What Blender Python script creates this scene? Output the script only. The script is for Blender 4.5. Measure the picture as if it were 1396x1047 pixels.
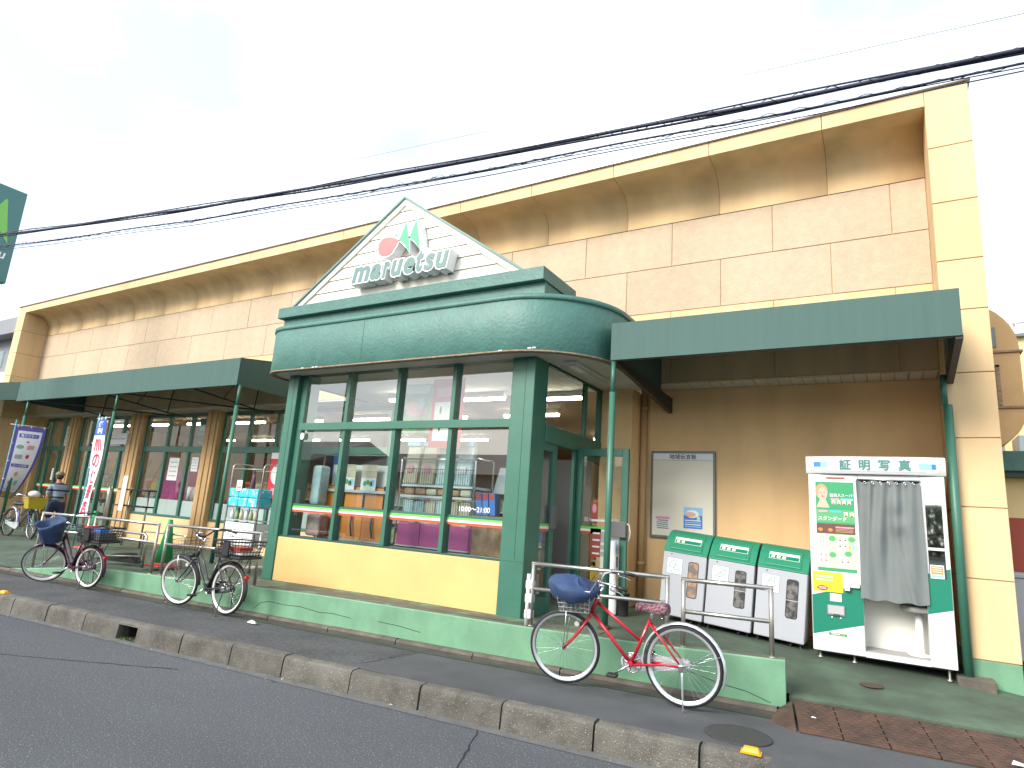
import bpy, math, random
from mathutils import Vector, Matrix

random.seed(7)
for _o in list(bpy.data.objects):
    bpy.data.objects.remove(_o, do_unlink=True)
scene = bpy.context.scene
col = scene.collection
PI = math.pi

# ------------------------------------------------------------------ camera
cam_d = bpy.data.cameras.new('camera')
cam_d.sensor_width = 36.0
cam_d.lens = 21.9
cam_d.clip_start = 0.05
cam_d.clip_end = 1500.0
cam = bpy.data.objects.new('camera', cam_d)
col.objects.link(cam)
_yaw, _pit, _rol = 0.54598534, 0.20898241, 0.06975435
_fw = Vector((-math.sin(_yaw) * math.cos(_pit), math.cos(_yaw) * math.cos(_pit), math.sin(_pit)))
_r = Vector((math.cos(_yaw), math.sin(_yaw), 0))
_u = _r.cross(_fw)
_r2 = math.cos(_rol) * _r + math.sin(_rol) * _u
_u2 = -math.sin(_rol) * _r + math.cos(_rol) * _u
_m = Matrix((_r2, _u2, -_fw)).transposed().to_4x4()
_m.translation = Vector((0, 0, 1.45))
cam.matrix_world = _m
scene.camera = cam

# ------------------------------------------------------------------ sky, sun, exposure
SUN_EL, SUN_AZ = math.radians(34), math.radians(202)   # azimuth clockwise from +Y
world = bpy.data.worlds.new('World')
scene.world = world
world.use_nodes = True
nt = world.node_tree
nt.nodes.clear()
n_out = nt.nodes.new('ShaderNodeOutputWorld')
n_bg = nt.nodes.new('ShaderNodeBackground')
n_bg.inputs['Strength'].default_value = 0.10
n_sky = nt.nodes.new('ShaderNodeTexSky')
n_sky.sky_type = 'NISHITA'
n_sky.sun_disc = False
n_sky.sun_elevation = SUN_EL
n_sky.sun_rotation = SUN_AZ
n_sky.air_density = 1.0
n_sky.dust_density = 1.5
n_co = nt.nodes.new('ShaderNodeTexCoord')
n_map = nt.nodes.new('ShaderNodeMapping')
n_map.inputs['Scale'].default_value = (1.0, 1.0, 1.9)
n_noi = nt.nodes.new('ShaderNodeTexNoise')
n_noi.inputs['Scale'].default_value = 1.7
n_noi.inputs['Detail'].default_value = 7
n_noi.inputs['Roughness'].default_value = 0.46
n_rmp = nt.nodes.new('ShaderNodeValToRGB')
n_rmp.color_ramp.elements[0].position = 0.45
n_rmp.color_ramp.elements[0].color = (0.42, 0.42, 0.42, 1)
n_rmp.color_ramp.elements[1].position = 0.66
n_rmp.color_ramp.elements[1].color = (1, 1, 1, 1)
n_mix = nt.nodes.new('ShaderNodeMix')
n_mix.data_type = 'RGBA'
n_mix.inputs[7].default_value = (6.9, 7.5, 7.9, 1)     # bright thin overcast
nt.links.new(n_co.outputs['Generated'], n_map.inputs['Vector'])
nt.links.new(n_map.outputs['Vector'], n_noi.inputs['Vector'])
nt.links.new(n_noi.outputs['Fac'], n_rmp.inputs['Fac'])
nt.links.new(n_rmp.outputs['Color'], n_mix.inputs[0])
nt.links.new(n_sky.outputs['Color'], n_mix.inputs[6])
nt.links.new(n_mix.outputs[2], n_bg.inputs['Color'])
nt.links.new(n_bg.outputs['Background'], n_out.inputs['Surface'])

sun_d = bpy.data.lights.new('sun', 'SUN')
sun_d.energy = 1.9
sun_d.angle = math.radians(28)
sun_d.color = (1.0, 0.95, 0.87)
sun = bpy.data.objects.new('sun', sun_d)
col.objects.link(sun)
_sd = Vector((math.sin(SUN_AZ) * math.cos(SUN_EL), math.cos(SUN_AZ) * math.cos(SUN_EL), math.sin(SUN_EL)))
sun.rotation_euler = _sd.to_track_quat('Z', 'Y').to_euler()
sun.location = _sd * 40

scene.view_settings.view_transform = 'Standard'
scene.view_settings.look = 'None'
scene.view_settings.gamma = 1.0
scene.view_settings.use_curve_mapping = False
scene.view_settings.exposure = 1.42
scene.render.engine = 'CYCLES'
scene.cycles.use_denoising = True
scene.cycles.max_bounces = 8
scene.cycles.transparent_max_bounces = 16
scene.cycles.sample_clamp_indirect = 6.0
scene.cycles.caustics_reflective = False
scene.cycles.caustics_refractive = False

# ------------------------------------------------------------------ materials
MATS = {}
def srgb(r, g, b):
    f = lambda c: (c / 255 / 12.92) if c / 255 <= 0.04045 else ((c / 255 + 0.055) / 1.055) ** 2.4
    return (f(r), f(g), f(b))

def mat(name, c, rough=0.6, metal=0.0, var=0.0, scale=3.0, col2=None, bump=0.0, bscale=60.0, stretch=(1, 1, 1),
        spec=0.5, lo=0.35, hi=0.65, speck=None, speck_scale=250.0, speck_lo=0.62, detail=6.0, dist=0.004, rnd=0.0, big=None):
    m = bpy.data.materials.new(name)
    m.use_nodes = True
    t = m.node_tree
    b = t.nodes['Principled BSDF']
    b.inputs['Roughness'].default_value = rough
    b.inputs['Metallic'].default_value = metal
    b.inputs['Specular IOR Level'].default_value = spec
    c4 = (c[0], c[1], c[2], 1)
    b.inputs['Base Color'].default_value = c4
    geo = mp = None
    if var or col2 or bump or speck:
        geo = t.nodes.new('ShaderNodeNewGeometry')
        mp = t.nodes.new('ShaderNodeMapping')
        mp.inputs['Scale'].default_value = stretch
        t.links.new(geo.outputs['Position'], mp.inputs['Vector'])
    last = None
    if var or col2:
        n = t.nodes.new('ShaderNodeTexNoise')
        n.inputs['Scale'].default_value = scale
        n.inputs['Detail'].default_value = detail
        n.inputs['Roughness'].default_value = 0.62
        t.links.new(mp.outputs['Vector'], n.inputs['Vector'])
        r = t.nodes.new('ShaderNodeValToRGB')
        r.color_ramp.elements[0].position = lo
        r.color_ramp.elements[1].position = hi
        k = 1 - var
        d = col2 if col2 else (c[0] * k, c[1] * k, c[2] * k)
        r.color_ramp.elements[0].color = (d[0], d[1], d[2], 1)
        r.color_ramp.elements[1].color = c4
        t.links.new(n.outputs['Fac'], r.inputs['Fac'])
        last = r.outputs['Color']
    if speck:
        n2 = t.nodes.new('ShaderNodeTexNoise')
        n2.inputs['Scale'].default_value = speck_scale
        n2.inputs['Detail'].default_value = 2
        t.links.new(geo.outputs['Position'], n2.inputs['Vector'])
        r2 = t.nodes.new('ShaderNodeValToRGB')
        r2.color_ramp.elements[0].position = speck_lo
        r2.color_ramp.elements[1].position = speck_lo + 0.08
        r2.color_ramp.elements[0].color = (0, 0, 0, 1)
        r2.color_ramp.elements[1].color = (1, 1, 1, 1)
        t.links.new(n2.outputs['Fac'], r2.inputs['Fac'])
        mx = t.nodes.new('ShaderNodeMix')
        mx.data_type = 'RGBA'
        t.links.new(r2.outputs['Color'], mx.inputs[0])
        if last:
            t.links.new(last, mx.inputs[6])
        else:
            mx.inputs[6].default_value = c4
        mx.inputs[7].default_value = (speck[0], speck[1], speck[2], 1)
        last = mx.outputs[2]
    def times(col_out, fac_out, lo_, hi_):
        mr = t.nodes.new('ShaderNodeMapRange')
        mr.inputs['To Min'].default_value = lo_
        mr.inputs['To Max'].default_value = hi_
        t.links.new(fac_out, mr.inputs['Value'])
        vm = t.nodes.new('ShaderNodeVectorMath')
        vm.operation = 'SCALE'
        t.links.new(col_out, vm.inputs[0])
        t.links.new(mr.outputs[0], vm.inputs['Scale'])
        return vm.outputs[0], mr
    if rnd and last:      # every piece of its own shade
        oi = t.nodes.new('ShaderNodeObjectInfo')
        last, _ = times(last, oi.outputs['Random'], 1 - rnd, 1 + rnd * .4)
    if big and last:      # broad patches of wear
        nb2 = t.nodes.new('ShaderNodeTexNoise')
        nb2.inputs['Scale'].default_value = big[0]
        nb2.inputs['Detail'].default_value = 3
        mp2 = t.nodes.new('ShaderNodeMapping')
        mp2.inputs['Scale'].default_value = big[2] if len(big) > 2 else (1, 1, 1)
        t.links.new(geo.outputs['Position'], mp2.inputs['Vector'])
        t.links.new(mp2.outputs['Vector'], nb2.inputs['Vector'])
        last, mr = times(last, nb2.outputs['Fac'], 1 - big[1], 1.04)
        mr.inputs['From Min'].default_value = 0.34
        mr.inputs['From Max'].default_value = 0.60
    if last:
        t.links.new(last, b.inputs['Base Color'])
    if bump:
        nb = t.nodes.new('ShaderNodeTexNoise')
        nb.inputs['Scale'].default_value = bscale
        nb.inputs['Detail'].default_value = 4
        t.links.new(geo.outputs['Position'], nb.inputs['Vector'])
        bp = t.nodes.new('ShaderNodeBump')
        bp.inputs['Strength'].default_value = bump
        bp.inputs['Distance'].default_value = dist
        t.links.new(nb.outputs['Fac'], bp.inputs['Height'])
        t.links.new(bp.outputs['Normal'], b.inputs['Normal'])
    MATS[name] = m
    return m

def emis(name, c, s):
    m = bpy.data.materials.new(name)
    m.use_nodes = True
    b = m.node_tree.nodes['Principled BSDF']
    b.inputs['Base Color'].default_value = (*c, 1)
    b.inputs['Emission Color'].default_value = (*c, 1)
    b.inputs['Emission Strength'].default_value = s
    MATS[name] = m
    return m

def glass(name, ior, tint=(0.86, 0.92, 0.90), rough=0.0, extra=0.0):
    m = bpy.data.materials.new(name)
    m.use_nodes = True
    t = m.node_tree
    t.nodes.clear()
    o = t.nodes.new('ShaderNodeOutputMaterial')
    mx = t.nodes.new('ShaderNodeMixShader')
    tr = t.nodes.new('ShaderNodeBsdfTransparent')
    tr.inputs['Color'].default_value = (*tint, 1)
    gl = t.nodes.new('ShaderNodeBsdfGlossy')
    gl.inputs['Roughness'].default_value = rough
    gl.inputs['Color'].default_value = (1, 1, 1, 1)
    fr = t.nodes.new('ShaderNodeFresnel')
    fr.inputs['IOR'].default_value = ior
    ad = t.nodes.new('ShaderNodeMath')
    ad.operation = 'ADD'
    ad.use_clamp = True
    ad.inputs[1].default_value = extra
    ge = t.nodes.new('ShaderNodeNewGeometry')
    bk = t.nodes.new('ShaderNodeMath')
    bk.operation = 'SUBTRACT'
    bk.inputs[0].default_value = 1.0
    mu = t.nodes.new('ShaderNodeMath')
    mu.operation = 'MULTIPLY'
    t.links.new(ge.outputs['Backfacing'], bk.inputs[1])
    t.links.new(fr.outputs['Fac'], mu.inputs[0])
    t.links.new(bk.outputs[0], mu.inputs[1])
    t.links.new(mu.outputs[0], ad.inputs[0])
    t.links.new(ad.outputs[0], mx.inputs[0])
    t.links.new(tr.outputs[0], mx.inputs[1])
    t.links.new(gl.outputs[0], mx.inputs[2])
    t.links.new(mx.outputs[0], o.inputs['Surface'])
    MATS[name] = m
    return m

mat('plaster_yellow', (0.745, 0.525, 0.285), 0.8, var=0.08, scale=0.9, bump=0.35, bscale=45, rnd=0.06, big=(2.6, 0.12, (1, 1, .12)))
mat('wall_ochre', (0.87, 0.575, 0.295), 0.8, var=0.08, scale=1.3, bump=0.35, bscale=55, big=(2.2, 0.075, (1, 1, .18)))
mat('pilaster_ochre', (0.60, 0.385, 0.18), 0.8, var=0.1, scale=1.3, bump=0.3, bscale=55)
mat('sill_yellow', (0.68, 0.46, 0.175), 0.75, var=0.10, scale=1.6, bump=0.6, bscale=38)
mat('panel_pink', (0.535, 0.41, 0.29), 0.85, var=0.11, scale=9, bump=0.7, bscale=34, dist=0.009, rnd=0.06, big=(1.8, 0.045, (1, 1, .3)))
mat('joint_dark', (0.52, 0.36, 0.19), 0.9)
mat('flashing', (0.50, 0.53, 0.58), 0.4, metal=0.3)
mat('green_paint', (0.042, 0.152, 0.104), 0.42, var=0.12, scale=4, bump=0.12, bscale=30)
mat('green_band', (0.070, 0.188, 0.158), 0.5, var=0.18, scale=5, bump=0.8, bscale=24, dist=0.008)
mat('gable_trim', (0.12, 0.24, 0.22), 0.5)
mat('green_dark', (0.018, 0.075, 0.055), 0.5)
mat('awning_cloth', (0.050, 0.112, 0.097), 0.7, var=0.13, scale=9, stretch=(1, 1, 0.06), bump=0.15, bscale=300)
mat('awning_dark', (0.016, 0.055, 0.043), 0.8, var=0.2, scale=5)
mat('steel_dark', (0.045, 0.043, 0.045), 0.5, metal=0.3)
mat('soffit_white', (0.62, 0.60, 0.55), 0.75, var=0.10, scale=2)
mat('soffit_slat', (0.62, 0.58, 0.50), 0.7, var=0.08, scale=3)
mat('rust_edge', (0.36, 0.25, 0.16), 0.8, var=0.4, scale=20)
mat('clapboard', (0.78, 0.75, 0.66), 0.65, var=0.05, scale=2)
mat('sign_white', (0.80, 0.81, 0.82), 0.4)
mat('sign_grey', (0.13, 0.235, 0.215), 0.4)
mat('sign_red', (0.75, 0.16, 0.15), 0.4)
mat('sign_green', (0.06, 0.50, 0.20), 0.4)
mat('plinth_green', (0.155, 0.325, 0.195), 0.7, var=0.14, scale=2.5, bump=0.4, bscale=30, big=(4, 0.14, (1, 1, .5)))
mat('plinth_top', (0.105, 0.10, 0.075), 0.85, col2=(0.125, 0.215, 0.125), scale=3.2, bump=0.4, bscale=50, lo=0.36, hi=0.50)
mat('floor_green', (0.054, 0.076, 0.052), 0.75, big=(.9, .25), col2=(0.088, 0.140, 0.090), scale=1.6, bump=0.25, bscale=80, lo=0.34, hi=0.56)
mat('concrete', (0.150, 0.130, 0.100), 0.9, var=0.45, scale=5, bump=0.5, bscale=60)
mat('kerb_concrete', (0.140, 0.129, 0.110), 0.92, col2=(0.085, 0.078, 0.065), scale=5.5, bump=1.0, bscale=85, speck=(0.33, 0.30, 0.26), speck_scale=110, lo=0.34, hi=0.60, dist=0.010, rnd=0.14, big=(3, 0.2))
mat('gutter_wet', (0.034, 0.031, 0.025), 0.55, col2=(0.060, 0.055, 0.044), scale=3, bump=0.3, bscale=40)
mat('gutter_pale', (0.135, 0.135, 0.130), 0.9, var=0.30, scale=5, bump=0.4, bscale=80)
mat('asphalt', (0.108, 0.114, 0.125), 0.88, var=0.28, scale=60, bump=1.0, bscale=120, speck=(0.30, 0.305, 0.315), speck_scale=70, speck_lo=0.61, dist=0.014, big=(.55, 0.20, (.35, 1, 1)))
mat('asphalt_walk', (0.098, 0.099, 0.104), 0.9, var=0.45, scale=24, bump=1.0, bscale=90, speck=(0.19, 0.19, 0.19), speck_scale=120, dist=0.014, big=(1.3, 0.28))
mat('asphalt_smooth', (0.080, 0.082, 0.087), 0.88, var=0.22, scale=1.6, bump=0.5, bscale=160, speck=(0.17, 0.17, 0.175), speck_scale=220, big=(1.2, 0.28))
mat('crack', (0.018, 0.018, 0.018), 0.95)
mat('asphalt_gap', (0.03, 0.028, 0.024), 0.95)
mat('iron_rust', (0.115, 0.062, 0.042), 0.75, col2=(0.055, 0.036, 0.028), scale=6, bump=0.8, bscale=60, metal=0.25)
mat('iron_dark', (0.045, 0.044, 0.042), 0.7, var=0.3, scale=20, bump=0.6, bscale=120)
mat('stainless', (0.62, 0.60, 0.56), 0.32, metal=0.95, var=0.12, scale=14)
mat('steel_post', (0.42, 0.39, 0.35), 0.42, metal=0.75, var=0.2, scale=14)
mat('chrome', (0.72, 0.72, 0.73), 0.2, metal=1.0)
mat('alu', (0.66, 0.68, 0.70), 0.35, metal=0.6)
mat('rubber', (0.018, 0.018, 0.022), 0.75)
mat('tyre_pale', (0.60, 0.59, 0.55), 0.7)
mat('black_plastic', (0.018, 0.018, 0.02), 0.5)
mat('grey_plastic', (0.12, 0.12, 0.125), 0.5)
mat('white_plastic', (0.74, 0.74, 0.73), 0.35)
mat('white_paper', (0.74, 0.74, 0.73), 0.7)
mat('tape_white', (0.76, 0.77, 0.76), 0.45)
mat('red_paint', (0.42, 0.015, 0.030), 0.28)
mat('purple_paint', (0.075, 0.014, 0.048), 0.3)
mat('charcoal_paint', (0.045, 0.045, 0.050), 0.32, metal=0.3)
mat('navy_paint', (0.05, 0.075, 0.20), 0.35)
mat('blue_cloth', (0.030, 0.062, 0.150), 0.75, var=0.25, scale=12, bump=0.4, bscale=160)
mat('yellow_plastic', (0.46, 0.35, 0.02), 0.45)
mat('sign_teal2', (0.07, 0.19, 0.18), 0.4)
mat('saddle_floral', (0.115, 0.02, 0.04), 0.8, col2=(0.23, 0.155, 0.165), scale=55, lo=0.46, hi=0.53)
mat('leaf_brown', (0.34, 0.17, 0.06), 0.9, col2=(0.62, 0.58, 0.50), scale=35, lo=0.45, hi=0.55)
mat('saddle_black', (0.02, 0.02, 0.02), 0.55)
mat('reflector_red', (0.55, 0.02, 0.02), 0.25)
mat('reflector_orange', (0.85, 0.36, 0.01), 0.3)
mat('cone_green', (0.012, 0.27, 0.085), 0.5)
mat('cone_red', (0.55, 0.06, 0.045), 0.55)
mat('bin_grey', (0.40, 0.41, 0.44), 0.5, var=0.04, scale=2)
mat('bin_green', (0.018, 0.205, 0.115), 0.5)
mat('bin_dark', (0.03, 0.03, 0.032), 0.35)
mat('bin_trash', (0.16, 0.15, 0.14), 0.5, col2=(0.03, 0.03, 0.03), scale=14, lo=0.42, hi=0.58)
mat('bin_trash_tan', (0.42, 0.25, 0.14), 0.6, col2=(0.16, 0.13, 0.11), scale=11, lo=0.42, hi=0.58)
mat('booth_white', (0.68, 0.69, 0.67), 0.35)
mat('booth_green', (0.008, 0.185, 0.115), 0.35)
mat('booth_inside', (0.74, 0.72, 0.65), 0.6)
mat('booth_grey', (0.34, 0.33, 0.31), 0.6)
mat('curtain_grey', (0.165, 0.185, 0.182), 0.75, var=0.08, scale=6, bump=0.15, bscale=400)
mat('mirror', (0.86, 0.87, 0.88), 0.03, metal=1.0)
mat('text_teal', (0.075, 0.22, 0.20), 0.5)
mat('text_dark', (0.05, 0.05, 0.05), 0.6)
mat('text_white', (0.80, 0.80, 0.80), 0.5)
mat('print_green', (0.03, 0.30, 0.12), 0.5)
mat('print_mid_green', (0.09, 0.36, 0.14), 0.5)
mat('print_lime', (0.50, 0.72, 0.42), 0.5)
mat('print_brown', (0.13, 0.055, 0.04), 0.5)
mat('print_skin', (0.72, 0.42, 0.32), 0.6)
mat('print_hair', (0.50, 0.30, 0.16), 0.6)
mat('print_red', (0.58, 0.025, 0.04), 0.5)
mat('print_pink', (0.72, 0.30, 0.38), 0.5)
mat('print_blue', (0.05, 0.20, 0.60), 0.5)
mat('print_sky', (0.28, 0.55, 0.80), 0.5)
mat('print_cyan', (0.05, 0.48, 0.70), 0.4)
mat('print_yellow', (0.80, 0.58, 0.02), 0.5)
mat('print_orange', (0.75, 0.22, 0.06), 0.5)
mat('print_grey', (0.40, 0.40, 0.40), 0.5)
mat('print_cream', (0.76, 0.74, 0.62), 0.5)
mat('tri_green', (0.16, 0.56, 0.10), 0.5)
mat('tri_white', (0.80, 0.79, 0.70), 0.5)
mat('tri_red', (0.62, 0.08, 0.035), 0.5)
mat('board_cream', (0.80, 0.75, 0.62), 0.4, var=0.05, scale=2)
mat('board_frame', (0.15, 0.18, 0.19), 0.4)
mat('pipe_beige', (0.52, 0.34, 0.165), 0.55)
mat('banner_purple', (0.13, 0.10, 0.42), 0.7)
mat('banner_white', (0.84, 0.84, 0.87), 0.7)
mat('banner_blue', (0.025, 0.10, 0.42), 0.7)
mat('banner_red', (0.66, 0.02, 0.07), 0.7)
mat('banner_yellow', (0.72, 0.50, 0.08), 0.7)
mat('banner_pole', (0.10, 0.32, 0.42), 0.4)
mat('cable_black', (0.018, 0.021, 0.048), 0.6)
mat('cable_grey', (0.16, 0.17, 0.20), 0.6)  # pale tone stands in for bright sky glare washing out the wire
mat('skin', (0.46, 0.23, 0.15), 0.6)
mat('hair_dark', (0.03, 0.025, 0.02), 0.7)
mat('cap_beige', (0.27, 0.21, 0.14), 0.8)
mat('shorts_navy', (0.022, 0.034, 0.075), 0.85)
mat('shoe_dark', (0.04, 0.04, 0.045), 0.7)
mat('interior_wall', (0.34, 0.225, 0.13), 0.8, var=0.1, scale=1)
mat('interior_ceiling', (0.30, 0.215, 0.13), 0.85)
mat('interior_floor', (0.34, 0.30, 0.25), 0.5)
mat('shelf_orange', (0.70, 0.25, 0.045), 0.5)
mat('shelf_purple', (0.42, 0.06, 0.23), 0.5)
mat('goods_brown', (0.22, 0.11, 0.06), 0.7, col2=(0.46, 0.30, 0.16), scale=6)
mat('goods_beige', (0.62, 0.52, 0.36), 0.6, col2=(0.45, 0.44, 0.36), scale=9)
mat('goods_ice', (0.52, 0.66, 0.68), 0.4, col2=(0.34, 0.50, 0.55), scale=9)
mat('goods_rose', (0.45, 0.20, 0.20), 0.6, col2=(0.50, 0.44, 0.42), scale=9)
mat('goods_green', (0.16, 0.34, 0.12), 0.6, col2=(0.40, 0.42, 0.28), scale=10)
mat('goods_red', (0.50, 0.06, 0.05), 0.6)
mat('tissue_blue', (0.05, 0.50, 0.66), 0.35, col2=(0.66, 0.78, 0.82), scale=11, lo=0.36, hi=0.48)
mat('plastic_sheet', (0.70, 0.74, 0.76), 0.3)
mat('house_grey', (0.24, 0.25, 0.27), 0.8, var=0.1, scale=1)
mat('house_brown', (0.16, 0.10, 0.07), 0.8)
mat('house_beige', (0.45, 0.40, 0.33), 0.8)
mat('roof_dark', (0.06, 0.06, 0.07), 0.7)
mat('far_yellow', (0.78, 0.60, 0.30), 0.8)
mat('far_red', (0.36, 0.075, 0.05), 0.75)
mat('duct_ochre', (0.58, 0.37, 0.17), 0.7, var=0.15, scale=2, bump=0.2)
mat('bark', (0.09, 0.065, 0.045), 0.9, bump=0.6, bscale=30)
mat('leaf_green', (0.045, 0.085, 0.025), 0.7, var=0.45, scale=1.5)
mat('moss', (0.06, 0.12, 0.02), 0.9)
mat('sign_teal', (0.045, 0.17, 0.16), 0.4)
mat('sign_lime', (0.20, 0.52, 0.10), 0.4)
mat('fixture_lens', (0.55, 0.54, 0.48), 0.4)
mat('car_grey', (0.45, 0.46, 0.48), 0.25, metal=0.4)
emis('tube_light', (1.0, 0.90, 0.72), 16.0)
glass('window_glass', 1.45, (0.90, 0.94, 0.93))
glass('entrance_glass', 2.5, (0.92, 0.96, 0.95))
glass('thin_glass', 1.6, (0.95, 0.97, 0.96))
# frosted film: mostly opaque, lets some light through
def frosted():
    m = bpy.data.materials.new('frosted_film')
    m.use_nodes = True
    t = m.node_tree
    t.nodes.clear()
    o = t.nodes.new('ShaderNodeOutputMaterial')
    mx = t.nodes.new('ShaderNodeMixShader')
    mx.inputs[0].default_value = 0.8
    tr = t.nodes.new('ShaderNodeBsdfTransparent')
    tr.inputs['Color'].default_value = (0.8, 0.84, 0.84, 1)
    df = t.nodes.new('ShaderNodeBsdfDiffuse')
    df.inputs['Color'].default_value = (0.72, 0.74, 0.74, 1)
    t.links.new(tr.outputs[0], mx.inputs[1])
    t.links.new(df.outputs[0], mx.inputs[2])
    t.links.new(mx.outputs[0], o.inputs['Surface'])
    MATS['frosted_film'] = m
frosted()

def striped(name, a, b, freq, thr):
    m = bpy.data.materials.new(name)
    m.use_nodes = True
    t = m.node_tree
    bs = t.nodes['Principled BSDF']
    bs.inputs['Roughness'].default_value = 0.85
    co = t.nodes.new('ShaderNodeTexCoord')
    sp = t.nodes.new('ShaderNodeSeparateXYZ')
    ml = t.nodes.new('ShaderNodeMath'); ml.operation = 'MULTIPLY'; ml.inputs[1].default_value = freq
    fr = t.nodes.new('ShaderNodeMath'); fr.operation = 'FRACT'
    gt = t.nodes.new('ShaderNodeMath'); gt.operation = 'GREATER_THAN'; gt.inputs[1].default_value = thr
    mx = t.nodes.new('ShaderNodeMix'); mx.data_type = 'RGBA'
    mx.inputs[6].default_value = (*a, 1)
    mx.inputs[7].default_value = (*b, 1)
    t.links.new(co.outputs['Object'], sp.inputs[0])
    t.links.new(sp.outputs['Z'], ml.inputs[0])
    t.links.new(ml.outputs[0], fr.inputs[0])
    t.links.new(fr.outputs[0], gt.inputs[0])
    t.links.new(gt.outputs[0], mx.inputs[0])
    t.links.new(mx.outputs[2], bs.inputs['Base Color'])
    MATS[name] = m
striped('shirt_stripes', (0.22, 0.27, 0.34), (0.02, 0.025, 0.04), 6.2, 0.74)

# ------------------------------------------------------------------ mesh builder
OFF = {}
def off(o):
    v = Vector((0, 0, 0))
    while o is not None:
        v = v + OFF.get(o.name, Vector((0, 0, 0)))
        o = o.parent
    return v

def props(o, label=None, cat=None, group=None, kind=None):
    if label: o['label'] = label
    if cat: o['category'] = cat
    if group: o['group'] = group
    if kind: o['kind'] = kind
    return o

class MB:
    def __init__(s):
        s.v = []; s.f = []; s.mi = []; s.sm = []; s.mats = []; s.M = Matrix.Identity(4)
    def m(s, name):
        if name not in s.mats: s.mats.append(name)
        return s.mats.index(name)
    def pt(s, p):
        s.v.append(s.M @ Vector(p)); return len(s.v) - 1
    def face(s, ids, mi, sm=False):
        s.f.append(tuple(ids)); s.mi.append(mi); s.sm.append(sm)
    def poly(s, pts, mt):
        s.face([s.pt(p) for p in pts], s.m(mt)); return s
    def box(s, x0, x1, y0, y1, z0, z1, mt):
        k = s.m(mt)
        i = [s.pt((x, y, z)) for z in (z0, z1) for y in (y0, y1) for x in (x0, x1)]
        for q in ((0, 2, 3, 1), (4, 5, 7, 6), (0, 1, 5, 4), (2, 6, 7, 3), (0, 4, 6, 2), (1, 3, 7, 5)):
            s.face([i[a] for a in q], k)
        return s
    def hexa(s, p, mt):
        # 8 points ordered as box(): z0(y0x0,y0x1,y1x0,y1x1), z1(...)
        k = s.m(mt)
        i = [s.pt(q) for q in p]
        for q in ((0, 2, 3, 1), (4, 5, 7, 6), (0, 1, 5, 4), (2, 6, 7, 3), (0, 4, 6, 2), (1, 3, 7, 5)):
            s.face([i[a] for a in q], k)
        return s
    def tube(s, pts, r, mt, n=8, caps=True, closed=False, sm=True):
        k = s.m(mt)
        P = [Vector(p) for p in pts]
        N = len(P)
        rs = r if isinstance(r, (list, tuple)) else [r] * N
        rings = []
        up = None
        for i in range(N):
            if closed: d = P[(i + 1) % N] - P[i - 1]
            elif i == 0: d = P[1] - P[0]
            elif i == N - 1: d = P[-1] - P[-2]
            else: d = (P[i + 1] - P[i]).normalized() + (P[i] - P[i - 1]).normalized()
            d = d.normalized() if d.length > 1e-9 else Vector((0, 0, 1))
            if up is None:
                a = Vector((0, 0, 1)) if abs(d.z) < 0.9 else Vector((1, 0, 0))
                up = (a - d * a.dot(d)).normalized()
            else:
                up = up - d * up.dot(d)
                up = up.normalized() if up.length > 1e-6 else d.orthogonal().normalized()
            w = d.cross(up)
            rings.append([s.pt(P[i] + (up * math.cos(2 * PI * j / n) + w * math.sin(2 * PI * j / n)) * rs[i]) for j in range(n)])
        for i in range(N if closed else N - 1):
            A, B = rings[i], rings[(i + 1) % N]
            for j in range(n):
                s.face((A[j], A[(j + 1) % n], B[(j + 1) % n], B[j]), k, sm)
        if caps and not closed:
            s.face(list(reversed(rings[0])), k); s.face(rings[-1], k)
        return s
    def cyl(s, p, q, r, mt, n=12, r2=None):
        return s.tube([p, q], [r, r if r2 is None else r2], mt, n)
    def lathe(s, prof, mt, n=16, c=(0, 0, 0), ax='z', sm=True, caps=True):
        k = s.m(mt)
        rings = []
        for r, h in prof:
            ring = []
            for j in range(n):
                a = 2 * PI * j / n
                x, y = r * math.cos(a), r * math.sin(a)
                p = {'z': (x, y, h), 'y': (x, h, -y), 'x': (h, x, y)}[ax]
                ring.append(s.pt((c[0] + p[0], c[1] + p[1], c[2] + p[2])))
            rings.append(ring)
        for A, B in zip(rings, rings[1:]):
            for j in range(n):
                s.face((A[j], A[(j + 1) % n], B[(j + 1) % n], B[j]), k, sm)
        if caps:
            s.face(list(reversed(rings[0])), k); s.face(rings[-1], k)
        return s
    def ball(s, c, r, mt, nu=10, nv=7, sc=(1, 1, 1)):
        prof = [(max(1e-4, math.sin(PI * i / nv)) * r, -math.cos(PI * i / nv) * r) for i in range(nv + 1)]
        k = s.m(mt); rings = []
        for a, h in prof:
            rings.append([s.pt((c[0] + a * math.cos(2 * PI * j / nu) * sc[0], c[1] + a * math.sin(2 * PI * j / nu) * sc[1], c[2] + h * sc[2])) for j in range(nu)])
        for A, B in zip(rings, rings[1:]):
            for j in range(nu):
                s.face((A[j], A[(j + 1) % nu], B[(j + 1) % nu], B[j]), k, True)
        return s
    def prism(s, poly, y0, y1, mt, side=None, plane='xz'):
        # polygon in x,z (counter-clockwise seen from -y) extruded from y0 (front) to y1
        k = s.m(mt); ks = s.m(side) if side else k
        if plane == 'xz': f = lambda a, b, d: (a, d, b)
        elif plane == 'yz': f = lambda a, b, d: (d, a, b)
        else: f = lambda a, b, d: (a, b, d)
        A = [s.pt(f(a, b, y0)) for a, b in poly]
        B = [s.pt(f(a, b, y1)) for a, b in poly]
        n = len(poly)
        s.face(A, k); s.face(list(reversed(B)), ks)
        for i in range(n):
            s.face((A[(i + 1) % n], A[i], B[i], B[(i + 1) % n]), ks)
        return s
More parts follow.
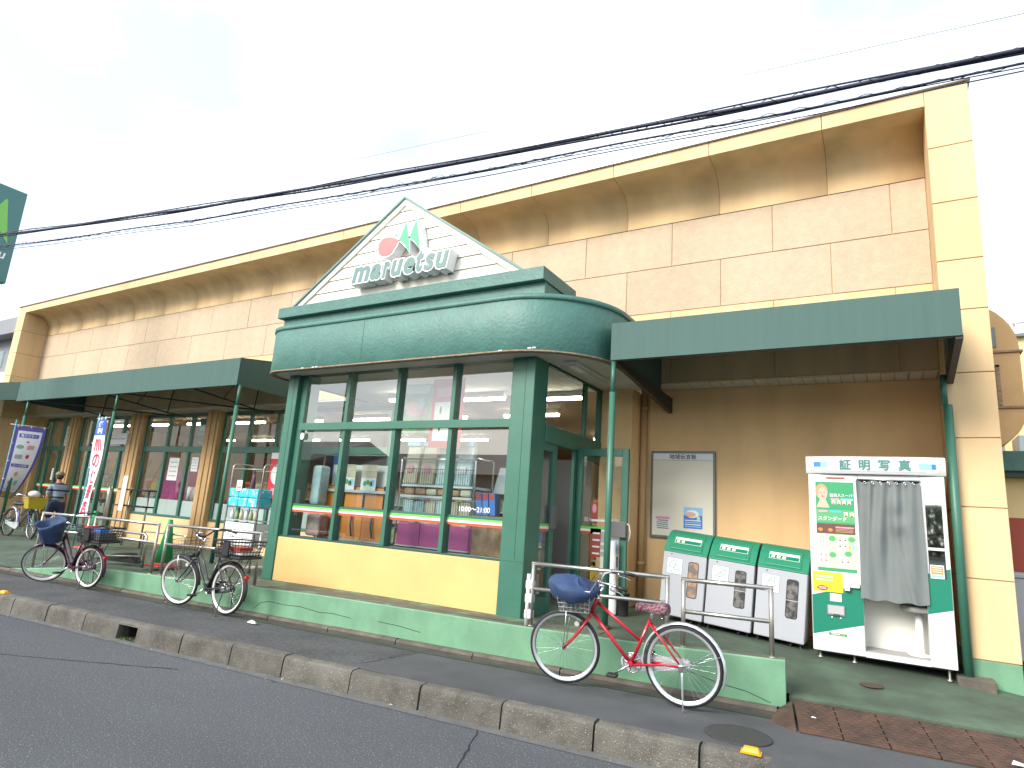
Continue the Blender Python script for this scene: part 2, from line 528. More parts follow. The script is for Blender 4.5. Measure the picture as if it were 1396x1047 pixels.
    def strip(s, rows, mt, sm=True):
        # rows: list of lists of points -> grid surface
        k = s.m(mt)
        I = [[s.pt(p) for p in r] for r in rows]
        for A, B in zip(I, I[1:]):
            for j in range(len(A) - 1):
                s.face((A[j], A[j + 1], B[j + 1], B[j]), k, sm)
        return s
    def rect(s, cx, cz, w, h, y, mt):
        # flat print facing -y
        return s.poly([(cx - w / 2, y, cz - h / 2), (cx + w / 2, y, cz - h / 2), (cx + w / 2, y, cz + h / 2), (cx - w / 2, y, cz + h / 2)], mt)
    def disc(s, cx, cz, rx, rz, y, mt, n=16):
        return s.poly([(cx + rx * math.cos(2 * PI * i / n), y, cz + rz * math.sin(2 * PI * i / n)) for i in range(n)], mt)
    def text(s, txt, org, u, w, size, mt, th=0.0, offset=0.0, shear=0.0, align='LEFT', spacing=1.0):
        vs, fs = text_mesh(txt, size, th, offset, shear, align, spacing)
        k = s.m(mt)
        u = Vector(u).normalized(); w = Vector(w).normalized(); n = u.cross(w); o = Vector(org)
        b = len(s.v)
        for p in vs:
            s.v.append(s.M @ (o + u * p[0] + w * p[1] + n * p[2]))
        for f in fs:
            s.face([b + i for i in f], k)
        return s
    def btext(s, txt, org, u, w, size, mt, bold=0.004, align='LEFT'):
        # heavier strokes: the same outline laid down several times, each a hair apart
        u_ = Vector(u).normalized(); w_ = Vector(w).normalized(); n = u_.cross(w_)
        for i, (a, c) in enumerate(((0, 0), (1, 0), (-1, 0), (0, 1), (0, -1))):
            s.text(txt, Vector(org) + u_ * a * bold + w_ * c * bold + n * (.00025 * i), u, w, size, mt, align=align)
        return s
    def mesh(s, name):
        me = bpy.data.meshes.new(name)
        me.from_pydata([tuple(v) for v in s.v], [], s.f)
        for m_ in s.mats: me.materials.append(MATS[m_])
        me.polygons.foreach_set('material_index', s.mi)
        me.polygons.foreach_set('use_smooth', s.sm)
        me.update()
        return me
    def build(s, name, parent=None, label=None, cat=None, group=None, kind=None, bevel=0.0, origin=None, world=True):
        d = off(parent) if world else Vector((0, 0, 0))
        if origin is None and parent is None:
            xs = [v.x for v in s.v]; ys = [v.y for v in s.v]; zs = [v.z for v in s.v]
            origin = Vector(((min(xs) + max(xs)) / 2, (min(ys) + max(ys)) / 2, min(zs)))
        o_ = Vector(origin) if origin is not None else d
        s.v = [v - o_ for v in s.v]
        ob = bpy.data.objects.new(name, s.mesh(name))
        col.objects.link(ob)
        ob.location = o_ - d
        if parent: ob.parent = parent
        OFF[ob.name] = o_ - d
        if bevel:
            b = ob.modifiers.new('bevel', 'BEVEL')
            b.width = bevel; b.segments = 2; b.limit_method = 'ANGLE'; b.angle_limit = math.radians(40)
        return props(ob, label, cat, group, kind)

_TXT = {}
def text_mesh(txt, size, th, offset, shear, align, spacing):
    key = (txt, size, th, offset, shear, align, spacing)
    if key in _TXT: return _TXT[key]
    cu = bpy.data.curves.new('t', 'FONT')
    cu.body = txt; cu.size = size; cu.extrude = th; cu.offset = offset; cu.shear = shear
    cu.align_x = align; cu.space_character = spacing; cu.resolution_u = 3
    ob = bpy.data.objects.new('t', cu)
    col.objects.link(ob)
    dg = bpy.context.evaluated_depsgraph_get()
    me = ob.evaluated_get(dg).to_mesh()
    vs = [tuple(v.co) for v in me.vertices]; fs = [tuple(p.vertices) for p in me.polygons]
    ob.evaluated_get(dg).to_mesh_clear()
    bpy.data.objects.remove(ob, do_unlink=True)
    bpy.data.curves.remove(cu)
    _TXT[key] = (vs, fs)
    return vs, fs

def thing(name, label, cat, loc=(0, 0, 0), rot=None, group=None, kind=None):
    o = bpy.data.objects.new(name, None)
    o.empty_display_size = 0.2
    col.objects.link(o)
    o.location = loc
    if rot is None:
        OFF[o.name] = Vector(loc)
    else:
        o.rotation_euler = rot
        OFF[o.name] = Vector((0, 0, 0))
    return props(o, label, cat, group, kind)

_PIECE = {}
def piece(name, sx, sy, sz, mt, loc, parent, bevel=0.004):
    """a small box part (centred), mesh data shared between alike pieces"""
    key = (round(sx, 4), round(sy, 4), round(sz, 4), mt, bevel)
    if key not in _PIECE:
        b = MB()
        c = min(bevel, sx / 3, sy / 3, sz / 3)
        x, y, z = sx / 2, sy / 2, sz / 2
        # front face chamfered: 12-sided cheap solid (front is -y)
        k = b.m(mt)
        A = [b.pt(p) for p in ((-x + c, -y, -z + c), (x - c, -y, -z + c), (x - c, -y, z - c), (-x + c, -y, z - c))]
        B = [b.pt(p) for p in ((-x, -y + c, -z), (x, -y + c, -z), (x, -y + c, z), (-x, -y + c, z))]
        D = [b.pt(p) for p in ((-x, y, -z), (x, y, -z), (x, y, z), (-x, y, z))]
        b.face(A, k)
        for i in range(4):
            j = (i + 1) % 4
            b.face((A[j], A[i], B[i], B[j]), k); b.face((B[j], B[i], D[i], D[j]), k)
        b.face(list(reversed(D)), k)
        _PIECE[key] = b.mesh(name)
    o = bpy.data.objects.new(name, _PIECE[key])
    col.objects.link(o)
    d = off(parent)
    o.location = Vector(loc) - d
    o.parent = parent
    OFF[o.name] = Vector(loc) - d
    return o

# ------------------------------------------------------------------ street frame (street runs 4.8 degrees off the shop front)
SA = math.radians(4.8)
SX0, SY0 = -5.903, 5.852
def S(u, v, z=0.0):
    return (SX0 + u * math.cos(SA) - v * math.sin(SA), SY0 + u * math.sin(SA) + v * math.cos(SA), z)
def UX(x):   # u for a given world x on the plinth line
    return (x - SX0) / math.cos(SA)
def YP(x):   # world y of the plinth face at x
    return SY0 + (x - SX0) * math.tan(SA)

# ================================================================== SETTING: ground
def lerp(a, b, t): return a + (b - a) * max(0.0, min(1.0, t))
def interp(x, pts):
    if x <= pts[0][0]: return pts[0][1]
    for (a, b), (c, d) in zip(pts, pts[1:]):
        if x <= c: return lerp(b, d, (x - a) / (c - a))
    return pts[-1][1]
H_BACK = [(-30, .18), (-16, .21), (-12, .28), (-10, .31), (-8, .33), (-3, .345), (-2.3, .35), (-.75, .243), (.5, .205), (1.2, .12), (4, .05)]
H_FRONT = [(-30, .0), (-13.2, .01), (-12.6, .03), (-11, .19), (-10.4, .22), (-9, .25), (-7, .30), (-6, .325), (-3.4, .33), (-2.4, .33), (-1.5, .24), (-.82, .085)]
P_TOP = [(-13.0, .0), (-12.6, .035), (-11, .20), (-10.47, .233), (-8.9, .262), (-7.07, .312), (-6, .335), (-3.4, .33), (-2.27, .345), (-.83, .384)]
def floor_z(x, y):
    b = interp(x, H_BACK)
    if x > -.80:
        return lerp(.083, b, (y - YP(x) - .1) / 1.5)
    f = interp(x, H_FRONT)
    return lerp(f, b, (y - YP(x) - .1) / 1.5)

mb = MB(); mb.box(-220, 220, -220, 220, -.6, -.20, 'asphalt')
mb.build('road', kind='structure')

mb = MB()
rows = []
for v in (-1.36, -1.1, -.7, -.32):
    rows.append([S(UX(x), v, lerp(-.006, -.03, (v + 1.36) / 1.04)) for x in (-40, -20, -12, -9, -7, -5.6, -4.35)])
mb.strip(rows[::-1], 'asphalt_walk')
mb.build('sidewalk', kind='structure', label='coarse grey asphalt pavement behind the kerb')
mb = MB()
rows = []
for v in (-1.36, -1.1, -.7, -.32):
    rows.append([S(UX(x), v, lerp(-.006, -.03, (v + 1.36) / 1.04)) for x in (-4.35, -3, -2, -1.2, -.86)])
mb.strip(rows[::-1], 'asphalt_smooth')
rows = []
for v in (-3.4, -2.4, -1.6, -1.36, -1.1, -.7, -.32):
    z = {-3.4: -.198, -2.4: -.19, -1.6: -.11, -1.36: -.06, -1.1: -.03, -.7: -.018, -.32: -.03}[v]
    zl = lerp(-.006, -.03, (v + 1.36) / 1.04)
    rows.append([S(UX(-.862), v, zl if v >= -1.36 else z)] + [S(UX(x), v, z) for x in (-.35, 1, 4, 12)])
mb.strip(rows[::-1], 'asphalt_smooth')
mb.build('pavement', kind='structure', label='smooth patched asphalt of the pavement and drive-in')

mb = MB()
mb.strip([[S(UX(x), v, z) for x in (-1.29, -1.1, -.862)] for v, z in ((-1.85, -.1985), (-1.6, -.18), (-1.45, -.09), (-1.36, -.008))][::-1], 'asphalt_smooth')
mb.strip([[S(UX(-.863), v, z) for v, z in ((-1.85, -.1985), (-1.6, -.18), (-1.45, -.09), (-1.36, -.008))], [S(UX(-.70), v, z) for v, z in ((-1.85, -.13), (-1.6, -.108), (-1.45, -.08), (-1.35, -.058))]], 'asphalt_smooth')
mb.build('pavement', kind='structure', label='asphalt fillet around the rounded kerb end')
# gutter between pavement and plinth
mb = MB()
rows = [[S(UX(x), v, z) for x in (-40, -12, -6, -.70)] for v, z in ((-.33, -.026), (-.20, -.032), (-.185, -.050), (-.17, -.050), (-.16, -.060), (-.05, -.066))]
mb.strip(rows[::-1], 'gutter_wet', sm=False)
gutter = mb.build('gutter', kind='structure')
for i in range(28):
    u = UX(-.9) - i * 1.0
    b = MB()
    u0, u1 = u - .988, u
    dz = random.uniform(-.006, .006)
    b.hexa([S(u0, -.075, -.1), S(u1, -.075, -.1), S(u0, .02, -.1), S(u1, .02, -.1),
            S(u0, -.068, -.030 + dz), S(u1, -.068, -.030 + dz), S(u0, .02, -.030 + dz), S(u1, .02, -.030 + dz)], 'gutter_wet')
    b.hexa([S(u0, -.070, -.029 + dz), S(u1, -.070, -.029 + dz), S(u0, .02, -.029 + dz), S(u1, .02, -.029 + dz),
            S(u0, -.058, -.002 + dz), S(u1, -.058, -.002 + dz), S(u0, .02, .004 + dz), S(u1, .02, .004 + dz)], 'concrete')
    b.build('concrete_block', gutter)
b = MB(); b.hexa([S(UX(-.90), -.10, -.12), S(UX(-.745), -.10, -.12), S(UX(-.90), .14, -.12), S(UX(-.745), .14, -.12), S(UX(-.90), -.09, -.012), S(UX(-.75), -.09, -.012), S(UX(-.83), .14, .02), S(UX(-.765), .14, .045)], 'concrete'); b.build('concrete_block', gutter)
# road-side gutter strip
mb = MB()
mb.poly([S(-40, -1.60, -.196), S(UX(-.9), -1.60, -.196), S(UX(-.9), -1.48, -.193), S(-40, -1.48, -.193)], 'gutter_pale')
mb.build('gutter', kind='structure')

# kerb of precast stones
mb = MB()
for ua, ub in ((-40, UX(-7.67)), (UX(-7.32), UX(-1.2))):
    mb.hexa([S(ua, -1.46, -.20), S(ub, -1.46, -.20), S(ua, -1.36, -.20), S(ub, -1.36, -.20),
             S(ua, -1.44, -.03), S(ub, -1.44, -.03), S(ua, -1.36, -.03), S(ub, -1.36, -.03)], 'gutter_wet')
# dark cavity behind the drain hole
ua, ub = UX(-7.67), UX(-7.32)
mb.poly([S(ua, -.95, -.2), S(ub, -.95, -.2), S(ub, -.95, -.03), S(ua, -.95, -.03)], 'gutter_wet')
mb.poly([S(ua, -1.36, -.2), S(ua, -.95, -.2), S(ua, -.95, -.03), S(ua, -1.36, -.03)], 'gutter_wet')
mb.poly([S(ub, -1.36, -.2), S(ub, -.95, -.2), S(ub, -.95, -.03), S(ub, -1.36, -.03)], 'gutter_wet')
mb.poly([S(ua, -1.36, -.035), S(ub, -1.36, -.035), S(ub, -.95, -.035), S(ua, -.95, -.035)], 'gutter_wet')
mb.poly([S(ua, -1.46, -.192), S(ub, -1.46, -.192), S(ub, -.95, -.192), S(ua, -.95, -.192)], 'gutter_wet')
kerb = mb.build('kerb', kind='structure')
KP = [(-1.502, -.205), (-1.486, -.045), (-1.480, -.020), (-1.468, -.006), (-1.448, .0), (-1.37, .002), (-1.350, -.004), (-1.345, -.205)]
def kerb_stone(u0, u1, prof=KP):
    b = MB()
    dz = random.uniform(-.006, .006); dv = random.uniform(-.006, .006)
    n = 3
    us = [u0 + (u1 - u0) * i / n for i in range(n + 1)]
    A = []
    k = b.m('kerb_concrete')
    for u in us:
        A.append([b.pt(S(u, v + dv, z + dz + random.uniform(-.002, .002))) for v, z in prof])
    for P_, Q in zip(A, A[1:]):
        for j in range(len(prof) - 1):
            b.face((P_[j], Q[j], Q[j + 1], P_[j + 1]), k)
    b.face(list(reversed(A[0])), k); b.face(A[-1], k)
    return b.build('kerb_stone', kerb)
xj = [-1.31, -2.063, -2.826, -3.597, -4.338, -5.155, -5.86, -6.601]
for a, c in zip(xj, xj[1:]):
    kerb_stone(UX(c) + .008, UX(a) - .008)
kerb_stone(UX(-7.33) + .004, UX(-6.601) - .008)
# the stone with the drain hole: thin lintel over an opening
kerb_stone(UX(-8.30) + .008, UX(-7.66) - .003)
kerb_stone(UX(-7.66) - .003, UX(-7.33) + .004, [(-1.476, -.040), (-1.474, -.018), (-1.462, -.005), (-1.448, .0), (-1.37, .002), (-1.350, -.004), (-1.345, -.040)])
mb = MB()
for i in range(40):
    u = UX(random.uniform(-7.62, -7.36)); v = random.uniform(-1.50, -1.43); h = random.uniform(.01, .035)
    p = Vector(S(u, v, -.192))
    mb.poly([p, p + Vector((.012, .004, 0)), p + Vector((random.uniform(-.015, .02), random.uniform(-.02, .02), h))], 'moss')
mb.build('weeds', kind='stuff', label='small green weeds in the kerb drain hole')
u = UX(-8.30)
while u > -30:
    kerb_stone(u - .755 + .008, u - .008); u -= .755
# rounded end of the kerb
b = MB()
k = b.m('kerb_concrete')
u0, u1 = UX(-1.31) + .008, UX(-1.31) + .46
secs = []
for i in range(9):
    t = i / 8
    uu = u0 + (u1 - u0) * t
    s_ = math.sqrt(max(0.0, 1 - max(0, (t - .25) / .75) ** 2)) if t > .25 else 1
    vv = lambda v: -1.345 + (v + 1.345) * (0.15 + .85 * s_)
    dz = -.012 * max(0, t - .2) ** 1.3
    secs.append([b.pt(S(uu, vv(v), (z + dz) if z > -.1 else z)) for v, z in KP])
for P_, Q in zip(secs, secs[1:]):
    for j in range(len(KP) - 1):
        b.face((P_[j], Q[j], Q[j + 1], P_[j + 1]), k, True)
b.face(list(reversed(secs[0])), k); b.face(secs[-1], k)
b.build('kerb_stone', kerb, label='rounded end stone of the kerb')

# asphalt cracks / joints in the road
def crack(pts, w, name='road_crack', z=-.1965):
    b = MB()
    L, R_ = [], []
    for i, (x, y) in enumerate(pts):
        d = Vector((pts[min(i + 1, len(pts) - 1)][0] - pts[max(i - 1, 0)][0], pts[min(i + 1, len(pts) - 1)][1] - pts[max(i - 1, 0)][1], 0)).normalized()
        n = Vector((-d.y, d.x, 0)) * w * random.uniform(.5, 1.2)
        L.append((x + n.x, y + n.y, z)); R_.append((x - n.x, y - n.y, z))
    b.strip([R_, L], 'crack', sm=False)
    b.build(name, kind='structure')
pa, pb = Vector((-2.82, 4.50)), Vector((-2.50, 3.75))
crack([tuple(pa.lerp(pb, i / 10) + Vector((random.uniform(-.012, .012), random.uniform(-.01, .01)))) for i in range(11)], .006)
pa, pb = Vector((-5.9, 3.95)), Vector((-7.6, 3.05))
crack([tuple(pa.lerp(pb, i / 18) + Vector((random.uniform(-.012, .012), random.uniform(-.012, .012)))) for i in range(19)], .007)
crack([(-4.36 + random.uniform(-.02, .02), 4.78 + .08 * i) for i in range(11)], .006, 'pavement_crack', -.008)

# grit and dead leaves collected in the gutters
rg = random.Random(77)
mb = MB()
for i in range(420):
    if i % 2:
        u = UX(rg.uniform(-13, -.9)); v = rg.uniform(-.20, -.07); z = -.058
    else:
        u = UX(rg.uniform(-12, -1.3)); v = -1.50 - abs(rg.gauss(0, .05)); z = -.194
    s_ = rg.uniform(.004, .014) * (2 if rg.random() < .1 else 1)
    c = Vector(S(u, v, z))
    a = rg.uniform(0, 6.3); d1 = Vector((math.cos(a), math.sin(a), rg.uniform(-.1, .4))) * s_; d2 = Vector((-math.sin(a), math.cos(a), rg.uniform(0, .5))) * s_ * .6
    mb.poly([c - d1, c - d2 * .8, c + d1, c + d2], 'leaf_brown' if rg.random() < .45 else 'concrete')
mb.build('leaves', kind='stuff', label='dead leaf bits and grit lying along the kerb and the gutter')
# ------------------------------------------------------------------ plinth and porch floor
plinth = thing('plinth_wall', 'low pale green painted concrete plinth along the pavement under the railings', 'low wall', (-5.9, 5.85, 0))
mb = MB()
xs = [-13.0 + i * .45 for i in range(27)]
xs = [x for x in xs if x < -.85] + [-.83]
k = mb.m('plinth_green'); kt = mb.m('plinth_top')
R0, R1, R2, R3 = [], [], [], []
for x in xs:
    u = UX(x); z = interp(x, P_TOP)
    R0.append(mb.pt(S(u, 0, .0))); R1.append(mb.pt(S(u, .002, max(.003, z - .012)))); R2.append(mb.pt(S(u, .014, max(.005, z)))); R3.append(mb.pt(S(u, .15, max(.005, z))))
for i in range(len(xs) - 1):
    mb.face((R0[i], R0[i + 1], R1[i + 1], R1[i]), k)
    mb.face((R1[i], R1[i + 1], R2[i + 1], R2[i]), k)
    mb.face((R2[i], R2[i + 1], R3[i + 1], R3[i]), kt)
e0 = mb.pt(S(UX(-.83), .15, .0))
mb.face((R0[-1], e0, R3[-1], R2[-1], R1[-1]), k)
b0 = [mb.pt(S(UX(x), .15, 0)) for x in xs]
for i in range(len(xs) - 1):
    mb.face((R3[i], R3[i + 1], b0[i + 1], b0[i]), kt)
mb.build('concrete_wall', plinth)
mb = MB()
for pts in ([(-7.2, .05), (-7.1, .13), (-6.95, .16), (-6.7, .15), (-6.4, .16), (-6.1, .13), (-5.9, .145), (-5.6, .125)],
            [(-7.35, .11), (-7.33, .16), (-7.3, .22)], [(-1.9, .2), (-1.6, .16), (-1.4, .11), (-1.15, .08), (-.95, .02)], [(-5.2, .14), (-4.9, .13), (-4.6, .10)]):
    for (a, z0), (c, z1) in zip(pts, pts[1:]):
        mb.poly([S(UX(a), -.0025, z0 - .0025), S(UX(c), -.0025, z1 - .0025), S(UX(c), -.0025, z1 + .0025), S(UX(a), -.0025, z0 + .0025)], 'crack')
mb.build('hairline_crack', plinth)

mb = MB()
rows = []
gx = [-40, -30, -22, -18, -15, -13.4, -13, -12.4, -11.6, -11, -10, -9, -8, -7, -6, -5, -4, -3.4, -2.8, -2.3, -1.8, -1.3, -.95, -.82]
k = mb.m('floor_green')
grid = []
for x in gx:
    y0 = YP(x) + (.145 if x > -12.9 else -.02)
    ys = [y0 + (9.3 - y0) * (j / 12) for j in range(13)]
    grid.append([mb.pt((x, y, floor_z(min(x, -.81), y))) for y in ys])
for A, B in zip(grid, grid[1:]):
    for j in range(12):
        mb.face((A[j], B[j], B[j + 1], A[j + 1]), k, True)
gx2 = [-.815, -.79, -.5, -.1, .3, .6, 1.0, 1.5, 2.5, 5, 12]
grid = []
skirt = []
for x in gx2:
    y0 = YP(x) + .085
    ys = [y0 + (9.3 - y0) * (j / 14) for j in range(15)]
    ring = [mb.pt((x, y, floor_z(max(x, -.79), y))) for y in ys]
    fr_ = mb.pt((x, y0 - .012, -.12))
    grid.append(ring); skirt.append((fr_, ring[0]))
for A, B in zip(grid, grid[1:]):
    for j in range(14):
        mb.face((A[j], B[j], B[j + 1], A[j + 1]), k, True)
for (a, b_), (c, d) in zip(skirt, skirt[1:]):
    mb.face((a, c, d, b_), k)
# step between ramp floor and drive-in at the plinth end
for j in range(12):
    y0 = YP(-.82) + .145
    a = y0 + (9.3 - y0) * j / 12; c = y0 + (9.3 - y0) * (j + 1) / 12
    mb.poly([(-.82, a, floor_z(-.81, a)), (-.82, c, floor_z(-.81, c)), (-.812, c, floor_z(-.79, c)), (-.812, a, floor_z(-.79, a))], 'floor_green')
mb.build('porch_floor', kind='structure', label='green painted concrete floor of the shop porch')
# dirty strip on the floor in front of the entrance window
mb = MB()
mb.strip([[(x, YP(x) + .16, floor_z(x, YP(x) + .16) + .004) for x in (-8.3, -7, -6, -5, -4, -3.3, -2.6)],
          [(x, max(YP(x) + .4, 6.42), floor_z(x, 6.5) + .004) for x in (-8.3, -7, -6, -5, -4, -3.3, -2.6)]], 'plinth_top')
mb.build('floor_strip', kind='structure')

# steel ramp plates at the drive-in
ramp = thing('steel_ramp', 'row of rusty brown chequered steel plates bridging the gutter', 'ramp plates', S(UX(0), -.3, 0))
px = [-.775 + .305 * i for i in range(13)]
for i, (a, c) in enumerate(zip(px, px[1:])):
    b = MB(); k = b.m('iron_rust')
    a += .004; c -= .004
    ty = random.uniform(-.004, .004)
    F = lambda x, v, z: S(UX(x), v, z)
    b.hexa([F(a + .06, -.60, -.02), F(c + .06, -.60, -.02), F(a, .07, .03), F(c, .07, .03),
            F(a + .06, -.60, .0 + ty), F(c + .06, -.60, .0 + ty), F(a, .07, .072 + ty), F(c, .07, .072 + ty)], 'iron_rust')
    b.build('plate', ramp, bevel=.004)
    d = MB()
    for r in range(12):
        for q in range(4):
            t = (r + .5) / 12; xx = lerp(a + .06, a, t) + .05 + q * .067 + (.03 if r % 2 else 0)
            v = lerp(-.60, .07, t); z = lerp(.0, .072, t) + ty + .001
            d.hexa([F(xx, v - .006, z), F(xx + .035, v - .006, z), F(xx, v + .006, z), F(xx + .035, v + .006, z),
                    F(xx + .004, v - .003, z + .006), F(xx + .031, v - .003, z + .006), F(xx + .004, v + .003, z + .006), F(xx + .031, v + .003, z + .006)], 'iron_rust')
    d.build('tread_pattern', ramp, kind='stuff')
b = MB()
F = lambda x, v, z: S(UX(x), v, z)
b.hexa([F(-.96, -.42, -.06), F(-.73, -.585, -.03), F(-.90, .0, -.05), F(-.785, .05, 0), F(-.95, -.40, -.035), F(-.73, -.58, .0), F(-.89, .0, -.01), F(-.785, .05, .06)], 'iron_rust')
b.build('end_wedge', ramp, bevel=.01)

def round_cover(x, y, z, r, label, mt='iron_dark'):
    t = thing('manhole_cover', label, 'manhole cover', (x, y, z))
    b = MB(); b.lathe([(r, z), (r, z + .006), (r - .015, z + .008)], mt, 28, (x, y, 0)); b.build('rim', t)
    b = MB(); b.lathe([(r - .02, z), (r - .02, z + .0075)], mt, 28, (x, y, 0)); b.box(x - .01, x + .01, y - .05, y + .05, z + .007, z + .010, mt); b.build('lid', t)
round_cover(-1.02, 5.22, -.008, .235, 'round dark manhole cover in the pavement near the orange reflector')
round_cover(-.20, 7.10, floor_z(-.2, 7.1) + .001, .10, 'small round brown cover in the green floor before the photo booth', 'iron_rust')

def reflector(x, y, label):
    t = thing('kerb_reflector', label, 'reflector', (x, y, .0), group=None)
    b = MB()
    b.M = Matrix.Translation((x, y, .006)) @ Matrix.Rotation(SA, 4, 'Z')
    b.hexa([(-.06, -.04, 0), (.06, -.04, 0), (-.06, .04, 0), (.06, .04, 0), (-.045, -.022, .032), (.045, -.022, .032), (-.045, .022, .032), (.045, .022, .032)], 'reflector_orange')
    b.build('lens', t, bevel=.008)
    b = MB(); b.M = Matrix.Translation((x, y, .001)) @ Matrix.Rotation(SA, 4, 'Z'); b.box(-.066, .066, -.045, .045, 0, .006, 'reflector_orange'); b.build('base', t)
reflector(*S(UX(-.985), -1.40)[:2], 'orange reflector on the rounded end of the kerb')
reflector(*S(UX(-10.2), -1.42)[:2], 'orange reflector on the kerb near the purple bicycle')
for x, y, z, s, lab in ((-6.6, 5.28, -.008, .07, 'crumpled white scrap of paper on the pavement by the black bicycle'), (-.58, 5.93, .05, .018, 'tiny white scrap on the first rusty ramp plates'),
                      (.70, 5.86, .03, .05, 'white cigarette end lying on the far right ramp plate')):
    b = MB()
    k = b.m('white_paper')
    b.hexa([(x - s, y - s * .4, z), (x + s, y - s * .3, z), (x - s * .8, y + s * .4, z), (x + s * .7, y + s * .3, z),
            (x - s * .9, y - s * .3, z + s * .2), (x + s * .8, y - s * .2, z + s * .35), (x - s * .7, y + s * .3, z + s * .4), (x + s * .6, y + s * .2, z + s * .15)], 'white_paper')
    props(b.build('paper_scrap'), lab, 'litter')

# ================================================================== BUILDING
shop = thing('supermarket_building', 'long low supermarket building with yellow frame and beige panelled upper wall', 'supermarket', (-10.8, 9.0, 0))
UPY = 8.57
mb = MB()
mb.box(-22.25, .61, UPY + .013, UPY + .25, 3.462, 5.93, 'joint_dark')
mb.box(-22.25, .61, UPY + .055, UPY + .25, 5.93, 6.62, 'joint_dark')
mb.box(-22.25, .61, UPY + .25, 22, 6.40, 6.60, 'flashing')
mb.box(-22.70, -22.45, 9.25, 22, 0, 6.6, 'plaster_yellow')
mb.box(.72, 1.0, 9.25, 22, .0, 6.6, 'plaster_yellow')
mb.build('core_wall', shop)
G = .004
def edges(first):
    e = [.61]
    x = first
    while x > -22.1:
        e.append(x); x -= 1.4015
    e.append(-22.25)
    return e
def row(name, first, z0, z1, mt):
    e = edges(first)
    for a, c in zip(e, e[1:]):
        w = a - c - 2 * G
        piece(name, round(w, 3), .05, z1 - z0 - 2 * G, mt, ((a + c) / 2, UPY + .025 + random.uniform(0, .003), (z0 + z1) / 2), shop)
row('wall_panel', .226, 5.241, 5.936, 'panel_pink')
row('wall_panel', -.470, 4.536, 5.241, 'panel_pink')
row('wall_panel', .221, 3.456, 4.536, 'plaster_yellow')
# cove panels under the parapet
prof = [(UPY, 5.942)]
for i in range(13):
    t = i / 12 * PI / 2
    prof.append((8.20 + .37 * math.cos(t), 6.10 + .39 * math.sin(t)))
prof.append((7.905, 6.50))
e = edges(-.482)
for a, c in zip(e, e[1:]):
    b = MB(); k = b.m('plaster_yellow')
    x0, x1 = c + G, a - G
    A = [b.pt((x0, y, z)) for y, z in prof]; B = [b.pt((x1, y, z)) for y, z in prof]
    for i in range(len(prof) - 1):
        b.face((A[i], B[i], B[i + 1], A[i + 1]), k, True)
    bk = [(UPY + .05, 6.6), (UPY + .05, 5.942)]
    A2 = [b.pt((x0, y, z)) for y, z in bk]; B2 = [b.pt((x1, y, z)) for y, z in bk]
    b.face(list(A) + list(A2)[0:2], k); b.face(list(reversed(list(B) + list(B2)[0:2])), k)
    b.build('cove_panel', shop)
b = MB(); k = b.m('joint_dark')
offp = [(y + (.012 if y > 8.3 else .0), z + (.012 if z > 6.2 else 0)) for y, z in prof]
for i in range(len(offp) - 1):
    b.poly([(-22.25, offp[i][0], offp[i][1]), (.61, offp[i][0], offp[i][1]), (.61, offp[i + 1][0], offp[i + 1][1]), (-22.25, offp[i + 1][0], offp[i + 1][1])], 'joint_dark')
b.box(-22.25, .61, 7.95, 8.62, 6.53, 6.60, 'joint_dark')
b.build('cove_backing', shop)
for a, c in zip(e, e[1:]):
    piece('parapet_panel', round(a - c - 2 * .004, 3), .30, .20, 'plaster_yellow', ((a + c) / 2, 7.9 + .15, 6.60), shop)
x = 1.06
while x > -22.7:
    w = min(1.83, x + 22.75)
    piece('flashing', w - .006, .36, .05, 'flashing', (x - w / 2, 7.86 + .18, 6.728), shop)
    x -= 1.83
# end piers, in blocks
for x0, x1 in ((.61, 1.03), (-22.72, -22.25)):
    zs = [.405, 1.16, 1.86, 2.566, 3.26, 3.96, 4.536, 5.241, 5.936, 6.70]
    for z0, z1 in zip(zs, zs[1:]):
        piece('pier_block', x1 - x0, 1.35, z1 - z0 - .010, 'plaster_yellow', ((x0 + x1) / 2, 7.9 + .675, (z0 + z1) / 2), shop)
    piece('pier_base', x1 - x0, 1.345, .400, 'plinth_green', ((x0 + x1) / 2, 7.9 + .6725 + .004, .2), shop)
    b = MB(); b.box(x0 + .02, x1 - .02, 7.915, 9.24, .3, 6.69, 'joint_dark'); b.build('pier_core', shop)

# ground storey walls
mb = MB()
mb.box(-2.95, .61, 9.0, 9.12, -.1, 3.45, 'wall_ochre')
mb.box(-3.60, -3.12, 8.55, 9.12, -.1, 3.40, 'wall_ochre')
mb.box(-3.12, -2.95, 9.0, 9.12, -.1, 3.45, 'wall_ochre')
mb.box(-24, -8.35, 9.0, 9.14, -.1, .865, 'wall_ochre') if False else None
mb.build('wall', shop)
for x0, x1 in ((-16.5, -13.78), (-13.29, -8.0)):
    b = MB(); b.box(x0 - .01, x1 + .01, 9.0, 9.14, -.1, .862, 'wall_ochre'); b.build('sill_wall', shop)
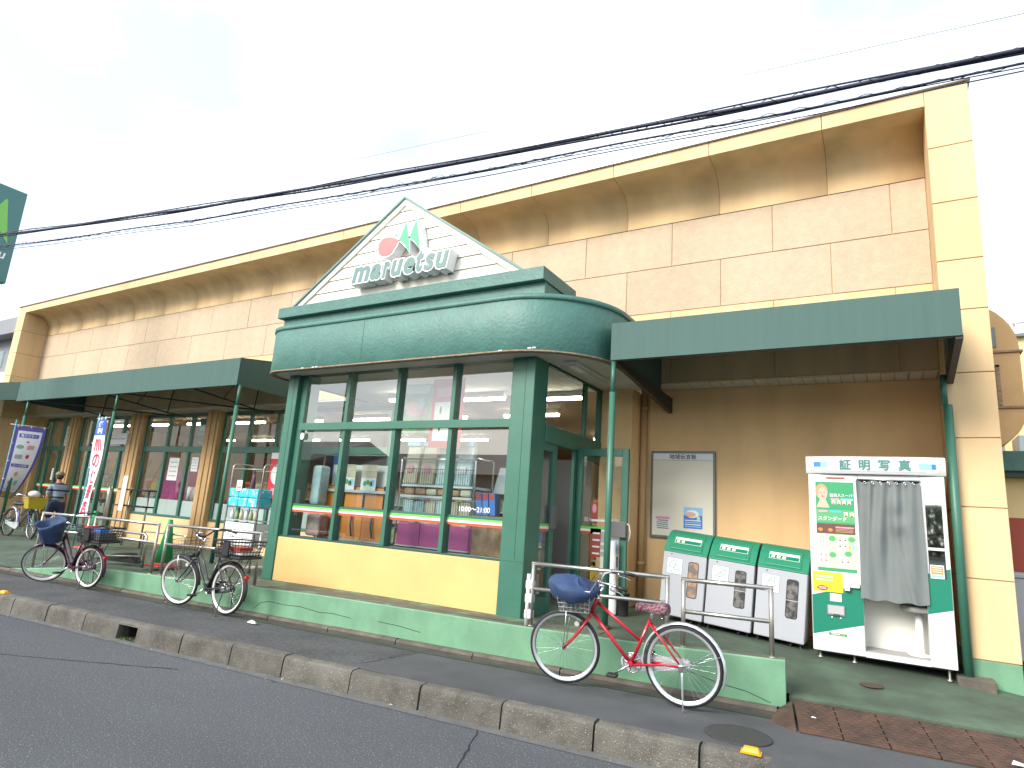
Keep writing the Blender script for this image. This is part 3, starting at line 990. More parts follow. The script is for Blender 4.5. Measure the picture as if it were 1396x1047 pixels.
# soffit under the upper wall: white slats on the right, plain boards on the left
n = 24; w = (.60 + 2.92) / n
for i in range(n):
    piece('soffit_slat', .40, w - .012, .012, 'soffit_slat', (0, 0, 0), shop)
    o = bpy.context.scene.objects[-1] if False else None
for ob in [o for o in shop.children if o.name.startswith('soffit_slat')]:
    pass
_sl = [o for o in shop.children if o.name.startswith('soffit_slat')]
for i, ob in enumerate(_sl):
    ob.rotation_euler = (0, 0, PI / 2)
    ob.location = Vector((-2.92 + w * (i + .5), 8.785, 3.455)) - off(shop)
mb = MB()
mb.box(-2.95, .61, 8.57, 9.02, 3.464, 3.474, 'joint_dark')
mb.build('soffit_backing', shop)
b = MB(); b.box(-22.25, -8.3, 8.56, 9.02, 3.425, 3.45, 'soffit_slat'); b.build('soffit_board', shop)
# pilasters between the shop windows
for x0, x1 in ((-13.78, -13.29), (-17.07, -16.5), (-20.27, -19.81), (-22.25, -21.95)):
    b = MB()
    b.box(x0, x1, 8.88, 9.14, .1, 3.43, 'pilaster_ochre')
    for q in (.16, .58):
        xx = x0 + (x1 - x0) * q
        b.box(xx, xx + .12, 8.855, 8.879, .1, 3.42, 'pilaster_ochre')
    b.build('pilaster', shop, bevel=.004)

def window(x0, x1, z0, z1, zt, mull, frost=None, stripe=None, y=9.0):
    fr = MB()
    f = .085
    fr.box(x0, x0 + f, y + .01, y + .09, z0, z1, 'green_paint')
    fr.box(x1 - f, x1, y + .01, y + .09, z0, z1, 'green_paint')
    fr.box(x0 + f, x1 - f, y + .012, y + .088, z1 - f, z1, 'green_paint')
    fr.box(x0 + f, x1 - f, y - .005, y + .088, z0, z0 + .06, 'green_paint')
    w = fr.build('window', shop, bevel=.004)
    t = MB(); t.box(x0 + f, x1 - f, y - .002, y + .085, zt - .065, zt + .075, 'green_paint'); t.build('transom', w, bevel=.004)
    for m_ in mull:
        t = MB(); t.box(m_ - .045, m_ + .045, y + .004, y + .086, z0 + .06, z1 - f, 'green_paint'); t.build('mullion', w, bevel=.004)
    e_ = [x0 + f] + list(mull) + [x1 - f]
    for a, c in zip(e_, e_[1:]):
        a += .045 if a != x0 + f else 0; c -= .045 if c != x1 - f else 0
        for za, zb in ((z0 + .06, zt - .065), (zt + .075, z1 - f)):
            t = MB(); t.box(a, c, y + .042, y + .048, za, zb, 'window_glass'); t.build('pane', w)
        if frost:
            t = MB(); t.box(a, c, y + .052, y + .054, z0 + .06, frost, 'frosted_film'); t.build('frosted_film', w)
        if stripe:
            for q, mt in enumerate(('tri_red', 'tri_white', 'tri_green')):
                t = MB(); t.box(a, c, y + .038, y + .040, stripe + q * .034, stripe + (q + 1) * .034, mt); t.build('stripe', w)
    return w
window(-16.5, -13.78, .865, 3.40, 2.50, (-15.486, -14.526), frost=1.28)
window(-13.29, -8.05, .865, 3.40, 2.50, (-12.326, -11.386, -10.40, -9.3), frost=1.28)
window(-19.81, -17.07, .27, 3.40, 2.50, (-19.25, -18.4, -17.6), stripe=1.36)
window(-21.95, -20.27, .27, 3.40, 2.50, (-21.55, -20.9), stripe=1.36)
# interior shell
mb = MB()
mb.box(-22.4, .7, 9.15, 21.5, .18, .26, 'interior_floor')
mb.box(-8.0, -3.6, 6.75, 9.15, .22, .30, 'interior_floor')
mb.build('interior_floor', shop)
mb = MB(); mb.box(-22.4, .7, 9.13, 21.5, 3.52, 3.62, 'interior_ceiling'); mb.build('interior_ceiling', shop)
mb = MB()
mb.box(-22.4, .7, 21.5, 21.6, .2, 3.6, 'interior_wall')
mb.box(-22.42, -22.3, 9.2, 21.5, .2, 3.6, 'interior_wall')
mb.box(-3.0, -2.9, 9.13, 21.5, .2, 3.6, 'interior_wall')
mb.build('interior_wall', shop)

# downpipe beside the entrance
pp = thing('downpipe', 'beige rain downpipe on the ochre wall beside the entrance', 'pipe', (-3.06, 8.92, .2))
b = MB(); b.cyl((-3.06, 8.92, .30), (-3.06, 8.92, 3.45), .05, 'pipe_beige', 14); b.build('pipe', pp)
for z in (.9, 3.15):
    b = MB(); b.cyl((-3.06, 8.92, z), (-3.06, 8.92, z + .05), .058, 'pipe_beige', 14); b.box(-3.075, -3.045, 8.95, 9.0, z + .01, z + .04, 'pipe_beige'); b.build('clip', pp)

# ================================================================== ENTRANCE PORCH
ent = thing('entrance_porch', 'projecting glazed entrance with green columns, curved green eave band and white gable', 'entrance', (-5.8, 6.5, .3))
FZ = .30
def column(x0, x1, lab=None):
    b = MB()
    b.box(x0, x1, 6.45, 6.80, FZ, 3.44, 'green_paint')
    c = b.build('column', ent, bevel=.010)
    s_ = MB(); s_.box(x0 + (x1 - x0) * .60, x0 + (x1 - x0) * .60 + .006, 6.4475, 6.4495, .965, 3.40, 'green_dark'); s_.build('groove', c)
    s_ = MB(); s_.box(x0 - .004, x1 + .004, 6.446, 6.804, .945, .957, 'green_paint'); s_.build('joint_band', c)
column(-8.035, -7.815)
column(-3.925, -3.60)
b = MB(); b.box(-7.815, -7.69, 6.53, 6.78, FZ, 3.44, 'green_paint'); b.build('jamb', ent, bevel=.006)
b = MB(); b.box(-7.815, -3.925, 6.475, 6.72, FZ, .925, 'sill_yellow'); b.build('sill_wall', ent, bevel=.006)
b = MB(); b.box(-7.815, -3.925, 6.485, 6.74, .925, .950, 'green_dark'); b.build('window_sill', ent)
ML = [-6.765, -5.803, -4.842]
for x in ML:
    b = MB(); b.box(x - .032, x + .032, 6.50, 6.64, .950, 3.44, 'green_paint'); b.build('mullion', ent, bevel=.004)
b = MB()
b.box(-7.69, -3.925, 6.470, 6.499, 2.515, 2.625, 'green_paint')
b.build('transom', ent, bevel=.006)
b = MB()
b.box(-7.815, -3.925, 6.50, 6.66, 3.385, 3.44, 'green_dark')
b.build('head_rail', ent)
ed = [-7.69] + ML + [-3.925]
for a, c in zip(ed, ed[1:]):
    a += .032 if a != ed[0] else 0; c -= .032 if c != ed[-1] else 0
    for z0, z1 in ((.95, 2.57), (2.57, 3.385)):
        b = MB(); b.box(a, c, 6.566, 6.574, z0, z1, 'entrance_glass'); pn = b.build('pane', ent)
    for q, (mt, h0, h1) in enumerate((('tri_red', 1.300, 1.330), ('tri_white', 1.330, 1.360), ('tri_green', 1.360, 1.392))):
        b = MB(); b.box(a, c, 6.560, 6.563, h0, h1, mt); b.build('stripe', ent)
    b = MB(); b.box(a, c, 6.555, 6.566, 1.392, 1.42, 'green_paint'); b.build('rail', ent)
b = MB(); b.text('10:00～21:00', (-4.655, 6.562, 1.472), (1, 0, 0), (0, 0, 1), .088, 'text_white', offset=.001); b.build('opening_hours', ent)
b = MB(); b.disc(-7.655, 2.432, .045, .055, 6.525, 'white_paper'); b.build('round_sticker', ent)

# ---- right flank of the porch
XF = -3.60
b = MB(); b.box(XF - .12, XF + .02, 6.80, 8.55, 2.38, 2.60, 'green_paint'); b.build('door_beam', ent, bevel=.006)
b = MB(); b.box(XF - .04, XF + .01, 6.80, 8.55, 3.35, 3.41, 'green_dark'); b.build('head_rail', ent)
for y, w_ in ((7.98, .07), (8.50, .10)):
    b = MB(); b.box(XF - .05, XF + .008, y - w_ / 2, y + w_ / 2, 2.60, 3.35, 'green_paint'); b.build('mullion', ent, bevel=.004)
for y0, y1 in ((6.80, 7.945), (8.015, 8.45)):
    b = MB(); b.box(XF - .025, XF - .019, y0, y1, 2.60, 3.35, 'window_glass'); b.build('pane', ent)
# fixed side light and sliding door leaf
b = MB()
b.box(XF - .06, XF, 6.80, 7.06, 2.28, 2.38, 'green_paint'); b.box(XF - .06, XF, 7.06, 7.17, FZ, 2.38, 'green_paint'); b.box(XF - .06, XF, 6.80, 7.06, FZ, .52, 'green_paint')
b.build('side_light', ent, bevel=.004)
b = MB(); b.box(XF - .032, XF - .026, 6.80, 7.06, .52, 2.28, 'thin_glass'); b.build('pane', ent)
b = MB()
b.box(XF - .05, XF - .005, 7.70, 7.80, FZ, 2.38, 'green_paint')
b.build('door_jamb', ent, bevel=.004)
b = MB(); b.box(XF - .03, XF - .024, 7.80, 8.5, .45, 2.3, 'thin_glass'); b.build('pane', ent)
b = MB(); b.box(XF - .05, XF - .01, 7.80, 8.5, FZ, .45, 'green_paint'); b.box(XF - .05, XF - .01, 7.80, 8.5, 2.3, 2.38, 'green_paint'); b.build('door_rail', ent)
b = MB(); b.box(XF - .02, XF + .03, 7.045, 7.18, 1.33, 1.62, 'grey_plastic'); b.build('button_box', ent, bevel=.01)
# windbreak panel square to the door
WY = 7.78
b = MB()
b.box(-3.60, -3.52, WY, WY + .06, floor_z(-3.3, WY) - .02, 2.42, 'green_paint')
b.box(-2.96, -2.87, WY, WY + .06, floor_z(-2.9, WY) - .02, 2.42, 'green_paint')
b.box(-3.52, -2.96, WY, WY + .06, 2.32, 2.42, 'green_paint')
b.box(-3.52, -2.96, WY, WY + .06, floor_z(-3.2, WY) - .02, .46, 'green_paint')
b.build('windbreak_frame', ent, bevel=.005)
b = MB(); b.box(-3.52, -2.96, WY + .026, WY + .034, .46, 2.32, 'thin_glass'); b.build('windbreak_pane', ent)
for q, (mt, h0, h1) in enumerate((('tri_red', 1.300, 1.330), ('tri_white', 1.330, 1.360), ('tri_green', 1.360, 1.392))):
    b = MB(); b.box(-3.52, -3.06, WY + .020, WY + .023, h0, h1, mt); b.build('stripe', ent)
    b = MB(); b.box(XF - .012, XF - .008, 6.80, 7.05, h0, h1, mt); b.build('stripe', ent)
# prints stuck on the windbreak pane
b = MB(); b.rect(-3.30, 1.19, .15, .36, WY + .020, 'far_red')
for i in range(4): b.rect(-3.29, 1.31 - i * .085, .10, .022, WY + .018, 'text_white'); b.disc(-3.20, 1.31 - i * .085, .030, .032, WY + .018, 'print_grey')
b.rect(-3.33, 1.58, .10, .26, WY + .021, 'far_red'); b.disc(-3.33, 1.63, .03, .06, WY + .019, 'print_pink'); b.rect(-3.22, 1.475, .30, .028, WY + .019, 'plastic_sheet')
b.build('red_notice', ent)
b = MB(); b.btext('マルエツ上青木店', (-2.985, WY + .036, 1.46), (-1, 0, 0), (0, 0, 1), .062, 'text_white', .0008); b.build('glass_lettering', ent)
b = MB(); b.rect(-3.02, 1.175, .09, .17, WY - .002, 'print_sky'); b.rect(-3.02, 1.16, .05, .09, WY - .004, 'print_blue'); b.build('blue_notice', ent)
b = MB(); b.rect(-3.02, .97, .12, .20, WY - .002, 'print_cream'); b.rect(-3.01, .975, .075, .13, WY - .004, 'booth_green'); b.disc(-3.01, .995, .02, .028, WY - .006, 'text_white'); b.build('green_notice', ent)
b = MB(); b.rect(-3.18, 1.15, .09, .19, WY + .02, 'print_cream'); b.rect(-3.18, .92, .09, .24, WY + .02, 'print_cream'); b.build('white_notice', ent)
b = MB(); b.box(-3.07, -2.86, WY - .06, WY - .002, 1.28, 1.48, 'grey_plastic'); b.build('grey_box', ent, bevel=.008)
b = MB(); b.tube([(-2.86, WY - .03, 1.46), (-2.82, WY - .04, 1.44), (-2.80, WY - .05, 1.34), (-2.82, WY - .05, 1.24)], .006, 'white_plastic', 6); b.build('cable_tail', ent)

# ---- eave band with rounded corners
def arc(cx, cy, r, a0, a1, n):
    return [(cx + r * math.cos(a0 + (a1 - a0) * i / n), cy + r * math.sin(a0 + (a1 - a0) * i / n)) for i in range(n + 1)]
XL, XR, YF = -8.40, -2.76, 6.10
path = [(XL, 8.56)] + arc(XL + .5, YF + .5, .5, PI, 1.5 * PI, 10) + arc(XR - 1.15, YF + 1.15, 1.15, -.5 * PI, 0, 18) + [(XR, 8.56)]
def band(pth, prof_, mt, name, inset=True):
    b = MB(); k = b.m(mt)
    rows = []
    n = len(pth)
    nor = []
    for i, p in enumerate(pth):
        a = Vector(pth[max(0, i - 1)]); c = Vector(pth[min(n - 1, i + 1)])
        d = (c - a).normalized(); nor.append(Vector((d.y, -d.x)))
    for o_, z in prof_:
        rows.append([b.pt((p[0] + nr.x * o_, p[1] + nr.y * o_, z)) for p, nr in zip(pth, nor)])
    for A, B in zip(rows, rows[1:]):
        for j in range(n - 1):
            b.face((A[j], A[j + 1], B[j + 1], B[j]), k, True)
    return b.build(name, ent)
band(path, [(-.10, 3.372), (-.004, 3.372), (0, 3.376), (0, 4.055), (-.004, 4.06), (-.12, 4.06)], 'green_band', 'eave_band')
band(path, [(.004, 4.02), (.018, 4.026), (.018, 4.085), (-.05, 4.09), (-.2, 4.09)], 'green_band', 'eave_cap')
band(path, [(-.06, 3.366), (.003, 3.366), (.006, 3.372), (.004, 3.386)], 'rust_edge', 'drip_edge')
b = MB(); b.box(-6.203, -6.197, 6.0975, 6.0995, 3.38, 4.02, 'green_dark'); b.build('seam', ent)
b = MB()
pp2 = [(p[0], p[1]) for p in path]
b.poly([(x, y, 3.386) for x, y in reversed(pp2)], 'soffit_white'); b.build('soffit', ent)
b = MB(); b.poly([(x, y, 4.07) for x, y in pp2], 'green_dark'); b.build('eave_roof', ent)
# soffit lamp (unlit)
b = MB(); b.box(-3.36, -3.20, 6.75, 7.95, 3.345, 3.384, 'soffit_white'); fx = b.build('soffit_lamp', ent, bevel=.01)
b = MB(); b.box(-3.33, -3.23, 6.80, 7.90, 3.325, 3.345, 'fixture_lens'); b.build('lens', fx, bevel=.015)
# chips of missing paint along the drip edge
for x in (-7.35, -7.12, -7.05, -3.9, -3.5, -3.44):
    piece('paint_chip', .05, .004, .014, 'white_paper', (x, YF - .008, 3.383), ent, .001)
# ---- stepped cornice
b = MB(); b.box(-8.19, -3.46, 6.31, 7.15, 4.09, 4.285, 'green_band'); b.build('cornice_base', ent, bevel=.006)
b = MB(); b.box(-8.25, -3.44, 6.22, 7.15, 4.285, 4.455, 'green_band'); b.build('cornice', ent, bevel=.008)
b = MB(); b.box(-8.20, -3.47, 6.29, 7.12, 4.455, 4.475, 'green_dark'); b.build('cornice_flashing', ent)
# ---- gable with clapboards
GX0, GX1, GB, AX, AZ = -8.02, -3.80, 4.475, -5.905, 5.93
b = MB(); b.prism([(GX0, GB), (GX1, GB), (AX, AZ)], 6.375, 7.12, 'clapboard'); b.build('gable_core', ent)
nb = 8
for i in range(nb):
    t0 = i / nb; t1 = (i + 1) / nb - .006
    z0, z1 = lerp(GB, AZ, t0), lerp(GB, AZ, t1)
    xa0, xb0 = lerp(GX0 + .03, AX, t0), lerp(GX1 - .03, AX, t0)
    xa1, xb1 = lerp(GX0 + .03, AX, t1), lerp(GX1 - .03, AX, t1)
    b = MB()
    b.hexa([(xa0, 6.345, z0), (xb0, 6.345, z0), (xa0, 6.374, z0), (xb0, 6.374, z0), (xa1, 6.362, z1), (xb1, 6.362, z1), (xa1, 6.374, z1), (xb1, 6.374, z1)], 'clapboard')
    b.build('clapboard', ent)
for sx in (-1, 1):
    ex = GX0 if sx < 0 else GX1
    d = Vector((AX - ex, AZ - GB)).normalized(); nrm = Vector((-d.y, d.x)) * (1 if sx < 0 else -1)
    def rk(o0, o1, y0, y1, mt, name):
        b = MB()
        e0 = Vector((ex, GB)) - d * .05
        a_ = Vector((AX, AZ))
        up0, up1 = Vector((0, o0 / abs(nrm.y))), Vector((0, o1 / abs(nrm.y)))
        q = [e0 + nrm * o0, e0 + nrm * o1, a_ + up1, a_ + up0]
        if sx < 0: q = [q[0], q[3], q[2], q[1]]
        b.prism([tuple(p) for p in q], y0, y1, mt); b.build(name, ent)
    rk(-.085, .0, 6.325, 6.374, 'clapboard', 'barge_board')
    rk(.0, .028, 6.30, 7.0, 'gable_trim', 'gable_roof')

# ---- shop sign: raised letters and emblem
sign = thing('shop_sign', 'raised shop name letters and red and green emblem on the white gable', 'sign', (-5.76, 6.2, 4.6))
LT = [('m', -6.63, -6.285), ('a', -6.27, -6.065), ('r', -6.035, -5.905), ('u', -5.875, -5.668), ('e', -5.645, -5.452), ('t', -5.43, -5.302), ('s', -5.288, -5.105), ('u', -5.085, -4.87)]
for ch, x0, x1 in LT:
    vs, _ = text_mesh(ch, .44, 0, .016, .20, 'LEFT', 1)
    a = min(v[0] for v in vs); c = max(v[0] for v in vs); lo_ = min(v[1] for v in vs); hi_ = max(v[1] for v in vs)
    kx = (x1 - x0) / (c - a)
    H = .335 if ch == 't' else .245
    kz = H / (hi_ - lo_)
    for mt, ofs, y0, y1, nm in (('sign_white', .034, 6.165, 6.335, 'letter_rim'), ('sign_grey', .015, 6.159, 6.1645, 'letter')):
        vs2, fs2 = text_mesh(ch, .44, 0.5, ofs, .20, 'LEFT', 1)
        b = MB(); k = b.m(mt)
        for v in vs2:
            b.v.append(Vector((x0 + (v[0] - a) * kx, y0 if v[2] > 0 else y1, 4.635 + (v[1] - lo_) * kz)))
        for f in fs2: b.face(f, k)
        b.build(nm, sign)
RED = [(-6.174, 5.106), (-6.164, 5.19), (-6.112, 5.248), (-6.039, 5.263), (-5.963, 5.254), (-5.87, 5.225), (-5.79, 5.178), (-5.837, 5.096), (-5.898, 5.011), (-5.945, 4.982), (-6.011, 4.969), (-6.089, 4.984), (-6.145, 5.03)]
G1 = [(-5.689, 5.442), (-5.736, 5.306), (-5.783, 5.177), (-5.711, 5.128), (-5.635, 5.043), (-5.57, 4.961), (-5.61, 5.175)]
G2 = [(-5.50, 5.439), (-5.551, 5.319), (-5.597, 5.185), (-5.519, 5.135), (-5.445, 5.051), (-5.386, 4.969), (-5.435, 5.191)]
for nm, P_, mt in (('emblem_disc', RED, 'sign_red'), ('emblem_sail', G1, 'sign_green'), ('emblem_sail', G2, 'sign_green')):
    c = Vector((sum(p[0] for p in P_) / len(P_), sum(p[1] for p in P_) / len(P_)))
    b = MB(); b.prism([tuple(p) for p in reversed(P_)], 6.159, 6.1645, mt); b.build(nm, sign)
    b = MB()
    big = [tuple(Vector(p) + (Vector(p) - c).normalized() * .022) for p in P_]
    b.prism(list(reversed(big)), 6.165, 6.335, 'sign_white'); b.build('emblem_rim', sign)

# ================================================================== AWNINGS
def awning(name, label, x0, x1, yf, zb, zt, yw, zw, posts, ribs, sides=(True, True)):
    a = thing(name, label, 'awning', ((x0 + x1) / 2, yf, zb))
    n = max(1, round((x1 - x0) / 1.2))
    for i in range(n):
        xa, xb = x0 + (x1 - x0) * i / n, x0 + (x1 - x0) * (i + 1) / n
        b = MB(); b.hexa([(xa, yf, zb), (xb, yf, zb), (xa, yf + .012, zb), (xb, yf + .012, zb), (xa, yf, zt), (xb, yf, zt), (xa, yf + .012, zt), (xb, yf + .012, zt)], 'awning_cloth')
        b.build('valance', a)
    b = MB(); b.hexa([(x0, yf, zt - .012), (x1, yf, zt - .012), (x0, yw, zw - .012), (x1, yw, zw - .012), (x0, yf + .001, zt), (x1, yf + .001, zt), (x0, yw, zw), (x1, yw, zw)], 'awning_cloth')
    b.build('roof_cloth', a)
    for s_, x in zip(sides, (x0, x1)):
        if not s_: continue
        xa, xb = (x, x + .012) if x == x0 else (x - .012, x)
        b = MB(); b.prism([(yf + .012, zb + .0), (yw, zb + .0 - .02), (yw, zw - .014), (yf + .012, zt - .014)], xa, xb, 'awning_cloth', plane='yz'); b.build('side_cloth', a)
    b = MB(); b.box(x0 + .015, x1 - .015, yf + .015, yf + .06, zb - .005, zb + .035, 'steel_dark'); b.build('front_rail', a)
    for (x, y, zl, r) in posts:
        b = MB(); b.cyl((x, y, zl), (x, y, zb - .38), r, 'green_paint', 14); p = b.build('post', a)
        b = MB(); b.cyl((x, y, zb - .38), (x, y, zb), r * .72, 'green_paint', 12); b.build('upper_tube', p)
    for x in ribs:
        b = MB(); b.tube([(x, yf + .04, zb + .01), (x, yw - .1, zb - .14), (x, yw + .38, zb - .16)], .016, 'steel_dark', 6); b.build('bracket', a)
        b = MB(); b.tube([(x, yw - .1, zb - .14), (x, yw - .02, zw - .06)], .014, 'steel_dark', 6); b.build('strut', a)
        b = MB(); b.tube([(x, yf + .75, zb - .05), (x, yw - .6, zb + .35)], .010, 'steel_dark', 6); b.build('tie', a)
    return a
# right awning over the bins
aw = awning('wall_awning', 'green box awning over the recycling bins and photo booth', -2.715, .665, 6.66, 3.325, 3.775, UPY, 4.06,
            [(-2.69, 6.70, .345, .037)], [])
b = MB(); b.cyl((.60, 7.80, .21), (.60, 7.80, 2.9), .042, 'green_paint', 14); p = b.build('post', aw)
b = MB(); b.cyl((.575, 7.80, 2.9), (.575, 7.80, 3.22), .03, 'green_paint', 12); b.build('upper_tube', p)
b = MB(); b.box(.50, .80, 7.68, 7.90, floor_z(.6, 7.8) - .05, floor_z(.6, 7.8) + .075, 'concrete'); b.build('footing', aw, bevel=.012)
b = MB(); b.lathe([(.07, .33), (.07, .36), (.05, .37)], 'iron_rust', 12, (-2.69, 6.70, 0)); b.build('base_plate', aw)
for x in (-2.69, .64):
    b = MB()
    b.hexa([(x - .03, 6.68, 3.31), (x + .03, 6.68, 3.31), (x - .03, 8.99, 3.10), (x + .03, 8.99, 3.10), (x - .03, 6.68, 3.36), (x + .03, 6.68, 3.36), (x - .03, 8.99, 3.32), (x + .03, 8.99, 3.32)] if x < 0 else
           [(x - .03, 6.68, 3.30), (x + .03, 6.68, 3.30), (x - .03, 7.88, 3.14), (x + .03, 7.88, 3.14), (x - .03, 6.68, 3.345), (x + .03, 6.68, 3.345), (x - .03, 7.88, 3.33), (x + .03, 7.88, 3.33)], 'steel_dark')
    b.build('bracket_arm', aw)
# left awning over the shop windows
awl = awning('wall_awning', 'long green box awning with dark struts over the left shop windows', -18.97, -10.12, 6.98, 3.46, 3.97, UPY, 4.20,
       [(-10.10, 7.04, .31, .037), (-14.25, 7.04, .25, .037), (-18.42, 7.04, .2, .037)], [-11.55, -14.75, -17.75])
# slanting braces seen below the left awning
for x0, x1 in ((-14.2, -11.3), (-18.3, -15.0)):
    b = MB(); b.tube([(x0, 7.02, 3.48), (x1, 8.80, 3.30)], .018, 'steel_dark', 6); b.build('brace', awl)
# corner awning at the far left end, turned towards the street
b_ = thing('corner_awning', 'dark green awning turned towards the street at the far left corner', 'awning', (-19.0, 6.98, 3.5))
dx, dy = -math.cos(math.radians(12)), -math.sin(math.radians(12))
P0 = Vector((-18.985, 6.98, 0)); P1 = P0 + Vector((dx, dy, 0)) * 4.5
b = MB(); b.hexa([(P1.x, P1.y, 3.50), (P0.x, P0.y, 3.49), (P1.x, P1.y + .012, 3.50), (P0.x, P0.y + .012, 3.49), (P1.x, P1.y, 3.97), (P0.x, P0.y, 3.95), (P1.x, P1.y + .012, 3.97), (P0.x, P0.y + .012, 3.95)], 'awning_dark'); b.build('valance', b_)
b = MB(); b.hexa([(P1.x, P1.y, 3.955), (P0.x, P0.y, 3.94), (P1.x, UPY, 4.18), (P0.x, UPY, 4.18), (P1.x, P1.y, 3.965), (P0.x, P0.y, 3.95), (P1.x, UPY, 4.19), (P0.x, UPY, 4.19)], 'awning_dark'); b.build('roof_cloth', b_)

# ================================================================== RAILINGS
def railing(name, label, pa, pb, za, zb, zm_a, zm_b, base_a, base_b, group='stainless railings along the plinth', tape=False):
    t = thing(name, label, 'railing', (pa[0], pa[1], base_a), group=group)
    A, B = Vector((pa[0], pa[1], 0)), Vector((pb[0], pb[1], 0))
    r = .0215
    for P_, z, zb_ in ((A, za, base_a), (B, zb, base_b)):
        b = MB(); b.cyl((P_.x, P_.y, zb_ - .02), (P_.x, P_.y, z + r * .7), r, 'steel_post', 12); p = b.build('post', t)
        b = MB(); b.lathe([(r * 1.5, zb_), (r * 1.5, zb_ + .004), (r, zb_ + .012)], 'steel_post', 12, (P_.x, P_.y, 0)); b.build('collar', p)
    d = (B - A).normalized() * r * .9
    b = MB(); b.cyl((A.x - d.x, A.y - d.y, za), (B.x + d.x, B.y + d.y, zb), r, 'stainless', 12); b.build('top_rail', t)
    b = MB(); b.cyl((A.x, A.y, zm_a), (B.x, B.y, zm_b), r * .92, 'stainless', 12); b.build('middle_rail', t)
    return t
r1 = railing('railing', 'stainless railing in front of the entrance with white tape on its left post', (-3.305, 6.155), (-1.881, 6.277), .972, .972, .712, .730, .335, .345)
b = MB(); b.cyl((-3.345, 6.135, .335), (-3.345, 6.135, .86), .021, 'white_plastic', 12); b.build('white_pipe', r1)
for z in (.40, .56, .70):
    b = MB(); b.tube([(-3.345, 6.135, z), (-3.305, 6.155, z), (-3.345, 6.135, z + .10), (-3.305, 6.155, z + .10)], .001, 'tape_white', 4) if False else None
    b.hexa([(-3.372, 6.110, z), (-3.300, 6.126, z), (-3.352, 6.165, z), (-3.280, 6.181, z), (-3.372, 6.110, z + .10), (-3.300, 6.126, z + .10), (-3.352, 6.165, z + .10), (-3.280, 6.181, z + .10)], 'tape_white')
    b.build('white_tape', r1, bevel=.015)
railing('railing', 'short stainless railing at the plinth end before the recycling bins', (-1.726, 6.290), (-.947, 6.357), .967, .970, .675, .681, .355, .378)
railing('railing', 'stainless railing between the green cone and the entrance, behind the black bicycle', (-9.252, 5.645), (-7.345, 5.808), .972, .992, .697, .739, .258, .302)
railing('railing', 'stainless railing left of the green cone, behind the purple bicycle', (-11.02, 5.495), (-9.470, 5.627), .976, .969, .710, .698, .20, .250)
railing('railing', 'stainless railing farthest left behind the blue covered basket', (-12.5, 5.37), (-11.18, 5.482), .96, .97, .69, .70, .04, .18)
def hoop(label, pts, r=.02, cat='rail'):
    b = MB(); b.tube(pts, r, 'stainless', 10)
    return props(b.build('hoop_rail'), label, cat)
def rounded(p, q, zb, zt, rad=.10):
    A, B = Vector((p[0], p[1], 0)), Vector((q[0], q[1], 0)); d = (B - A).normalized()
    pts = [(A.x, A.y, zb)]
    for i in range(6):
        a = PI / 2 * i / 5
        c = A + d * (rad - rad * math.cos(a)); pts.append((c.x, c.y, zt - rad + rad * math.sin(a)))
    for i in range(6):
        a = PI / 2 * (1 - i / 5)
        c = B - d * (rad - rad * math.cos(a)); pts.append((c.x, c.y, zt - rad + rad * math.sin(a)))
    pts.append((B.x, B.y, zb))
    return pts
hoop('low rounded stainless hoop on the porch behind the purple bicycle', rounded((-11.4, 5.75), (-10.05, 5.82), .27, .78))
hoop('thin stainless hoop with square corners on the porch floor left of the green cone', rounded((-10.55, 6.05), (-9.55, 6.14), .29, .80, .03), .015)
hoop('tall stainless hoop rail by the shop door with the white paper', rounded((-12.77, 6.50), (-13.62, 6.96), .26, 1.47, .13), .024)
b = MB(); b.tube([(-11.2, 5.75, .36), (-10.5, 6.04, .40)], .012, 'steel_post', 8); props(b.build('floor_bar'), 'thin steel bar low across the porch behind the purple bicycle', 'bar')
b = MB()
k = b.m('black_plastic')
b.strip([[(-11.55, 5.80, .28), (-11.3, 5.85, .33), (-11.05, 5.9, .40), (-10.75, 5.95, .42), (-10.6, 5.98, .33), (-10.55, 5.99, .28)],
         [(-11.55, 5.92, .28), (-11.3, 6.0, .34), (-11.05, 6.06, .42), (-10.75, 6.1, .43), (-10.6, 6.1, .34), (-10.55, 6.1, .28)]], 'black_plastic')
b.strip([[(-11.55, 5.80, .28), (-11.3, 5.85, .28), (-11.05, 5.9, .28), (-10.75, 5.95, .28), (-10.6, 5.98, .28), (-10.55, 5.99, .28)],
         [(-11.55, 5.80, .281), (-11.3, 5.85, .33), (-11.05, 5.9, .40), (-10.75, 5.95, .42), (-10.6, 5.98, .33), (-10.55, 5.99, .281)]], 'black_plastic')
props(b.build('rubber_mat'), 'black rubber mat lying humped on the porch floor', 'mat')

# ================================================================== CONES
def cone(x, y, z, label, h=.72):
    t = thing('traffic_cone', label, 'cone', (x, y, z), group='green traffic cones on the porch')
    b = MB(); b.lathe([(.135, z + .05), (.035, z + h), (.028, z + h + .01)], 'cone_green', 20, (x, y, 0)); b.build('cone_body', t)
    b = MB(); b.M = Matrix.Translation((x, y, z)); b.box(-.19, .19, -.19, .19, 0, .03, 'cone_red'); b.lathe([(.155, .03), (.140, .062)], 'cone_red', 20); b.build('base', t, bevel=.01)
cone(-9.90, 6.06, .30, 'green cone with red base behind the railing gap beside the black bicycle')
cone(-13.6, 6.75, .26, 'green cone standing beside the narrow red lettered banner')
cone(-18.0, 6.75, .18, 'green cone at the far left edge below the purple banner')

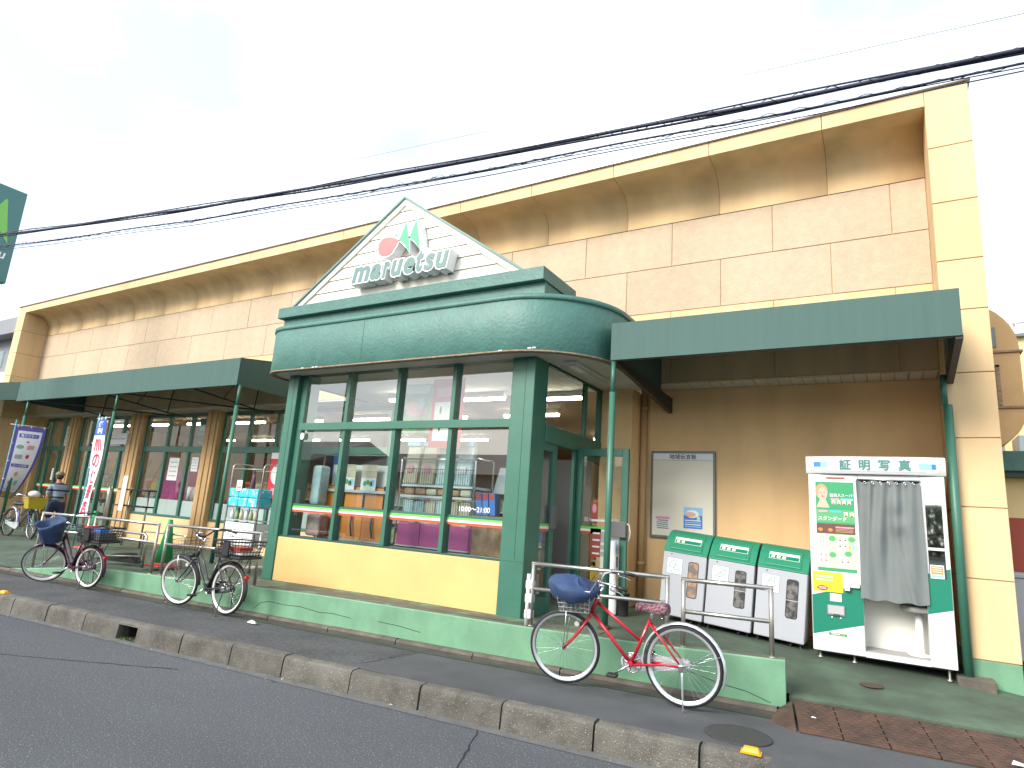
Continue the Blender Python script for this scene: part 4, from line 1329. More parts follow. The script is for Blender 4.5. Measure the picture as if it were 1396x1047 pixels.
# ================================================================== BICYCLES
def wheel(t, c, R, M_, pale_rim=True, steer=None):
    b = MB(); b.M = M_
    b.tube([(c[0] + (R - .019) * math.cos(a), c[1], c[2] + (R - .019) * math.sin(a)) for a in [2 * PI * i / 40 for i in range(40)]], .019, 'rubber', 8, closed=True)
    w = b.build('wheel', t, world=False)
    b = MB(); b.M = M_
    for s_ in (-1, 1):
        b.strip([[(c[0] + r_ * math.cos(a), c[1] + s_ * y_, c[2] + r_ * math.sin(a)) for a in [2 * PI * i / 40 for i in range(41)]] for r_, y_ in ((R - .026, .0185), (R - .041, .0155), (R - .048, .010))], 'rubber' if pale_rim == 'dark' else 'tyre_pale' if pale_rim else 'alu')
    b.build('sidewall', w, world=False)
    b = MB(); b.M = M_
    b.tube([(c[0] + (R - .046) * math.cos(a), c[1], c[2] + (R - .046) * math.sin(a)) for a in [2 * PI * i / 40 for i in range(40)]], .010, 'chrome', 6, closed=True)
    b.build('rim', w, world=False)
    b = MB(); b.M = M_
    b.cyl((c[0], c[1] - .045, c[2]), (c[0], c[1] + .045, c[2]), .018, 'chrome', 10)
    b.build('hub', w, world=False)
    b = MB(); b.M = M_
    for i in range(32):
        a = 2 * PI * i / 32 + .05; a2 = a + (.55 if i % 4 < 2 else -.55); s_ = .025 if i % 2 else -.025
        b.tube([(c[0] + .022 * math.cos(a2), c[1] + s_, c[2] + .022 * math.sin(a2)), (c[0] + (R - .045) * math.cos(a), c[1], c[2] + (R - .045) * math.sin(a))], .0012, 'chrome', 3, caps=False)
    b.build('spokes', w, kind='stuff', world=False)
    return w
def fender(t, c, R, a0, a1, M_, mt, w=.028):
    b = MB(); b.M = M_
    N = 18
    rows = []
    for r_, y_ in ((R + .010, -w), (R + .022, -w * .7), (R + .027, 0), (R + .022, w * .7), (R + .010, w)):
        rows.append([(c[0] + r_ * math.cos(a0 + (a1 - a0) * i / N), c[1] + y_, c[2] + r_ * math.sin(a0 + (a1 - a0) * i / N)) for i in range(N + 1)])
    b.strip(rows, mt)
    return b.build('mudguard', t, world=False)
def wire_basket(name, t, x0, x1, w0, w1, z0, z1, mt, M_, nx=7, ny=6, nz=5, r=.0025):
    b = MB(); b.M = M_
    xm = (x0 + x1) / 2; lx0, lx1 = (x1 - x0) / 2 * .86, (x1 - x0) / 2
    def P_(u, v, tt):
        s_ = lerp(.86, 1, tt)
        return (xm + u * (x1 - x0) / 2 * s_, v * lerp(w0, w1, tt), lerp(z0, z1, tt))
    for i in range(nz + 1):
        tt = i / nz
        b.tube([P_(-1, -1, tt), P_(1, -1, tt), P_(1, 1, tt), P_(-1, 1, tt)], r if i < nz else r * 2.4, mt, 5, closed=True, sm=False)
    for i in range(nx + 1):
        u = -1 + 2 * i / nx
        b.tube([P_(u, -1, 1), P_(u, -1, 0), P_(u, 1, 0), P_(u, 1, 1)], r, mt, 4, caps=False)
    for i in range(ny + 1):
        v = -1 + 2 * i / ny
        b.tube([P_(-1, v, 1), P_(-1, v, 0), P_(1, v, 0), P_(1, v, 1)], r, mt, 4, caps=False)
    return b.build(name, t, world=False)
def bicycle(label, loc, rz, lean, R, wb, steer, paint, style='mixte', fender_mt='alu', saddle='saddle_black', chain_mt='alu', pale=True,
            stand='side', rear_basket=False, front='cover', bar_rise=.0, reflector_=True, front_fender=True):
    t = thing('bicycle', label, 'bicycle', loc, rot=(lean, 0, rz), group='parked bicycles')
    I = Matrix.Identity(4)
    k = wb / 1.08
    bb = Vector((.455 * k, 0, .275)); ra = Vector((0, 0, R)); fa = Vector((wb, 0, R))
    hb = Vector((wb - .250, 0, R + .325)); ht = Vector((wb - .310, 0, R + .455))
    sc_ = Vector((.285 * k, 0, .665)); st = Vector((.262 * k, 0, .735))
    # steering transform about the head axis
    ax = (ht - hb).normalized()
    SM = Matrix.Translation(hb) @ Matrix.Rotation(steer, 4, ax) @ Matrix.Translation(-hb)
    # frame
    b = MB()
    b.cyl(hb, ht, .019, paint, 12)
    if style == 'mixte':
        b.tube([hb + Vector((0, 0, .02)), bb], .0165, paint, 10)
        b.tube([ht - Vector((0, 0, .03)), bb.lerp(sc_, .52)], .0145, paint, 10)
    else:
        b.tube([hb + Vector((0, 0, .03)), hb.lerp(bb, .35) + Vector((-.02, 0, -.045)), hb.lerp(bb, .7) + Vector((-.01, 0, -.045)), bb], .017, paint, 10)
        b.tube([ht - Vector((0, 0, .03)), ht.lerp(bb, .35) + Vector((-.05, 0, -.05)), ht.lerp(bb, .65) + Vector((-.05, 0, -.03)), bb.lerp(sc_, .25)], .013, paint, 10)
    b.tube([bb, sc_], .0155, paint, 10)
    for s_ in (-1, 1):
        b.tube([bb + Vector((-.03, s_ * .03, 0)), ra + Vector((.12, s_ * .055, 0)), ra + Vector((0, s_ * .062, 0))], .0105, paint, 8)
        b.tube([sc_ + Vector((.005, s_ * .018, -.02)), sc_.lerp(ra, .5) + Vector((0, s_ * .055, 0)), ra + Vector((0, s_ * .062, 0))], .009, paint, 8)
    b.cyl(bb + Vector((0, -.04, 0)), bb + Vector((0, .04, 0)), .024, paint, 12)
    fr = b.build('frame', t, world=False)
    b = MB(); b.tube([bb.lerp(sc_, .62) + Vector((.0, .0162, 0)), bb.lerp(sc_, .78) + Vector((0, .0162, 0))], .004, 'white_paper', 6); b.build('sticker', fr, world=False)
    # fork
    b = MB(); b.M = SM
    cr = hb + Vector((.012, 0, -.03))
    b.cyl(cr + Vector((0, -.055, 0)), cr + Vector((0, .055, 0)), .013, paint, 8)
    for s_ in (-1, 1):
        b.tube([cr + Vector((0, s_ * .05, 0)), cr.lerp(fa, .5) + Vector((-.018, s_ * .052, 0)), cr.lerp(fa, .8) + Vector((-.012, s_ * .054, 0)), fa + Vector((0, s_ * .055, 0))], [.012, .011, .009, .008], paint, 8)
    b.build('fork', t, world=False)
    wheel(t, tuple(ra), R, I, pale)
    wheel(t, tuple(fa), R, SM, pale)
    fender(t, tuple(ra), R, math.radians(-8), math.radians(200), I, fender_mt)
    if front_fender: fender(t, tuple(fa), R, math.radians(70), math.radians(185), SM, fender_mt)
    b = MB()
    for s_ in (-1, 1):
        a = math.radians(158 if False else 22)
        b.tube([ra + Vector((-.01, s_ * .06, 0)), ra + Vector((-(R + .02) * math.cos(a), s_ * .027, (R + .02) * math.sin(a)))], .0025, 'chrome', 5)
    b.build('mudguard_stay', t, world=False)
    # handlebar
    b = MB(); b.M = SM
    top = ht + (ht - hb).normalized() * (.13 + bar_rise)
    b.cyl(ht, top, .011, 'chrome', 10)
    b.cyl(ht - ax * .004, ht + ax * .02, .022, 'chrome', 12)
    ends = []
    for s_ in (-1, 1):
        p = [top + Vector((.03, 0, 0)), top + Vector((.045, s_ * .06, .01)), top + Vector((.02, s_ * .16, .07)), top + Vector((-.05, s_ * .235, .085)), top + Vector((-.13, s_ * .265, .075)), top + Vector((-.24, s_ * .275, .05))]
        b.tube(p, .011, 'chrome' if style == 'mixte' else 'black_plastic', 10)
        ends.append((p[-2], p[-1], s_))
    b.cyl(top + Vector((-.005, 0, 0)), top + Vector((.035, 0, 0)), .016, 'chrome', 10)
    hbj = b.build('handlebar', t, world=False)
    for p, q, s_ in ends:
        b = MB(); b.M = SM; b.tube([p.lerp(q, .2), q + (q - p).normalized() * .015], .0165, 'black_plastic', 10); b.build('grip', hbj, world=False)
        b = MB(); b.M = SM
        b.tube([p + Vector((.03, 0, -.005)), p + Vector((.02, s_ * -.005, -.04)), p + Vector((-.05, s_ * .0, -.055)), q + Vector((.02, 0, -.06))], [.009, .008, .006, .005], 'chrome', 6)
        b.build('brake_lever', hbj, world=False)
    b = MB(); b.M = SM; b.lathe([(.025, 0), (.026, .012), (.018, .028), (.005, .033)], 'chrome', 14, tuple(top + Vector((.02, .09, .045)))); b.build('bell', hbj, world=False)
    b = MB(); b.M = SM
    for s_ in (-1, 1):
        b.tube([top + Vector((-.09, s_ * .25, .06)), top + Vector((.06, s_ * .16, .12)), top + Vector((.12, s_ * .05, .02)), hb + Vector((.03, s_ * .01, .02))], .0028, 'black_plastic', 5)
    b.build('brake_cable', hbj, world=False)
    # saddle
    b = MB(); b.cyl(sc_ - (st - sc_) * .1, st + Vector((-.004, 0, .02)), .0125, 'chrome', 10); b.build('seat_post', t, world=False)
    b = MB()
    secs = []
    for i in range(9):
        q = i / 8
        x = lerp(-.14, .15, q); w_ = [.075, .098, .104, .090, .060, .038, .028, .024, .012][i]
        zt = [.012, .022, .024, .014, .006, .004, .006, .008, .0][i]
        c0 = st + Vector((x, 0, .035))
        secs.append([tuple(c0 + Vector((0, -w_, -.035))), tuple(c0 + Vector((0, -w_, .0 + zt * .4))), tuple(c0 + Vector((0, -w_ * .6, .022 + zt))), tuple(c0 + Vector((0, 0, .026 + zt))),
                     tuple(c0 + Vector((0, w_ * .6, .022 + zt))), tuple(c0 + Vector((0, w_, .0 + zt * .4))), tuple(c0 + Vector((0, w_, -.035))), tuple(c0 + Vector((0, 0, -.045)))])
    k_ = b.m(saddle)
    I_ = [[b.pt(p) for p in s_] for s_ in secs]
    for A, B in zip(I_, I_[1:]):
        for j in range(8):
            b.face((A[j], A[(j + 1) % 8], B[(j + 1) % 8], B[j]), k_, True)
    b.face(list(reversed(I_[0])), k_); b.face(I_[-1], k_)
    b.build('saddle', t, world=False)
    # drivetrain (right side of the rider: -y)
    b = MB()
    n = 16
    path_ = [(bb.x + .105 * math.cos(a), bb.z + .075 * math.sin(a)) for a in [-PI / 2 + PI * i / n for i in range(n + 1)]] + [(ra.x + .05 * math.cos(a), ra.z + .045 * math.sin(a)) for a in [PI / 2 + PI * i / n for i in range(n + 1)]]
    b.prism([tuple(p) for p in path_], -.068, -.040, chain_mt)
    b.build('chain_case', t, world=False)
    b = MB(); b.tube([(bb.x + .082 * math.cos(a), -.036, bb.z + .082 * math.sin(a)) for a in [2 * PI * i / 22 for i in range(22)]], .005, 'chrome', 5, closed=True)
    for i in range(5): b.tube([(bb.x, -.036, bb.z), (bb.x + .08 * math.cos(i * 1.2566), -.036, bb.z + .08 * math.sin(i * 1.2566))], .006, 'chrome', 5)
    for s_, dx, dz in ((1, .13, -.09), (-1, -.13, .09)):
        b.tube([bb + Vector((0, s_ * .05, 0)), bb + Vector((dx, s_ * .065, dz))], [.011, .008], 'chrome', 8)
    cr_ = b.build('crank', t, world=False)
    for s_, dx, dz in ((1, .13, -.09), (-1, -.13, .09)):
        b = MB(); c = bb + Vector((dx, s_ * .115, dz)); b.box(c.x - .045, c.x + .045, c.y - .04, c.y + .04, c.z - .012, c.z + .012, 'black_plastic'); b.build('pedal', cr_, bevel=.004, world=False)
    # stand
    b = MB()
    if stand == 'side':
        b.tube([ra + Vector((-.005, .075, .0)), ra + Vector((-.01, .085, -.06)), Vector((-.03, .085 + .055, .012))], [.012, .009, .007], 'alu', 8)
    else:
        for s_ in (-1, 1):
            b.tube([ra + Vector((0, s_ * .07, 0)), Vector((.03, s_ * .11, .02)), Vector((-.03, s_ * .15, .006))], .008, 'steel_dark', 8)
    b.build('kickstand', t, world=False)
    b = MB(); b.box(-.02, .02, .068, .10, ra.z - .03, ra.z + .03, 'chrome'); b.build('rear_brake', t, bevel=.008, world=False)
    # lamp + reflector
    b = MB(); b.M = SM; p = hb + Vector((.07, 0, .02 if style != 'mixte' else -.1)); b.lathe([(.022, -.03), (.032, .02), (.030, .03)], 'black_plastic', 12, tuple(p), 'x'); b.build('lamp', t, world=False)
    if reflector_:
        b = MB(); p = ra + Vector((-(R + .035) * math.cos(math.radians(28)), 0, (R + .03) * math.sin(math.radians(28)))); b.lathe([(.03, -.012), (.03, .012), (.02, .02)], 'reflector_red', 12, tuple(p), 'x'); b.build('reflector', t, world=False)
    b = MB(); b.M = SM; b.lathe([(.022, .018), (.022, .026)], 'tyre_pale', 12, tuple(fa + Vector((-.12, 0, .22))), 'y'); b.build('wheel_reflector', t, world=False)
    # front basket
    bx0, bx1 = wb - .27, wb + .04
    bz0, bz1 = ht.z - .10, ht.z + .10
    if front:
        wire_basket('front_basket', t, bx0, bx1, .13, .175, bz0, bz1, 'alu' if style == 'mixte' else 'steel_dark', SM, r=.0025 if style == 'mixte' else .0014)
        b = MB(); b.M = SM
        for s_ in (-1, 1): b.tube([Vector((wb - .04, s_ * .1, bz0)), fa + Vector((0, s_ * .07, 0))], .004, 'chrome', 5)
        b.build('basket_stay', t, world=False)
    if rear_basket:
        b = MB()
        for s_ in (-1, 1): b.tube([sc_ + Vector((-.02, s_ * .03, -.03)), Vector((.0, s_ * .07, 2 * R + .06)), Vector((-.22, s_ * .07, 2 * R + .06)), ra + Vector((-.0, s_ * .065, 0))], .006, 'steel_dark', 6)
        b.build('carrier', t, world=False)
        wire_basket('rear_basket', t, -.33, .13, .17, .215, 2 * R + .075, 2 * R + .285, 'black_plastic', I, 9, 8, 5, .0042)
        b = MB(); b.box(-.335, .135, -.175, .175, 2 * R + .072, 2 * R + .105, 'black_plastic'); b.build('basket_floor', t, bevel=.01, world=False)
        b = MB(); b.box(-.15, -.03, .18, .212, 2 * R + .10, 2 * R + .28, 'black_plastic'); b.build('basket_plate', t, bevel=.01, world=False)
    return t, SM, (bx0, bx1, bz0, bz1)

def cloth_cover(name, t, SM, bx, label=None, tall=.22, drop=.12, mt='blue_cloth', seed=1, flat=False):
    """a loose rain cover pulled over a basket"""
    rnd = random.Random(seed)
    bx0, bx1, bz0, bz1 = bx
    xm = (bx0 + bx1) / 2
    b = MB(); b.M = SM
    rows = []
    n = 22
    lv = [(1.10, bz1 - drop), (1.16, bz1 - drop * .4), (1.15, bz1 + .01), (.98, bz1 + .045), (.62, bz1 + tall * .42), (.25, bz1 + tall * .62), (.02, bz1 + tall * .62)]
    ph = [rnd.uniform(0, 6) for _ in range(8)]
    for li, (s_, z) in enumerate(lv):
        ring = []
        for j in range(n + 1):
            a = 2 * PI * j / n
            c_, s2 = math.cos(a), math.sin(a)
            e = 2.6
            f = (abs(c_) ** e + abs(s2) ** e) ** (-1 / e)
            wob = .018 * math.sin(3 * a + ph[0] + li * .5) + .012 * math.sin(7 * a + ph[1] - li * .9)
            zz = z + (.022 * math.sin(2 * a + ph[2] + li) + .014 * math.sin(5 * a + ph[3])) * (1 if not flat else .6)
            if 1 < li < 6: zz += .03 * c_ * s_
            ring.append((xm + c_ * f * (bx1 - bx0) / 2 * s_ + wob, s2 * f * .175 * s_ + wob * .6, zz))
        rows.append(ring)
    b.strip(rows, mt)
    return b.build(name, t, world=False)

def place(xr, yr, xf, yf):
    return math.atan2(yf - yr, xf - xr)
# red bicycle in front of the plinth
rz = place(-1.545, 5.665, -2.628, 5.627)
t, SM, bx = bicycle('red step-through bicycle with blue basket cover and floral saddle against the green plinth', (-1.545, 5.665, -.015), rz, -.07, .33, 1.085, .22, 'red_paint', 'mixte', 'alu', 'saddle_floral', 'alu', False, 'side', False, 'cover', 0, False, False)
cb_ = MB(); cb_.M = SM
xm = (bx[0] + bx[1]) / 2
def ring_(sx, sy, z, tip=0, lean=0, e=2.4, wob=.012, ph=0):
    out = []
    for j in range(33):
        a = 2 * PI * j / 32; c_, s2 = math.cos(a), math.sin(a); f = (abs(c_) ** e + abs(s2) ** e) ** (-1 / e)
        out.append((xm + lean + c_ * f * sx + wob * math.sin(5 * a + ph), s2 * f * sy + wob * math.sin(4 * a + 2 * ph), z + tip * c_ + wob * .8 * math.sin(6 * a + ph * 3)))
    return out
cb_.strip([ring_(.175, .20, bx[3] - .10, .0, .01, ph=.4), ring_(.215, .235, bx[3] - .05, .0, .01, ph=.7), ring_(.232, .25, bx[3] + .012, .035, .015, ph=1.0), ring_(.222, .243, bx[3] + .030, .042, .015, ph=1.3),
          ring_(.15, .155, bx[3] + .042, .045, .01, 2.0, .020, 2), ring_(.085, .10, bx[3] + .060, .035, .0, 2.0, .016, 2.6), ring_(.03, .035, bx[3] + .082, .01, -.01, 2.0, .006, 2.9), ring_(.003, .003, bx[3] + .088, 0, -.01, 2.0, 0)], 'blue_cloth')
cb_.build('basket_cover', t, world=False)
b = MB(); b.M = SM; b.box(xm - .02, xm + .03, .237, .240, bx[3] - .03, bx[3] - .015, 'white_paper'); b.build('maker_tag', t, world=False)
b = MB(); b.M = SM
rnd = random.Random(5)
for i in range(46):
    p = Vector((rnd.uniform(bx[0] + .03, bx[1] - .03), rnd.uniform(-.11, .12), bx[2] + rnd.uniform(.01, .09)))
    d1 = Vector((rnd.uniform(-.03, .03), rnd.uniform(-.03, .03), rnd.uniform(-.02, .02))); d2 = Vector((rnd.uniform(-.03, .03), rnd.uniform(-.02, .02), rnd.uniform(-.03, .03)))
    b.poly([p, p + d1, p + d1 + d2, p + d2], 'leaf_brown')
b.build('dry_litter', t, kind='stuff', world=False)
# black bicycle with the rear basket
rz = place(-7.30, 5.39, -8.20, 5.36)
t, SM, bx = bicycle('black bicycle with a big black rear basket, wheel-on by the green plinth', (-7.30, 5.39, -.02), rz, 0.0, .318, .98, .20, 'charcoal_paint', 'curve', 'charcoal_paint', 'saddle_black', 'black_plastic', True, 'center', True, 'wire', .03)
b = MB(); b.box(-.30, .05, -.13, .12, .76, .80, 'white_paper'); b.box(-.28, -.10, -.05, .14, .80, .85, 'goods_red'); b.build('basket_content', t, world=False)
# purple bicycle with the blue bag over the front basket
rz = place(-10.26, 5.17, -11.12, 5.02)
t, SM, bx = bicycle('purple bicycle with blue bag in front basket, front wheel turned to the street', (-10.26, 5.17, -.02), rz, -.03, .30, .93, .80, 'purple_paint', 'curve', 'purple_paint', 'saddle_black', 'purple_paint', True, 'center', True, 'wire', .02)
b = MB(); b.M = SM
rows = []
for li, (s_, z) in enumerate(((.72, bx[2] - .01), (.80, bx[2] + .06), (.98, bx[2] + .17), (1.12, bx[2] + .27), (1.10, bx[2] + .30), (1.0, bx[2] + .28), (.8, bx[2] + .20), (.1, bx[2] + .18))):
    ring = []
    for j in range(25):
        a = 2 * PI * j / 24; c_, s2 = math.cos(a), math.sin(a); f = (abs(c_) ** 3 + abs(s2) ** 3) ** (-1 / 3)
        w_ = .012 * math.sin(4 * a + li) + .008 * math.sin(9 * a - li)
        ring.append(((bx[0] + bx[1]) / 2 + c_ * f * .16 * s_ + w_, s2 * f * .19 * s_ + w_, z + .02 * math.sin(3 * a + 1) * (li > 1)))
    rows.append(ring)
b.strip(rows, 'blue_cloth'); b.build('basket_bag', t, world=False)
b = MB(); b.box(-.28, .05, -.13, .14, .72, .82, 'grey_plastic'); b.box(.02, .1, -.05, .12, .82, .90, 'goods_red'); b.box(-.25, -.12, -.02, .12, .82, .88, 'print_blue'); b.build('basket_content', t, world=False)
# blue bicycle with the yellow basket, far left, facing right
t, SM, bx = bicycle('navy bicycle with a bright yellow front basket at the far left of the porch', (-17.72, 6.93, .19), .03, -.05, .33, 1.08, -.12, 'navy_paint', 'mixte', 'alu', 'saddle_black', 'alu', 'dark', 'side', False, None)
b = MB(); b.M = SM
k = b.m('yellow_plastic')
def bkt(s_, z): return [((bx[0] + bx[1]) / 2 + c * .165 * s_, d * .19 * s_, z) for c, d in ((-1, -1), (1, -1), (1, 1), (-1, 1), (-1, -1))]
b.strip([bkt(.05, bx[2]), bkt(.78, bx[2]), bkt(1.0, bx[3] + .05), bkt(1.04, bx[3] + .05), bkt(1.04, bx[3] + .03)], 'yellow_plastic', sm=False)
b.build('front_basket', t, world=False)
b = MB(); b.M = SM; b.ball(((bx[0] + bx[1]) / 2 - .15, .0, bx[3] + .12), .12, 'white_paper', 9, 6, (1.2, 1, .7)); b.build('white_bag', t, world=False)

# ================================================================== RECYCLING BINS
def recycling_bin(label, loc, tilt, icon, trash):
    t = thing('recycling_bin', label, 'recycling bin', loc, rot=(0, tilt, 0), group='recycling bins under the awning')
    W_ = .262
    b = MB(); b.prism([(0, .07), (.55, .07), (.55, .82), (0, .82)], -W_, W_, 'bin_grey', plane='yz'); b.build('body', t, bevel=.012, world=False)
    lid = [(-.008, .815), (.56, .815), (.56, 1.065), (.36, 1.075), (.27, 1.066), (.19, 1.035), (.12, .975), (.06, .905), (.012, .845), (-.008, .830)]
    b = MB(); b.prism([tuple(p) for p in lid], -W_ - .004, W_ + .004, 'bin_green', plane='yz'); L = b.build('lid', t, bevel=.016, world=False)
    # raised rounded hatch + printed strip lying on the slope
    p0, p1 = Vector((0, .040, .880)), Vector((0, .178, 1.026))
    w = (p1 - p0).normalized(); n = Vector((0, w.z, -w.y)) * -1
    n = Vector((0, -w.z, w.y))
    def sl(a, c, h): return tuple(p0 + Vector((a, 0, 0)) + w * c + n * h)
    ln = (p1 - p0).length
    b = MB(); b.hexa([sl(-.20, -.04, -.01), sl(.20, -.04, -.01), sl(-.20, ln + .01, -.01), sl(.20, ln + .01, -.01), sl(-.19, -.035, .012), sl(.19, -.035, .012), sl(-.19, ln, .012), sl(.19, ln, .012)], 'bin_green'); b.build('hatch', L, bevel=.012, world=False)
    b = MB()
    b.poly([sl(-.16, .055, .0135), sl(.16, .055, .0135), sl(.16, .15, .0135), sl(-.16, .15, .0135)], 'print_cream')
    b.poly([sl(-.155, .06, .0142), sl(.155, .06, .0142), sl(.155, .112, .0142), sl(-.155, .112, .0142)], 'booth_green')
    for i in range(icon[1]):
        a = -.12 + i * .058
        b.poly([sl(a - .02, .072, .015), sl(a + .02, .068, .015), sl(a + .022, .100, .015), sl(a - .012, .104, .015)], 'print_cream')
    b.build('lid_print', L, world=False)
    # label with the line drawing
    b = MB()
    b.rect(-.115, .655, .19, .19, -.0015, 'text_teal'); b.rect(-.115, .655, .182, .182, -.0022, 'white_paper')
    kind_ = icon[0]
    y = -.003
    def ln_(pts, r=.0032):
        for p, q in zip(pts, pts[1:]):
            p = Vector((p[0] - .115, p[1] + .655)); q = Vector((q[0] - .115, q[1] + .655)); d = (q - p).normalized(); m_ = Vector((-d.y, d.x)) * r
            b.poly([(p.x + m_.x, y, p.y + m_.y), (p.x - m_.x, y, p.y - m_.y), (q.x - m_.x, y, q.y - m_.y), (q.x + m_.x, y, q.y + m_.y)], 'text_teal')
    if kind_ == 'tray':
        ln_([(-.07, -.01), (-.03, .065), (.02, .055), (.0, -.02), (-.07, -.01)]); ln_([(.01, .02), (.05, -.02), (.065, -.045), (.0, -.045), (-.01, -.02)])
        b.text('食品トレー', (-.115, y, .655 - .078), (1, 0, 0), (0, 0, 1), .028, 'text_teal', offset=.0003, align='CENTER')
    elif kind_ == 'bottle':
        ln_([(-.06, -.03), (.03, .05), (.05, .05), (.055, .062), (.065, .055), (.06, .04), (.055, .02), (-.03, -.055), (-.06, -.03)]); ln_([(-.03, -.004), (.0, -.03)]); ln_([(0, .022), (.026, -.004)])
        b.text('ペットボトル', (-.115, y, .655 - .078), (1, 0, 0), (0, 0, 1), .028, 'text_teal', offset=.0003, align='CENTER')
    else:
        ln_([(-.04, -.05), (-.02, .03), (.0, .05), (.005, .065), (.04, .06), (.045, .03), (.03, -.05), (-.04, -.05)]); ln_([(-.02, .03), (.045, .03)])
        b.text('牛乳パック', (-.115, y, .655 - .078), (1, 0, 0), (0, 0, 1), .028, 'text_teal', offset=.0003, align='CENTER')
    b.build('front_label', t, world=False)
    # window slot with visible contents
    b = MB()
    def rr(cx, cz, w_, h_, r, y_, mt):
        pts = []
        for (sx, sz, a0) in ((1, -1, -90), (1, 1, 0), (-1, 1, 90), (-1, -1, 180)):
            for i in range(5):
                a = math.radians(a0 + 90 * i / 4)
                pts.append((cx + sx * (w_ / 2 - r) + r * math.cos(a), y_, cz + sz * (h_ / 2 - r) + r * math.sin(a)))
        b.poly(pts, mt)
    rr(.115, .525, .125, .42, .03, -.0012, 'bin_dark'); rr(.115, .525, .108, .40, .025, -.002, trash)
    b.box(.055, .175, -.0045, -.0022, .505, .511, 'alu')
    b.build('window_slot', t, world=False)
    for sx in (-.22, .22):
        for yy in (.05, .48):
            b = MB(); b.lathe([(.022, .0), (.022, .008), (.008, .014), (.008, .07)], 'chrome', 10, (sx, yy, 0)); b.build('foot', t, world=False)
    b = MB(); b.lathe([(.03, -.012), (.03, .012)], 'black_plastic', 12, (.12, .09, .032), 'x'); b.build('caster', t, world=False)
    b = MB(); b.lathe([(.008, -.004), (.008, .001)], 'text_dark', 8, (-.16, 0, .79), 'y'); b.build('keyhole', t, world=False)
recycling_bin('leftmost grey recycling bin with green lid and food tray label', (-2.205, 7.85, .335), math.radians(4.6), ('tray', 2), 'bin_trash_tan')
recycling_bin('middle grey recycling bin with green lid and plastic bottle label', (-1.662, 7.85, .292), math.radians(4.6), ('bottle', 3), 'bin_trash')
recycling_bin('rightmost grey recycling bin with green lid and carton label, beside the photo booth', (-1.110, 7.85, .252), math.radians(4.6), ('carton', 3), 'bin_trash')

# ================================================================== PHOTO BOOTH
bo = thing('photo_booth', 'white and green identity photo booth with a grey curtain and side mirror', 'photo booth', (-.11, 7.7, .21))
BY = 7.70; BX0, BX1 = -.738, .515; BT = 2.14
b = MB()
b.box(BX0, -.255, BY, 8.46, .30, BT, 'booth_white')
b.build('left_cabinet', bo, bevel=.010)
b = MB(); b.box(.300, BX1, BY, 8.46, .30, BT, 'booth_white'); b.build('right_panel', bo, bevel=.010)
b = MB(); b.box(-.255, .300, BY, 8.46, .30, .350, 'booth_white'); b.build('floor_sill', bo)
b = MB(); b.box(-.255, .300, BY + .02, 8.44, .351, .358, 'booth_grey'); b.build('floor_mat', bo)
b = MB(); b.box(-.255, .300, 8.06, 8.10, .358, BT, 'booth_inside'); b.build('back_panel', bo)
b = MB(); b.box(-.255, .300, BY, 8.46, 2.095, BT, 'booth_white'); b.build('head_panel', bo)
# curved cap with the title
N = 16
def capy(x):
    q = (x - (BX0 + BX1) / 2) / ((BX1 - BX0) / 2 + .02)
    return BY - .055 * (1 - abs(q) ** 4) + .02
xs_ = [BX0 - .02 + (BX1 - BX0 + .04) * i / N for i in range(N + 1)]
b = MB(); k = b.m('booth_white')
prof_ = [(0, 2.145), (-.012, 2.155), (-.012, 2.32), (0, 2.335), (.05, 2.34)]
rows = [[(x, capy(x) + d, z) for x in xs_] for d, z in prof_]
b.strip(rows, 'booth_white'); 
b.strip([[(x, 8.46, 2.34) for x in xs_], [(x, capy(x) + .05, 2.34) for x in xs_]][::-1], 'booth_white', False)
b.strip([[(x, 8.46, 2.145) for x in xs_], [(x, capy(x), 2.145) for x in xs_]], 'booth_white', False)
for x in (xs_[0], xs_[-1]): b.poly([(x, capy(x), 2.145), (x, 8.46, 2.145), (x, 8.46, 2.34), (x, capy(x) + .05, 2.34)], 'booth_white')
cap = b.build('sign_cap', bo)
def cap_print(x0, x1, z0, z1, d, mt):
    b.strip([[(x0 + (x1 - x0) * i / 8, capy(x0 + (x1 - x0) * i / 8) - .012 - d, z) for i in range(9)] for z in (z0, z1)], mt, False)
b = MB()
cap_print(BX0 + .03, BX1 - .03, 2.175, 2.312, .002, 'print_grey'); cap_print(BX0 + .035, BX1 - .035, 2.18, 2.307, .0035, 'plastic_sheet')
cap_print(BX0 + .06, BX0 + .20, 2.215, 2.275, .005, 'print_sky'); cap_print(BX0 + .06, BX0 + .13, 2.22, 2.27, .006, 'print_blue')
cap_print(BX1 - .21, BX1 - .06, 2.205, 2.265, .005, 'print_sky'); cap_print(BX1 - .10, BX1 - .065, 2.21, 2.26, .006, 'print_blue')
b.build('title_strip', cap)
for i, ch in enumerate('証明写真'):
    cx = -.368 + i * .182
    b = MB(); b.btext(ch, (cx, capy(cx) - .021, 2.200), (1, 0, 0), (0, 0, 1), .118, 'text_teal', .0035, 'CENTER'); b.build('title_letter', cap)
